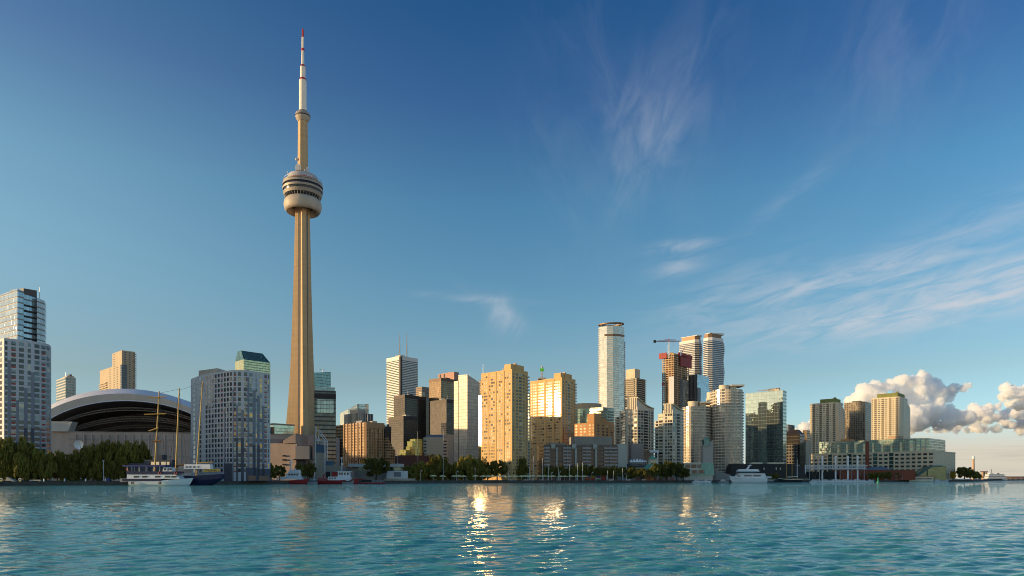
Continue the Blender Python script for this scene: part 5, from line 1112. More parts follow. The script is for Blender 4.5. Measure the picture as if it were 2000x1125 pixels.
# ---------------------------------------------------------------- boats
def hull(mb, L, B, H, sheer=.6, draft=.8, rake=1.5, full=.6, stern=.8, srake=0.0, mi=0, n=16):
    rings = []
    for k in range(n + 1):
        t = k / n; x = -L / 2 + L * t
        wdt = B / 2 * (1 - max(0, (t - full) / (1 - full)) ** 2.2) * (stern + (1 - stern) * min(1, t / .35)); wdt = max(wdt, .03)
        zd = H + sheer * (t ** 2.2) + sheer * .3 * (1 - t) ** 3; xr = rake * t ** 4 - srake * (1 - t) ** 4
        rings.append([(x + xr, -wdt, zd), (x + xr * .45, -wdt * .86, .25 * H), (x, -wdt * .6, -draft * .6), (x - .1 * rake * t, 0, -draft), (x, wdt * .6, -draft * .6), (x + xr * .45, wdt * .86, .25 * H), (x + xr, wdt, zd)])
    return mb.loft(rings, mi)
NAVY = mat('navy_paint', (.015, .018, .06), .35, var=.15); CREAM = mat('cream_paint', (.62, .58, .48), .5); REDH = mat('red_hull_paint', (.28, .02, .02), .35, var=.2)
BLUE = mat('blue_canvas', (.03, .04, .16), .7); WOOD = mat('varnished_wood', (.22, .10, .04), .5); SPAR = mat('ochre_spar', (.42, .25, .06), .5, var=.15); GREYB = mat('grey_boat', (.25, .26, .28), .5); TYRE = mat('tyre_rubber', (.02, .02, .02), .8)
BW = mat('boat_white', (.66, .67, .70), .4, var=.08)
def boat(name, label, px0, px1, D, group=None, z=0.0):
    t = thing(name, label, 'boat', (wx((px0 + px1) / 2, D), D, z), 0, group); q = D / F
    return t, (lambda px: (px - (px0 + px1) / 2) * q), (lambda py: wz(py, D)), q
def cabin(t, name, x0, x1, y, z0, z1, m_, slope0=0, slope1=0):
    mb = MB(); mb.hexa([(x0, -y, z0), (x1, -y, z0), (x1, y, z0), (x0, y, z0), (x0 + slope0, -y * .92, z1), (x1 - slope1, -y * .92, z1), (x1 - slope1, y * .92, z1), (x0 + slope0, y * .92, z1)]); return obj(name, mb, m_, t)
def ports(t, xs, w_, y, z0, z1, name='window', m_=None, lean=0.0):
    for x in xs:
        mb = MB(); mb.hexa([(x, -y - .03, z0), (x + w_, -y - .03, z0), (x + w_, -y + .1, z0), (x, -y + .1, z0), (x + lean, -y - .03, z1), (x + w_ + lean, -y - .03, z1), (x + w_ + lean, -y + .1, z1), (x + lean, -y + .1, z1)]); obj(name, mb, m_ or G_DARK, t)
def rail(t, pts, h, name='railing', step=1.6, m_=None):
    mb = MB()
    for a, b in zip(pts, pts[1:]):
        A, B_ = Vector(a), Vector(b); n = max(1, int((B_ - A).length / step))
        for f in (1, .55): mb.tube(A + Vector((0, 0, h * f)), B_ + Vector((0, 0, h * f)), .05, n=4)
        for k in range(n + 1): P = A.lerp(B_, k / n); mb.tube(P, P + Vector((0, 0, h)), .045, n=4)
    return obj(name, mb, m_ or BW, t)
# tour boat
t, X, Z, q = boat('tour_boat', 'white and navy two-deck tour boat with a long blue canopy moored at the left quay', 246, 378, 344)
mb = MB(); hull(mb, X(366) - X(257), 6.4, 2.1, 1.7, .6, 3.2, .62, .95); o = obj('hull', mb, BW, t); o.location.x = X(311)
mb = MB(); mb.box(X(246), X(322), -3.35, 3.3, Z(939.5), Z(935)); obj('side_screen', mb, NAVY, t)
cabin(t, 'saloon', X(254), X(357), 3.0, Z(935), Z(926.5), BW, 0, 2.4)
ports(t, [X(267), X(283), X(308), X(327), X(340)], 10 * q, 3.0, Z(932.8), Z(929.4), lean=.35)
mb = MB(); mb.box(X(253), X(354), -3.1, 3.1, Z(926.5), Z(920.8)); obj('upper_deck_screen', mb, NAVY, t)
mb = MB(); mb.box(X(246), X(328), -3.1, 3.1, Z(911.5), Z(908.5)); obj('canopy', mb, BLUE, t)
for px in (256, 264, 279, 293, 306, 318): mb = MB(); mb.tube((X(px), -2.9, Z(921)), (X(px), -2.9, Z(911)), .09, n=5); mb.tube((X(px), 2.9, Z(921)), (X(px), 2.9, Z(911)), .09, n=5); obj('canopy_post', mb, BW, t)
o = cabin(t, 'wheelhouse', X(321), X(340), 2.0, Z(921), Z(913), BW, .5, .4); ports(o, [X(324), X(330.5), X(335)], 3.4 * q, 1.95, Z(919), Z(914.5), lean=.2)
rail(t, [(X(354), -2.6, Z(931)), (X(379), -.5, Z(929))], 1.4, 'bow_railing')
for px in (318, 349): mb = MB(); mb.lathe([(.45, -.1), (.75, -.12), (.75, .12), (.45, .1), (.45, -.1)], 16, caps=False); o = obj('lifebuoy', mb, REDP, t, True); o.rotation_euler = (R(90), 0, 0); o.location = (X(px), -3.2, Z(924))
for px in (266, 319): mb = MB(); mb.lathe([(.3, -.15), (.62, -.18), (.62, .18), (.3, .15), (.3, -.15)], 14, caps=False); o = obj('fender_tyre', mb, TYRE, t, True); o.rotation_euler = (R(90), 0, 0); o.location = (X(px), -3.45, Z(943.3))
mb = MB(); mb.hexa([(X(246), -.1, Z(918)), (X(252), -.1, Z(921)), (X(252), .0, Z(921)), (X(246), 0, Z(918)), (X(247), -.1, Z(913)), (X(250), -.1, Z(917)), (X(250), 0, Z(917)), (X(247), 0, Z(913))]); obj('flag', mb, mat('red_white_flag', (.45, .12, .12), .8), t)
mb = MB(); mb.box(X(240), X(258), -2.5, 2.5, Z(941), Z(934.5)); obj('stern_platform', mb, GREYB, t)
# tall ship, stern towards the right
t, X, Z, q = boat('tall_ship', 'dark navy three-masted tall ship with raked ochre masts and an ochre name board', 285, 434, 352)
mb = MB(); Lh = X(432) - X(288); rings = []
for k in range(19):
    s_ = k / 18; x = X(288) + Lh * s_; wdt = 4.2 * math.sin(math.pi * min(.5, .12 + s_ * .9)) ** .8 * (1 if s_ < .75 else 1 - .45 * ((s_ - .75) / .25) ** 2); zd = 4.3 + 1.6 * (1 - s_) ** 2 + 3.3 * max(0, s_ - .45) ** 1.3; lift = max(0, (s_ - .80) / .20) ** 1.5 * 3.6; xr = 1.0 * s_ ** 6
    rings.append([(x + xr, -wdt, zd), (x + xr * .6, -wdt * .97, max(zd * .55, lift)), (x, -wdt * .75, max(.3, lift * .85)), (x, 0, lift - .8), (x, wdt * .75, max(.3, lift * .85)), (x + xr * .6, wdt * .97, max(zd * .55, lift)), (x + xr, wdt, zd)])
mb.loft(rings); obj('hull', mb, NAVY, t)
mb = MB(); s0, s1 = X(404), X(433); mb.hexa([(s0, -4.12, Z(922.5)), (s1, -2.75, Z(921)), (s1, -2.4, Z(921)), (s0, -3.6, Z(922.5)), (s0, -4.3, Z(917.5)), (s1, -2.85, Z(916)), (s1, -2.4, Z(916)), (s0, -3.6, Z(917.5))]); nb_ = obj('name_board', mb, mat('ochre_board', (.75, .42, .08), .5), t)
cu = bpy.data.curves.new('ship_name', 'FONT'); cu.body = 'KAJAMA'; cu.size = 1.25; cu.extrude = .04; cu.align_x = 'CENTER'; cu.align_y = 'CENTER'; cu.space_character = 1.25
to = bpy.data.objects.new('ship_name', cu); COL.objects.link(to); tm = bpy.data.meshes.new_from_object(to.evaluated_get(bpy.context.evaluated_depsgraph_get())); bpy.data.objects.remove(to); to = bpy.data.objects.new('ship_name', tm); COL.objects.link(to); to.parent = nb_; tm.materials.clear(); tm.materials.append(NAVY); to.location = ((s0 + s1) / 2, -3.58, Z(919.3)); to.rotation_euler = (R(90), 0, math.atan2(1.42, s1 - s0))
cabin(t, 'deckhouse', X(362), X(414), 1.9, Z(916), Z(907), BW, .3, .3); ports(t, [X(366), X(373), X(381), X(389)], 3.5 * q, 1.9, Z(914), Z(910))
for k, (bx_, tx_, ty_, r) in enumerate(((301, 311, 764, .62), (342.5, 350.2, 758, .66), (383, 396, 744, .6))):
    mb = MB(); mb.tube((X(bx_), 0, 2), (X(tx_), 0, Z(ty_)), r * .72, r * .42, n=10); o = obj('mast', mb, SPAR, t)
    if k == 0:
        for py, pa, pb in ((776, 292, 326), (809, 283, 325), (862, 299, 316)): mb = MB(); mb.tube((X(pa), -.7, Z(py + .6)), (X(pb), -.7, Z(py - .6)), .3 if py < 850 else .45, n=6); obj('yard', mb, SPAR if py < 850 else WOOD, o)
        mb = MB(); mb.tube((X(292), -.7, Z(842)), (X(311), -.7, Z(836)), .35); obj('yard', mb, SPAR, o)
    if k == 2: mb = MB(); mb.tube((X(381), -.3, Z(804)), (X(404), -.3, Z(808)), .16, n=5); obj('spreader', mb, GREYB, o)
mb = MB()
for a, b_ in (((311, 766), (290, 925)), ((350, 760), (311, 768)), ((396, 748), (350, 762)), ((396, 746), (430, 915)), ((350, 760), (365, 912)), ((350, 760), (330, 915)), ((311, 766), (323, 915)), ((396, 748), (372, 910))): mb.tube((X(a[0]), 0, Z(a[1])), (X(b_[0]), 0, Z(b_[1])), .07, n=3)
obj('rigging', mb, BLK, t)
mb = MB(); mb.tube((X(388), -.3, Z(904)), (X(416), -.3, Z(902.5)), .3); obj('boom', mb, SPAR, t)
mb = MB(); mb.tube((X(345), -.3, Z(909)), (X(362), -.3, Z(907)), .9, .5, n=8); obj('furled_sail', mb, mat('furled_canvas', (.16, .11, .07), .9), t)
rail(t, [(X(358), -3.9, Z(915)), (X(404), -4.1, Z(916))], 1.2)
# patrol boat and fireboat
t, X, Z, q = boat('patrol_boat', 'red and white patrol boat with a tall white radar mast near the tower foot', 534, 601, 436)
mb = MB(); hull(mb, X(598) - X(535), 5.2, 2.1, 1.2, .6, 1.6); o = obj('hull', mb, REDH, t)
cabin(t, 'deckhouse', X(549), X(592), 2.1, Z(936.5), Z(931), BW, .3, 1.6); o = cabin(t, 'wheelhouse', X(559.5), X(588), 1.9, Z(931), Z(924.5), BW, .4, 1.0); ports(o, [X(565), X(570), X(575), X(580.5)], 3.6 * q, 1.88, Z(928.5), Z(925.3), lean=.2)
cabin(t, 'wheelhouse_roof', X(564), X(587), 2.0, Z(924.5), Z(917.5), BW, 1.2, .8)
mb = MB(); mb.tube((X(568), 0, Z(918)), (X(568), 0, Z(897)), .45, .22, n=8); mb.box(X(566), X(572), -.7, .7, Z(905), Z(903)); mb.box(X(568), X(573), -.5, .5, Z(899), Z(898)); obj('radar_mast', mb, BW, t)
rail(t, [(X(588), -1.9, Z(936)), (X(599), -.6, Z(934.5))], 1.6); rail(t, [(X(538), -2.2, Z(938)), (X(550), -2.3, Z(938))], 1.3)
ports(t, [X(543), X(551)], 3.4 * q, 2.35, Z(938), Z(931.5), 'locker', BW); mb = MB(); mb.tube((X(577), 0, Z(917.5)), (X(577), 0, Z(914)), .3); mb.lathe([(.1, 0), (.8, .5), (.1, 1.1)], 10, X(577), 0); obj('searchlight', mb, BW, t)
t, X, Z, q = boat('fireboat', 'larger red and white fireboat with a square white wheelhouse before the grey station', 616, 700, 444)
mb = MB(); hull(mb, X(696) - X(620), 6.5, 1.9, 1.5, .6, 1.8); obj('hull', mb, REDH, t)
cabin(t, 'deckhouse', X(642), X(686), 2.6, Z(938), Z(931), BW, .2, .6); cabin(t, 'red_cowling', X(622), X(648), 2.2, Z(938), Z(933), REDP, .6, .2)
o = cabin(t, 'wheelhouse', X(661), X(684), 2.1, Z(931), Z(921.5), BW, .3, .3); ports(o, [X(663.5), X(668), X(673.5), X(679)], 3.2 * q, 2.08, Z(927.5), Z(923.2))
mb = MB(); mb.box(X(659.5), X(686), -2.4, 2.4, Z(921.5), Z(920.3)); obj('wheelhouse_roof', mb, BW, o)
mb = MB(); mb.tube((X(667.5), 0, Z(920)), (X(667.5), 0, Z(893)), .25, .16); mb.box(X(665), X(669.5), -.3, .3, Z(896), Z(894)); mb.box(X(666.5), X(669.5), -.4, .4, Z(908), Z(904)); obj('mast', mb, BW, t)
mb = MB(); mb.tube((X(648), -1, Z(931)), (X(656), -1, Z(923)), .35, .2); mb.tube((X(632), -.5, Z(933)), (X(634), -.5, Z(926)), .5); obj('water_cannon', mb, REDP, t)
ports(t, [X(645), X(650), X(655)], 2.6 * q, 2.6, Z(936), Z(932.5))
rail(t, [(X(622), -2.6, Z(938.5)), (X(645), -2.9, Z(939))], 1.3, m_=GREYB)
t, X, Z, q = boat('workboat', 'small grey inflatable workboat tucked against the fireboat bow', 668, 690, 436); mb = MB(); hull(mb, 20 * q, 2.4, 1.7, .6, .3, 1.0); obj('hull', mb, GREYB, t); mb = MB(); mb.tube((-9 * q, -1.3, 1.5), (8 * q, -1.2, 1.9), .35); obj('tube', mb, mat('dark_rubber_tube', (.06, .06, .065), .7), t); mb = MB(); mb.box(-1, 1, -.5, .5, 1.6, 2.6); obj('console', mb, BW, t)
t, X, Z, q = boat('barge', 'low flat red-edged work barge moored right of the fireboat', 700, 752, 462); mb = MB(); mb.hexa([(X(702), -2, -.3), (X(750), -2, -.3), (X(750), 2, -.3), (X(702), 2, -.3), (X(700), -2.3, .9), (X(752), -2.3, .9), (X(752), 2.3, .9), (X(700), 2.3, .9)]); obj('hull', mb, REDH, t); mb = MB(); mb.box(X(701), X(751), -2.2, 2.2, .9, 1.15); obj('deck', mb, GREYB, t); mb = MB(); mb.box(X(706), X(726), -1.2, 1.2, 1.15, 2.6); obj('covered_cargo', mb, BLK, t); rail(t, [(X(728), -2.1, 1.15), (X(750), -2.1, 1.15)], 1.0)
t, X, Z, q = boat('covered_launch', 'grey tarpaulin covered launch between the two red boats', 600, 620, 436); mb = MB(); hull(mb, 18 * q, 2.6, 1.2, .4, .3, .8); obj('hull', mb, GREYB, t); mb = MB(); mb.lathe([(.05, 0), (1.2, .3), (1.35, .9), (1.1, 1.5), (.05, 1.9)], 10, 0, 0); o = obj('tarpaulin', mb, mat('tarpaulin', (.13, .15, .18), .8), t, True); o.scale = (2.1, 1, 1); o.location.z = 1.0
# white motor yacht
t, X, Z, q = boat('motor_yacht', 'big white three-deck motor yacht moored in front of the black roofed warehouse', 1424, 1508, 605)
mb = MB(); hull(mb, X(1496) - X(1432), 8.2, 3.6, 2.2, .9, 3.5, .55, .92); o = obj('hull', mb, BW, t); o.rotation_euler.z = math.pi; o.location.x = X(1464)
o = cabin(t, 'saloon', X(1432), X(1494), 3.6, Z(934.5), Z(925), BW, 4.5, 1.0); ports(o, [X(1450), X(1467.5)], 15 * q, 3.45, Z(931.5), Z(928), lean=.4); ports(o, [X(1436)], 7 * q, 3.5, Z(931.5), Z(928.5), m_=G_MID, lean=.8)
mb = MB(); mb.hexa([(X(1438), -3.9, Z(926.3)), (X(1492), -3.9, Z(926.3)), (X(1492), 3.9, Z(926.3)), (X(1438), 3.9, Z(926.3)), (X(1441), -3.9, Z(924.6)), (X(1490), -3.9, Z(924.6)), (X(1490), 3.9, Z(924.6)), (X(1441), 3.9, Z(924.6))]); obj('upper_deck', mb, BW, t)
o = cabin(t, 'bridge', X(1440), X(1474), 3.1, Z(924.6), Z(921), G_DARK, 1.0, .5); cabin(t, 'bridge_roof', X(1440), X(1481), 3.3, Z(921), Z(916.4), BW, 1.6, 1.2)
mb = MB(); mb.tube((X(1459), 0, Z(917)), (X(1465.5), 0, Z(907.5)), 1.1, .5, n=6); mb.box(X(1461), X(1467), -1.5, 1.5, Z(909.5), Z(908.7)); obj('radar_arch', mb, BW, t)
mb = MB(); mb.box(X(1494), X(1508), -3.2, 3.2, Z(940), Z(936.5)); obj('swim_platform', mb, GREYB, t); rail(t, [(X(1492), -3.2, Z(934.5)), (X(1503), -3, Z(937))], 2.2)
mb = MB(); mb.hexa([(X(1498), -1, Z(934)), (X(1507), -1, Z(933)), (X(1507), 1, Z(933)), (X(1498), 1, Z(934)), (X(1497), -1.3, Z(930)), (X(1506), -1.3, Z(931)), (X(1506), 1.3, Z(931)), (X(1497), 1.3, Z(930))]); obj('tender', mb, BW, t)
# dark schooner
t, X, Z, q = boat('schooner', 'dark hulled wooden schooner with a cream rail and bare masts right of the white yacht', 1518, 1571, 640)
mb = MB(); hull(mb, X(1566) - X(1524), 5.5, 2.3, 1.4, .7, 3.2, .5); o = obj('hull', mb, BLK, t); o.rotation_euler.z = math.pi
mb = MB(); mb.tube((X(1566), -2.4, 2.75), (X(1535), -2.8, 2.6), .28, n=5); mb.tube((X(1535), -2.8, 2.6), (X(1519), -.2, 3.8), .28, n=5); obj('rub_rail', mb, CREAM, t)
cabin(t, 'deckhouse', X(1545), X(1562), 1.4, 2.2, 4.0, WOOD)
for px, yt in ((1536, 884), (1547, 861), (1557, 896)): mb = MB(); mb.tube((X(px), 0, 1), (X(px), 0, Z(yt)), .34, .2, n=8); o = obj('mast', mb, SPAR if px != 1557 else BW, t); mb = MB(); mb.tube((X(px) - 2.2, 0, Z(yt) - (12 if px == 1547 else 6)), (X(px) + 2.2, 0, Z(yt) - (12 if px == 1547 else 6)), .15, n=5); obj('spreader', mb, BW, o)
mb = MB(); mb.tube((X(1538), 0, Z(932)), (X(1556), 0, Z(930.5)), .5, .35); obj('furled_sail', mb, CREAM, t)
# marina sailing and motor boats
def small_sail(label, px, D, L, mast_py, m_=BW):
    t, X, Z, q = boat('sailing_boat', label, px - 5, px + 5, D, 'sailing boats in the marina'); mb = MB(); hull(mb, L, 2.8, 1.1, .5, .5, 1.1); obj('hull', mb, m_, t); cabin(t, 'cabin', -L * .2, L * .2, .9, 1.1, 1.8, BW, .4, .8)
    mb = MB(); mb.tube((.4, 0, 1), (.4, 0, Z(mast_py)), .16, .1, n=6); obj('mast', mb, BW, t); mb = MB(); mb.tube((.3, 0, 2.4), (-L * .38, 0, 2.6), .26, .18, n=6); obj('furled_sail', mb, BLUE if int(px) % 2 else CREAM, t)
    mb = MB(); mb.tube((.4, 0, Z(mast_py)), (L * .55, 0, 1.7), .05, n=3); mb.tube((.4, 0, Z(mast_py)), (-L * .48, 0, 1.3), .05, n=3); obj('rigging', mb, STEEL, t)
for px, mp, lb in ((1580, 888, 'moored sailing boat at the left end of the truss footbridge'), (1600, 893, 'moored sailing boat just right of the leftmost tall pylon gap'), (1687, 891, 'moored sailing boat with a tall grey mast at the right end of the truss footbridge'), (1663, 912, 'moored sailing boat with a short mast between the two right-hand pylons'), (1640, 905, 'moored sailing boat with a middling mast right of the centre pylon')): small_sail(lb, px, 668, 9, mp)
def small_motor(label, px, D, L, m_=BW, name='motor_boat', group='small motor boats along the quay'):
    t, X, Z, q = boat(name, label, px - 5, px + 5, D, group); mb = MB(); hull(mb, L, 3.0, 1.2, .6, .4, 1.2); obj('hull', mb, m_, t); o = cabin(t, 'cabin', -L * .28, L * .22, 1.2, 1.2, 2.7, BW, .5, 1.2); ports(o, [-L * .2, L * .0], L * .13, 1.18, 1.7, 2.4, lean=.2); rail(t, [(L * .2, -1.1, 1.5), (L * .52, -.2, 1.9)], .8)
for px, L, lb in ((1590, 8, 'white motor boat left of the leftmost tall pylon'), (1612, 12, 'white motor cruiser right of the leftmost tall pylon'), (1634, 15, 'largest white motor cruiser below the centre of the truss footbridge'), (1652, 11, 'white motor cruiser below the third tall pylon'), (1675, 13, 'white motor cruiser below the rightmost tall pylon'), (1700, 6, 'small white motor boat below the brick chimney')): small_motor(lb, px, 662 if px < 1680 else 700, L)
for px, L, D, lb in ((1060, 9, 548, 'white launch at the quay left of the kayak racks'), (1028, 10, 540, 'blue-grey launch under the middle yellow umbrellas'), (1000, 7, 536, 'white runabout under the yellow umbrellas below the taller golden slab'), (1362, 9, 588, 'white launch moored below the green glass gable'), (1380, 7, 590, 'small white runabout below the control tower'), (1830, 9, 752, 'white launch right of the sunlit excursion boat'), (1842, 10, 756, 'longer white launch below the yellow tree'), (1413, 8, 600, 'dark launch left of the white yacht')): small_motor(lb, px, D, L, GREYB if 'grey' in lb or 'dark' in lb else BW)
# excursion boat
t, X, Z, q = boat('excursion_boat', 'sunlit white excursion boat with open window galleries in front of the terminal', 1771, 1824, 735)
mb = MB(); hull(mb, X(1821) - X(1773), 5.5, 1.6, .5, .5, 1.2, .8); obj('hull', mb, CREAM, t); cabin(t, 'gallery', X(1773), X(1820), 2.5, Z(939), Z(931.5), CREAM); ports(t, [X(1775 + 4.4 * k) for k in range(10)], 3.2 * q, 2.5, Z(936.5), Z(933.6)); mb = MB(); mb.box(X(1772), X(1823), -2.9, 2.9, Z(931.5), Z(930)); obj('roof', mb, MC['salmon_brick'], t); mb = MB(); mb.tube((X(1822), 0, Z(938)), (X(1822.5), 0, Z(927)), .4); obj('post', mb, MC['salmon_brick'], t)
# ferry far right
t, X, Z, q = boat('ferry', 'white three-deck ferry with a thin mast far right of the smokestack', 1924, 1966, 1260)
mb = MB(); hull(mb, X(1962) - X(1926), 11, 3, .6, 1, 1, .8); obj('hull', mb, BLK, t)
for k, (pa, pb, y0, y1) in enumerate(((1925, 1963, 938, 934.6), (1927, 1961, 933.8, 930.6), (1928, 1958, 929.8, 927))):
    o = cabin(t, 'deck', X(pa), X(pb), 5 - k * .5, Z(y0), Z(y1), G_DARK); mb = MB(); mb.box(X(pa) - .4, X(pb) + .4, -5.6, 5.6, Z(y1), Z(y1 - .9)); mb.box(X(pa) - .4, X(pb) + .4, -5.5, 5.5, Z(y0), Z(y0 - 1.5)); obj('deck_edge', mb, BW, o)
cabin(t, 'wheelhouse', X(1932), X(1939), 2.5, Z(926.5), Z(924), BW); mb = MB(); mb.tube((X(1936.5), 0, Z(924)), (X(1936.5), 0, Z(916)), .3); obj('mast', mb, BLK, t); cabin(t, 'funnel', X(1948), X(1951), 1.5, Z(926), Z(924), MC['slate_roof'])
# buoy
t = thing('buoy', 'green navigation buoy floating in front of the marina', 'buoy', (wx(1715, 600), 600, 0)); q = 600 / F
GB = mat('green_buoy_paint', (.01, .16, .09), .4); mb = MB(); mb.lathe([(.5, -.5), (1.35, -.2), (1.35, .6), (1.0, .75)], 16); obj('float', mb, GB, t); mb = MB(); mb.lathe([(.95, .7), (.55, 2.6), (.5, 4.0), (.1, 4.8)], 12); obj('tower', mb, GB, t); mb = MB(); mb.tube((0, 0, 4.7), (0, 0, 5.4), .14); obj('lantern', mb, GB, t)
# ---------------------------------------------------------------- trees
def leafmat(name, c, var=.6):
    m_, n, p = newmat(name); g = n.n('ShaderNodeTexCoord'); x, y, z = n.xyz(g.outputs['Object'])
    a = n.noise(n.vec(x, y, z), .45, 4, .6); b = n.noise(n.vec(x, y, z), 3.0, 2, .5); oi = n.n('ShaderNodeObjectInfo'); f = ((a * .8 + b * .5 - .65) * (var * 2) + 1) * (E(n, oi.outputs['Random']) * .6 + .7)
    n.put(n.mix(1.0, c, n.vec(f * 1.05, f, f * .8), 'MULTIPLY'), p.inputs['Base Color']); p.inputs['Roughness'].default_value = .75; p.inputs['Specular IOR Level'].default_value = .2
    return m_
BARK = mat('bark', (.06, .045, .03), .9)
def crown_mesh(name, kind, seed, nq, size, m_):
    g = np.random.default_rng(seed); V = []
    nc = 70 if kind == 'willow' else 52
    # clump centres in a unit crown: width 1 (radius), height 0..1
    C = []
    while len(C) < nc:
        p = g.uniform(-1, 1, 3); p[2] = g.uniform(.12, 1)
        prof = (1 - abs((p[2] - .56) / .52) ** 2.2) ** .5 if kind != 'cone' else 1.05 - p[2]
        r = math.hypot(p[0], p[1])
        if kind == 'willow': prof = min(1, .98 * (1 - max(0, (p[2] - .45) / .56) ** 2.4) ** .5 if p[2] > .45 else .92 + .08 * p[2])
        if r < prof * g.uniform(.78, 1.06) and r > prof * .25 * g.random(): C.append((p[0], p[1], p[2], g.uniform(.13, .27)))
    per = nq // nc; pts = []
    for cx, cy, cz, cr in C:
        d = g.normal(size=(per, 3)); d /= np.linalg.norm(d, axis=1)[:, None]; rr = cr * g.uniform(.35, 1.0, per) ** .6
        P = np.array([cx, cy, cz]) + d * rr[:, None] * np.array([1, 1, .7 if kind == 'willow' else .62])
        pts.append(P)
    P = np.concatenate(pts); N = len(P)
    a = g.normal(size=(N, 3)); a /= np.linalg.norm(a, axis=1)[:, None]; bb = np.cross(a, g.normal(size=(N, 3))); bb /= np.linalg.norm(bb, axis=1)[:, None]
    s_ = size * g.uniform(.6, 1.3, (N, 1))
    if kind == 'willow':                         # hanging strands
        k_ = np.where(g.random(N) < .45, .9, .14); a = np.stack([g.normal(0, 1, N) * k_, g.normal(0, 1, N) * k_, -np.ones(N)], 1); t = g.uniform(0, 2 * math.pi, N); bb = np.stack([np.cos(t), np.sin(t), np.zeros(N)], 1)
        A, B = a * s_ * .95, bb * s_ * .55
    else: A, B = a * s_ * .8, bb * s_ * .55
    P[:, 2] = np.maximum(P[:, 2], .04)
    V = np.stack([P - A * .5 - B * .5, P - A * .5 + B * .5, P + A * .5 + B * .4, P + A * .5 - B * .4], 1).reshape(-1, 3)
    return V, N, m_
def crown_obj(name, V, N, m_, parent):
    me = bpy.data.meshes.new(name); me.vertices.add(len(V)); me.vertices.foreach_set('co', V.astype(np.float32).ravel()); me.loops.add(4 * N); me.loops.foreach_set('vertex_index', np.arange(4 * N, dtype=np.int32))
    me.polygons.add(N); me.polygons.foreach_set('loop_start', np.arange(0, 4 * N, 4, dtype=np.int32)); me.polygons.foreach_set('loop_total', np.full(N, 4, np.int32)); me.materials.append(m_); me.update(calc_edges=True)
    o = bpy.data.objects.new(name, me); COL.objects.link(o); o.parent = parent; return o
LF_W, LF_R, LF_Y, LF_D = leafmat('willow_leaves', (.15, .135, .03)), leafmat('leaves', (.12, .115, .028)), leafmat('yellow_leaves', (.42, .26, .03), .4), leafmat('dark_leaves', (.028, .04, .016))
PROTO = {}
def tree_proto(key, kind, seed, rad, hgt, nq, leaf, m_):
    t = thing({'willow': 'willow_tree', 'round': 'broadleaf_tree', 'yellow': 'yellow_tree'}[key.split('_')[0]], 'tree', 'tree')
    mb = MB(); mb.tube((0, 0, -.3), (.1, .05, hgt * .35), .42, .26, n=8)
    for k in range(6): a = k * 1.05 + seed; mb.tube((.1, .05, hgt * (.2 + .03 * k)), (rad * .55 * math.cos(a), rad * .55 * math.sin(a), hgt * (.55 + .05 * k)), .16, .05, n=5)
    obj('trunk', mb, BARK, t)
    V, N, mm = crown_mesh('crown', kind, seed, nq, leaf / rad, m_); V = V * np.array([rad, rad, hgt]); V[:, 2] += 0
    if kind != 'willow': V[:, 2] = hgt * .12 + V[:, 2] * .88
    crown_obj('crown', V, N, mm, t); PROTO[key] = [t, rad, hgt, False]
for k in range(3): tree_proto('willow_%d' % k, 'willow', 3 + k, 9, 15, 7000, .75, LF_W)
for k in range(3): tree_proto('round_%d' % k, 'round', 13 + k, 5, 9, 4200, .62, LF_R)
tree_proto('yellow_0', 'round', 31, 3, 6, 1500, .55, LF_Y)
def tree(key, px, D, ytop, wpx, label, group):
    t, rad, hgt, used = PROTO[key]; q = D / F; sx_ = (wpx / 2 * q) / rad; sz_ = (wz(ytop, D) - GZ) / hgt; loc = (wx(px, D), D, GZ)
    if not used:
        PROTO[key][3] = True; KIDS[t.name] = [(c, list(c.children)) for c in t.children]; t.location = loc; t.scale = (sx_, sx_, sz_); t['label'] = label; t['group'] = group; t.rotation_euler.z = random.uniform(0, 6.28); return t
    return dup(t, loc, random.uniform(0, 6.28), label, group, (sx_, sx_ * random.uniform(.9, 1.1), sz_))
G1, G2, G3 = 'willows on the left lawn', 'trees along the park quay', 'trees in front of the harbour hotel'
for i, (px, D, yt, w_, lb) in enumerate((( -10, 352, 862, 62, 'dark willow cut off by the left picture edge'), (34, 353, 855, 78, 'largest dark willow, in front of the leftmost apartment block'), (80, 357, 884, 46, 'low dark willow at the right foot of the leftmost apartment block'), (112, 368, 886, 50, 'low willow below the left end of the stadium roof'), (146, 372, 882, 56, 'willow just left below the satellite dish'), (182, 378, 874, 58, 'willow just right below the satellite dish'), (216, 380, 867, 58, 'tall willow standing behind the lawn lamp post'), (250, 384, 865, 56, 'tall willow behind the stern of the tour boat'), (278, 386, 868, 44, 'willow touching the foremost mast of the tall ship'))): tree('willow_%d' % (i % 3), px, D, yt, w_, lb, G1)
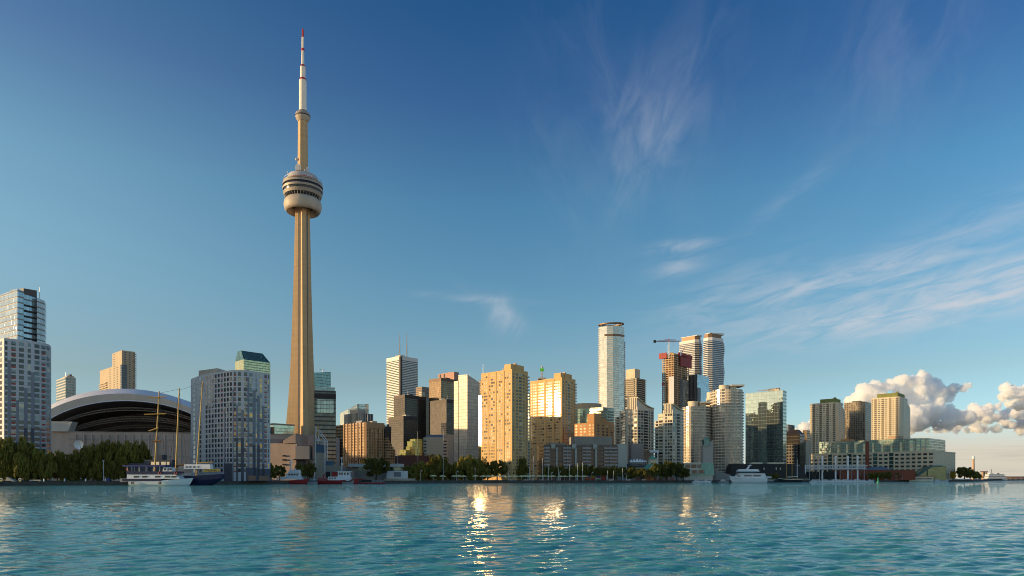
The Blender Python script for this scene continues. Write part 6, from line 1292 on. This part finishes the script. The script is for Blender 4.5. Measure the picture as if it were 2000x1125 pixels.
for i, (k, px, D, yt, w_, lb) in enumerate((('round', 530, 440, 907, 24, 'small tree at the right foot of the curved apartment block'), ('round', 546, 446, 911, 24, 'small tree behind the stern of the patrol boat'), ('round', 588, 452, 908, 24, 'small tree behind the bow of the patrol boat'), ('round', 604, 454, 904, 26, 'tree left of the white framed training tower'), ('round', 735, 486, 897, 46, 'broad tree in front of the long low pavilion'), ('round', 722, 540, 898, 34, 'pale tree at the foot of the brown hotel'),
    ('willow', 800, 522, 912, 40, 'low willow right of the pale stage wall'), ('willow', 826, 530, 902, 46, 'willow in front of the low red brick warehouse'), ('willow', 856, 540, 892, 54, 'tall willow in front of the beige chamfered office'), ('willow', 880, 552, 915, 36, 'low willow below the silver glass tower left edge'), ('willow', 908, 552, 890, 54, 'tallest park willow below the silver glass tower'), ('willow', 936, 556, 899, 44, 'willow at the left foot of the taller golden slab'), ('round', 952, 560, 905, 26, 'small gappy tree low on the taller golden slab'), ('round', 971, 562, 901, 34, 'round dark tree against the lit face of the taller golden slab'), ('willow', 1012, 570, 896, 46, 'willow in front of the shaded face of the taller golden slab'),
    ('round', 1232, 576, 912, 30, 'tree below the row of white tents'), ('round', 1252, 572, 916, 28, 'small tree left of the green tent roof'), ('round', 1279, 572, 907, 26, 'narrow tree right of the green tent roof'), ('round', 1302, 578, 902, 36, 'dark tree below the lower swoop-roofed tower'), ('round', 1322, 582, 905, 30, 'dark tree left of the harbour office'), ('round', 1335, 586, 916, 24, 'reddish shaded tree touching the harbour office'), ('round', 1506, 645, 926, 12, 'small bush behind the stern of the white yacht'), ('round', 1516, 648, 925, 14, 'bush behind the bow of the dark schooner'),
    ('round', 1884, 815, 914, 34, 'dark broad tree just right of the terminal'), ('round', 1902, 850, 921, 22, 'dark tree at the foot of the far smokestack'), ('round', 1912, 900, 929, 14, 'low tree right of the far smokestack'))): tree('%s_%d' % (k, i % 3), px, D, yt, w_, lb, G2)
spots = ['left of the first pale pillar', 'under the first pale pillar', 'right of the first pale pillar', 'under the second balcony stack', 'left of the second pale pillar', 'right of the second pale pillar', 'under the third balcony stack', 'left of the third pale pillar', 'right of the third pale pillar', 'under the widest balcony stack', 'at the grey block end wall']
for i, s_ in enumerate(spots): tree('round_%d' % (i % 3), 1070 + i * 14.4, 562 + i * 1.4, 909 + random.uniform(-1, 6), 17 + random.uniform(-2, 4), 'small tree before the harbour hotel, ' + s_, G3)
for i, s_ in enumerate(('leftmost, beside the brick chimney', 'second from the brick chimney', 'third from the brick chimney', 'fourth from the brick chimney', 'fifth from the brick chimney', 'last, behind the excursion boat')): tree('round_%d' % (i % 3), 1702 + i * 16, 716 + i * 4, 922 + random.uniform(-1, 2), 17, 'small tree before the red brick hall, ' + s_, 'trees before the red brick hall')
tree('yellow_0', 1861, 800, 922, 12, 'bright yellow tree at the right end of the terminal', G2); tree('yellow_0', 1784, 742, 923, 7, 'tiny yellow tree behind the excursion boat roof', G2)
# ---------------------------------------------------------------- park furniture
UY = mat('pale_yellow_canopy', (.80, .73, .42), .7, var=.1)
def make_umb():
    t = thing('beach_umbrella', 'u', 'umbrella'); mb = MB(); mb.tube((0, 0, 0), (0, 0, 3.9), .13, n=6); obj('pole', mb, WS, t)
    mb = MB(); mb.lathe([(2.55, 3.15), (2.45, 3.45), (1.6, 3.85), (.1, 4.1)], 14, caps=False); mb.lathe([(2.5, 3.12), (.1, 3.7)], 14, caps=False); obj('canopy', mb, UY, t); return t
um = make_umb(); first = True
ux = [846, 864.5, 887, 896, 905, 928.5, 943, 953, 962, 975, 984, 996, 1006, 1018, 1026, 1033, 1040, 1053, 1062, 1070, 1080, 1095, 1103, 1115, 1127, 1140]
uw = {846: 'leftmost of all, below the beige office', 864.5: 'second from left, at the floodlight mast', 1140: 'rightmost of all, by the kayak rack', 928.5: 'below the right edge of the silver glass tower'}
for i, px in enumerate(ux):
    D = shore(px) + 4 + (i % 3) * 1.5; o = um if first else dup(um, (0, 0, 0)); first = False if not first else first
    if i == 0: KIDS[um.name] = [(c, []) for c in um.children]
    o.location = (wx(px, D), D, GZ); o.scale = (random.uniform(.92, 1.1),) * 2 + (random.uniform(.96, 1.04),); o['group'] = 'yellow umbrellas on the quay'
    first = False
    place = 'under the silver tower' if px < 925 else 'under the taller slab left edge' if px < 970 else 'under the taller slab middle' if px < 1002 else 'under the taller slab right edge' if px < 1034 else 'under the shorter slab' if px < 1075 else 'before the harbour hotel'
    o['label'] = ('pale yellow umbrella on the quay, ' + uw[px]) if px in uw else 'pale yellow umbrella, %s from left of those %s' % (['first', 'second', 'third', 'fourth', 'fifth', 'sixth'][sum(1 for p in ux[:i] if p not in uw and (('under the silver tower' if p < 925 else 'under the taller slab left edge' if p < 970 else 'under the taller slab middle' if p < 1002 else 'under the taller slab right edge' if p < 1034 else 'under the shorter slab' if p < 1075 else 'before the harbour hotel') == place))], place)
def lamp(label, px, D, yt, arm=0, name='lamp_post', r=.14, m_=None, group='lamp posts along the quay', double=False):
    h = wz(yt, D) - GZ; t = thing(name, label, 'lamp post', (wx(px, D), D, GZ), 0, group); mb = MB(); mb.tube((0, 0, 0), (0, 0, h), r, r * .7, n=6)
    if arm: mb.tube((0, 0, h), (arm, 0, h + .3), r * .7, n=5)
    obj('pole', mb, m_ or WS, t); mb = MB(); mb.lathe([(.15, h - .25), (.5, h), (.5, h + .3), (.15, h + .5)], 8, cx=arm); obj('lamp_head', mb, m_ or WS, t); return t
for a in (('slim grey lamp post on the left lawn before the willows', 202, 364, 901, 0), ('curved-top lamp post on the quay left of the first umbrella', 821, 500, 920, .8), ('lamp post on the quay before the third umbrella', 892, 514, 921, .8), ('grey lamp post at the left foot of the taller golden slab', 928, 522, 916, 0), ('lamp post on the quay below the taller golden slab', 993, 533, 921, .8), ('lamp post on the quay below the shorter golden slab', 1077, 548, 923, .7), ('lamp post at the left corner of the kayak racks', 1093, 552, 922, .7), ('lamp post amid the left kayak rack', 1156, 560, 923, .7), ('lamp post between the right kayak rack and harbour office', 1327, 586, 925, .8), ('lamp post behind the right kayak rack', 1302, 584, 924, 0), ('lamp post on the quay behind the buoy', 1750, 722, 929, 0), ('lamp post left of the excursion boat', 1762, 724, 929, 0)): lamp(a[0], a[1], a[2], a[3], a[4])
for a in (('very tall floodlight mast standing through the second umbrella', 866, 505, 838, 0), ('tall floodlight mast rising from the park trees left of the beige office', 816, 590, 844, 0)): lamp(a[0], a[1], a[2], a[3], a[4], 'floodlight_mast', .24, GREYB, 'floodlight masts')
for a in (('tall street lamp with a bent arm left of the brick warehouse', 776, 520, 888, -1.6), ('street lamp with a bent arm right of the beige office', 877, 600, 895, 1.4), ('street lamp at the right edge of the brown hotel', 744, 520, 890, 0), ('street lamp beside the brown hotel foot', 834, 610, 888, -1)): lamp(a[0], a[1], a[2], a[3], a[4], 'street_lamp', .16, mat('tan_lamp_paint', (.42, .33, .24), .6), 'street lamps behind the park')  # street lamps in a plain tan paint
for px, yt, lb in ((1042.5, 891, 'tallest flagpole before the shorter golden slab'), (1059.5, 895, 'thin flagpole right of the tallest flagpole'), (1071, 908, 'short flagpole left of the harbour hotel'), (1090.5, 913, 'short mast before the first pale pillar'), (1112, 908, 'mast before the second balcony stack'), (1128, 905, 'mast before the second pale pillar'), (1138, 903, 'tall mast before the third balcony stack'), (1034, 915, 'pole below the gap between the golden slabs'), (1186.5, 920, 'pale post left of the widest balcony stack'), (1198, 920, 'pale post below the widest balcony stack'), (1216, 915, 'pale pole below the grey block end wall'), (1224, 926, 'short pale post right of the grey block end wall'), (1365, 905, 'flagpole left of the green glass gable'), (1385.5, 915, 'flagpole with a small flag before the green glass gable')):
    D = shore(px) + 3; h = wz(yt, D) - GZ; t = thing('flagpole', lb, 'pole', (wx(px, D), D, GZ), 0, 'poles along the quay'); mb = MB(); mb.tube((0, 0, 0), (0, 0, h), .2, .12, n=6); obj('pole', mb, WS, t)
    mb = MB(); mb.lathe([(.05, h), (.22, h + .15), (.05, h + .35)], 6); obj('finial', mb, WS, t)
    if px == 1385.5: mb = MB(); mb.box(.15, 2.2, -.03, .03, h - 2.2, h - .6); obj('flag', mb, MC['red_white_flag'], t)
for i, (px, lb) in enumerate(((86, 'white quay bollard left of the bench'), (126, 'white quay bollard in the middle of the lawn edge'), (167, 'white quay bollard left of the lawn lamp post'), (206, 'white quay bollard right of the lawn lamp post'))):
    D = shore(px) + 1; t = thing('bollard', lb, 'bollard', (wx(px, D), D, GZ), 0, 'white bollards on the left quay'); mb = MB(); mb.lathe([(.28, 0), (.28, 1.25), (.2, 1.4), (.05, 1.45)], 10); obj('post', mb, WHITE, t)
for px, lb in ((2, 'yellow and white life ring station at the left picture edge'), (39, 'yellow and white life ring station beside the stone ramp')):
    D = shore(px) + 1; t = thing('life_ring_station', lb, 'life ring', (wx(px, D), D, GZ), 0, 'life ring stations'); mb = MB(); mb.box(-.5, .5, -.1, .1, 0, .5); obj('stand', mb, mat('yellow_stand', (.5, .45, .03), .6), t); mb = MB(); mb.lathe([(.4, -.1), (.75, -.1), (.75, .1), (.4, .1), (.4, -.1)], 14, caps=False); o = obj('ring', mb, CREAM, t); o.rotation_euler = (R(90), 0, 0); o.location.z = 1.1
D = 342; t = tag(obj('stone_ramp', MB().add([(-2.2, 0, 0), (3.2, 0, 0), (3.2, 3, 0), (-2.2, 3, 0), (-1.6, .5, 2.3), (-1.6, 2.5, 2.3)], [(0, 1, 4), (1, 2, 5, 4), (2, 3, 5), (3, 0, 4, 5), (3, 2, 1, 0)]), MC['grey_concrete'], loc=(wx(18, D), D, GZ)), 'sloping pale stone ramp on the left quay', 'ramp')
t = thing('bench', 'long pale concrete bench on the left quay', 'bench', (wx(68, 344), 344, GZ)); mb = MB(); mb.box(-2.8, 2.8, 0, .8, .35, .9); obj('seat', mb, MC['grey_block_wall'], t); mb = MB(); mb.box(-2.4, -2, .1, .7, 0, .35); obj('leg', mb, MC['grey_block_wall'], t); mb = MB(); mb.box(2, 2.4, .1, .7, 0, .35); obj('leg', mb, MC['grey_block_wall'], t)
t = tag(obj('blue_bin', MB().prism(rect(-.7, .7, -.5, .5), 0, 1.6).prism(rect(-.8, .8, -.6, .6), 1.6, 1.8), BLUE, loc=(wx(212, 352), 352, GZ)), 'dark blue bin near the lawn lamp post', 'bin')
# kayaks on racks
KM = [mat('red_kayak', (.36, .03, .02), .4), mat('yellow_kayak', (.55, .33, .03), .4), mat('white_kayak', (.6, .6, .58), .4), mat('blue_kayak', (.03, .10, .30), .4), mat('orange_kayak', (.45, .12, .03), .4), mat('green_kayak', (.08, .28, .08), .4)]
def kayak_mesh(m_):
    mb = MB(); n = 12; rings = []
    for k in range(n + 1):
        s_ = -1 + 2 * k / n; r = max(.02, (1 - s_ * s_) ** .8); rings.append([(s_ * 2.4, .36 * r * math.cos(a), .26 * r * math.sin(a) + .12 * s_ * s_) for a in np.linspace(0, 2 * math.pi, 8, endpoint=False)])
    mb.loft(rings); me_o = obj('kayak', mb, m_, None, True); return me_o
protos = [kayak_mesh(m_) for m_ in KM]; names = ['red', 'yellow', 'white', 'blue', 'orange', 'green']; used = set(); lev = ['bottom', 'second', 'third', 'top']
def rack(px0, px1, cols, label, seq, side):
    D = shore((px0 + px1) / 2) + 2.0; x0, x1 = wx(px0, D), wx(px1, D); t = thing('kayak_rack', label, 'kayak rack', ((x0 + x1) / 2, D, GZ)); hw = (x1 - x0) / 2
    for k in range(cols + 1): mb = MB(); x = -hw + 2 * hw * k / cols; mb.tube((x, -.6, 0), (x, -.6, 3.6), .08, n=4); mb.tube((x, .9, 0), (x, .9, 3.6), .08, n=4); [mb.tube((x, -.7, .45 + .9 * j), (x, 1.0, .45 + .9 * j), .06, n=4) for j in range(4)]; obj('frame', mb, STEEL, t)
    for j in range(4):
        for c in range(cols):
            ci = seq[(j * cols + c) % len(seq)]; o = protos[ci] if ci not in used else protos[ci].copy()
            if ci in used: COL.objects.link(o)
            used.add(ci); o.location = ((x0 + x1) / 2 - hw + 2 * hw * (c + .5) / cols, D - .2 + random.uniform(-.2, .2), GZ + .8 + .9 * j); o.rotation_euler.z = random.uniform(-.06, .06); ncol = ['first', 'second', 'third', 'fourth', 'fifth', 'sixth', 'seventh'][c]
            tag(o, '%s kayak on the %s tier, %s column of the %s kayak rack' % (names[ci], lev[j], ncol, side), 'kayak', 'kayaks on the quay racks')
rack(1142, 1184, 4, 'steel rack of kayaks stacked before the harbour hotel', [0, 0, 5, 0, 4, 0, 2, 0, 0, 1, 0, 0, 2, 1, 3, 0], 'left')
rack(1240, 1318, 7, 'long steel rack of red kayaks before the tents and trees', [0, 2, 0, 0, 0, 0, 0, 0, 0, 4, 0, 5, 0, 0, 4, 0, 0, 0, 1, 0, 0, 0, 0, 0, 2, 1, 0, 2], 'right')
# dinghies resting on the quay edge
for px, lb in ((1193, 'small white dinghy on the quay edge before the harbour hotel'), (1227, 'small white dinghy on the quay edge below the tents'), (1256, 'white rowing boat upturned at the left end of the long kayak rack')):
    D = shore(px) + .9; t = thing('dinghy', lb, 'boat', (wx(px, D), D, GZ), random.uniform(-.4, .4), 'white dinghies on the quay'); mb = MB(); hull(mb, 3.4, 1.5, .55, .25, .05, .4); obj('hull', mb, WHITE, t); mb = MB(); mb.box(-.3, .1, -.6, .6, .55, .75); obj('thwart', mb, WOOD, t)
# parked cars and vans at the quay (small and far)
def car(label, px, D, m_, L=4.4):
    t = thing('parked_car', label, 'car', (wx(px, D), D, GZ), R(5), 'cars parked along the quay'); mb = MB()
    prof = [(-L / 2, .35), (-L / 2, .85), (-L * .38, 1.0), (-L * .25, 1.5), (L * .15, 1.5), (L * .3, 1.0), (L / 2, .85), (L / 2, .35)]; n = len(prof)
    mb.add([(x, -.85, z) for x, z in prof] + [(x, .85, z) for x, z in prof], [tuple(range(n)), tuple(range(n, 2 * n))[::-1]] + [(k, n + k, n + (k + 1) % n, (k + 1) % n) for k in range(n)]); obj('body', mb, m_, t)
    mb = MB(); mb.hexa([(-L * .33, -.88, 1.0), (L * .24, -.88, 1.0), (L * .24, .88, 1.0), (-L * .33, .88, 1.0), (-L * .24, -.88, 1.42), (L * .14, -.88, 1.42), (L * .14, .88, 1.42), (-L * .24, .88, 1.42)]); obj('side_window', mb, G_DARK, t)
    for x in (-L * .3, L * .3): mb = MB(); mb.tube((x, -.9, .33), (x, -.6, .33), .33, n=12); obj('wheel', mb, TYRE, t)
for px, m_, lb in ((527, GREYB, 'grey car parked beside the curved apartment block'), (610, BW, 'white car parked left of the grey station'), (706, MC['red_panel'], 'red car parked right of the fireboat'), (1846, BW, 'white car parked below the terminal right corner'), (1866, GREYB, 'grey car parked right of the yellow tree'), (1880, BW, 'white car parked under the dark broad tree'), (1730, GREYB, 'grey car parked behind the buoy'), (1740, BW, 'white car parked right of the buoy')): car(lb, px, shore(px) + 6, m_)

# ---------------------------------------------------------------- small figures on the lawn and the quay
def figure(label, px, D, shirt, legs, pose, rz):
    sk = [(0, 0, .95), (0, 0, 1.22), (0, .01, 1.42), (0, .0, 1.52), (0, -.02, 1.64), (0, -.01, 1.74), (-.10, 0, .9), (-.11 - .04 * pose, -.05 * pose, .5), (-.12, .12 * pose, .07), (-.12, .02 * pose - .1, .03), (.10, 0, .9), (.11, .06 * pose, .5), (.12, -.12 * pose, .07), (.12, -.2 - .1 * pose, .03),
          (-.2, 0, 1.40), (-.27, .03, 1.13), (-.26, -.1 - .2 * pose, .92), (.2, 0, 1.40), (.27, .03, 1.13), (.26, -.1, .92)]
    ed = [(0, 1), (1, 2), (2, 3), (3, 4), (4, 5), (0, 6), (6, 7), (7, 8), (8, 9), (0, 10), (10, 11), (11, 12), (12, 13), (2, 14), (14, 15), (15, 16), (2, 17), (17, 18), (18, 19)]
    rad = [.15, .14, .13, .055, .10, .08, .09, .065, .045, .04, .09, .065, .045, .04, .06, .045, .035, .06, .045, .035]
    me = bpy.data.meshes.new('person'); me.from_pydata(sk, ed, []); o = bpy.data.objects.new('person', me); COL.objects.link(o); me.materials.append(mat('skin', (.35, .20, .13), .6))
    m_ = o.modifiers.new('skin', 'SKIN'); me.skin_vertices if me.skin_vertices else 0
    if not me.skin_vertices: me.attributes
    for v, r in zip(me.skin_vertices[0].data, rad): v.radius = (r, r * .8)
    me.skin_vertices[0].data[0].use_root = True; o.modifiers.new('smooth', 'SUBSURF').render_levels = 1
    o.location = (wx(px, D), D, GZ + (.35 if px < 215 else 0)); o.rotation_euler.z = rz; tag(o, label, 'person', 'people on the lawn and quay')
    mb = MB(); mb.lathe([(.19, .92), (.185, 1.1), (.20, 1.34), (.13, 1.47), (.07, 1.5)], 12, caps=False, sy_=.72); obj('shirt', mb, shirt, o, True)
    mb = MB()
    for s_ in (-1, 1): k = 7 if s_ < 0 else 11; a, b_ = Vector(sk[k]), Vector(sk[k + 1]); mb.tube((s_ * .09, 0, .95), a, .115, .09, n=8); mb.tube(a, b_, .09, .07, n=8)
    obj('trousers', mb, legs, o)
    mb = MB(); mb.lathe([(.105, 1.66), (.11, 1.74), (.08, 1.81), (.01, 1.84)], 10, caps=False); obj('hair', mb, mat('dark_hair', (.02, .015, .01), .6), o, True)
for a in (('person in a pale shirt standing on the left lawn, leftmost of the group', 158, 361, WHITE, NAVY, .3, 1), ('person in a red shirt standing on the left lawn beside the white bollard', 169, 362, MC['red_kayak'], GREYB, .5, 2), ('person in a pink-red top nearest the lawn lamp post', 179, 362, MC['salmon_brick'], NAVY, .2, .3), ('person in a blue shirt at the lawn edge left of the group', 127, 358, MC['blue_kayak'], BLK, .6, 4), ('person in a white shirt walking past the second umbrella', 871, 507, WHITE, BLK, .9, 1.5), ('person in dark clothes under the umbrella by the silver tower', 913, 516, BLK, GREYB, .7, 4.6), ('person in a yellow top between umbrellas under the taller slab', 967, 527, MC['yellow_kayak'], NAVY, .4, 2.6), ('person in a blue top under the umbrellas before the shorter slab', 1047, 541, MC['blue_kayak'], BLK, .8, 1.6), ('person in a white top beside the left kayak rack', 1190, 561, WHITE, NAVY, .5, .2), ('person in a red top between the two kayak racks', 1210, 565, MC['red_kayak'], BLK, .9, 1.6), ('person in a pale top walking left of the control tower', 1345, 591, CREAM, NAVY, .8, 4.7)): figure(*a)
# ---------------------------------------------------------------- apartment towers up the shore, just beyond the left picture edge: they shade the lawn and the stadium front
for lb, x, y, w_, d_, h in (('tall grey apartment tower beyond the left picture edge', -395, 395, 30, 26, 82), ('broad apartment slab beyond the left picture edge behind the willows', -430, 452, 26, 60, 64), ('pale apartment slab up the shore beyond the left picture edge', -640, 640, 40, 90, 72)):
    t = thing('apartment_tower', lb, 'apartment tower', (x, y, GZ), R(20)); mb = MB(); mb.prism(rect(-w_ / 2, w_ / 2, -d_ / 2, d_ / 2), 0, h); obj('wall', mb, curtain('grey_apartment_wall', 3.0, 3.2, (.05, .055, .06), (.36, .35, .36), .4, .45, metal=.3), t)
    mb = MB(); mb.prism(rect(-w_ / 4, w_ / 4, -d_ / 4, d_ / 4), h, h + 5); obj('penthouse', mb, CONC2, t)
# ---------------------------------------------------------------- clouds: bodies of water droplets far away over the lake
def cloud(name, label, blobs, D, dens, seed):
    g = np.random.default_rng(seed); mb = MB(); q = D / F
    for px, py, rx, rz in blobs:
        n = 14 if rx > 14 else 8
        for k in range(n):
            a = g.uniform(0, 6.28); rr = math.sqrt(g.uniform(0, 1)) * .72
            x, z = wx(px + rx * rr * math.cos(a), D), wz(py + rz * rr * math.sin(a), D); y = D + g.uniform(-.8, .8) * rx * q; r = q * min(rx, rz * 1.4) * g.uniform(.34, .55)
            me = mb; m = 8; vs = [(x + r * math.sin(math.pi * i / m) * math.cos(2 * math.pi * j / 12), y + r * math.sin(math.pi * i / m) * math.sin(2 * math.pi * j / 12), z + r * .85 * math.cos(math.pi * i / m)) for i in range(m + 1) for j in range(12)]
            me.add(vs, [(i * 12 + j, (i + 1) * 12 + j, (i + 1) * 12 + (j + 1) % 12, i * 12 + (j + 1) % 12) for i in range(m) for j in range(12)])
    m_ = bpy.data.materials.new(name + '_droplets'); m_.use_nodes = True; t_ = m_.node_tree; t_.nodes.clear(); v = t_.nodes.new('ShaderNodeVolumePrincipled'); o_ = t_.nodes.new('ShaderNodeOutputMaterial'); t_.links.new(v.outputs[0], o_.inputs['Volume'])
    v.inputs['Color'].default_value = (1, 1, 1, 1); v.inputs['Density'].default_value = dens; v.inputs['Anisotropy'].default_value = 0.0
    o = obj(name, mb, m_); rm = o.modifiers.new('union', 'REMESH'); rm.mode = 'VOXEL'; rm.voxel_size = q * 1.0
    tx = bpy.data.textures.new(name + '_billow', 'CLOUDS'); tx.noise_scale = q * 13; tx.noise_depth = 4; d = o.modifiers.new('billow', 'DISPLACE'); d.texture = tx; d.texture_coords = 'GLOBAL'; d.strength = q * 13; d.mid_level = .5
    t2 = bpy.data.textures.new(name + '_fray', 'CLOUDS'); t2.noise_scale = q * 3.6; t2.noise_depth = 3; d2 = o.modifiers.new('fray', 'DISPLACE'); d2.texture = t2; d2.texture_coords = 'GLOBAL'; d2.strength = q * 7; d2.mid_level = .5
    return tag(o, label, 'cloud')
CD = 9000
cloud('cumulus_cloud', 'big sunlit cumulus cloud rising behind the right khaki tower', [(1690, 775, 28, 22), (1712, 768, 25, 24), (1735, 790, 30, 26), (1765, 755, 26, 24), (1795, 752, 30, 26), (1822, 765, 26, 32), (1800, 800, 45, 38), (1850, 815, 40, 24), (1865, 762, 34, 11), (1840, 775, 22, 22), (1760, 815, 45, 30), (1680, 800, 22, 24)], CD, .022, 5)
cloud('cumulus_cloud', 'small sunlit cumulus cloud cut by the right picture edge', [(1975, 765, 20, 14), (2005, 775, 26, 22), (1992, 790, 18, 12), (2040, 770, 40, 30)], CD * 1.05, .03, 9)
cloud('cloud_bank', 'long grey flat-based cloud bank low over the right shore', [(1920, 800, 26, 12), (1890, 818, 50, 14), (1960, 815, 60, 15), (1900, 836, 80, 13), (1990, 832, 70, 14), (2050, 815, 60, 25), (1830, 838, 40, 9)], CD * 1.15, .02, 12)
cloud('cumulus_cloud', 'small low cumulus cloud peeping between the mirrored slab and the khaki tower', [(1575, 838, 16, 12), (1562, 846, 16, 9), (1590, 830, 14, 16)], CD * 1.1, .03, 21)
for b in BUILDS: b.finish()
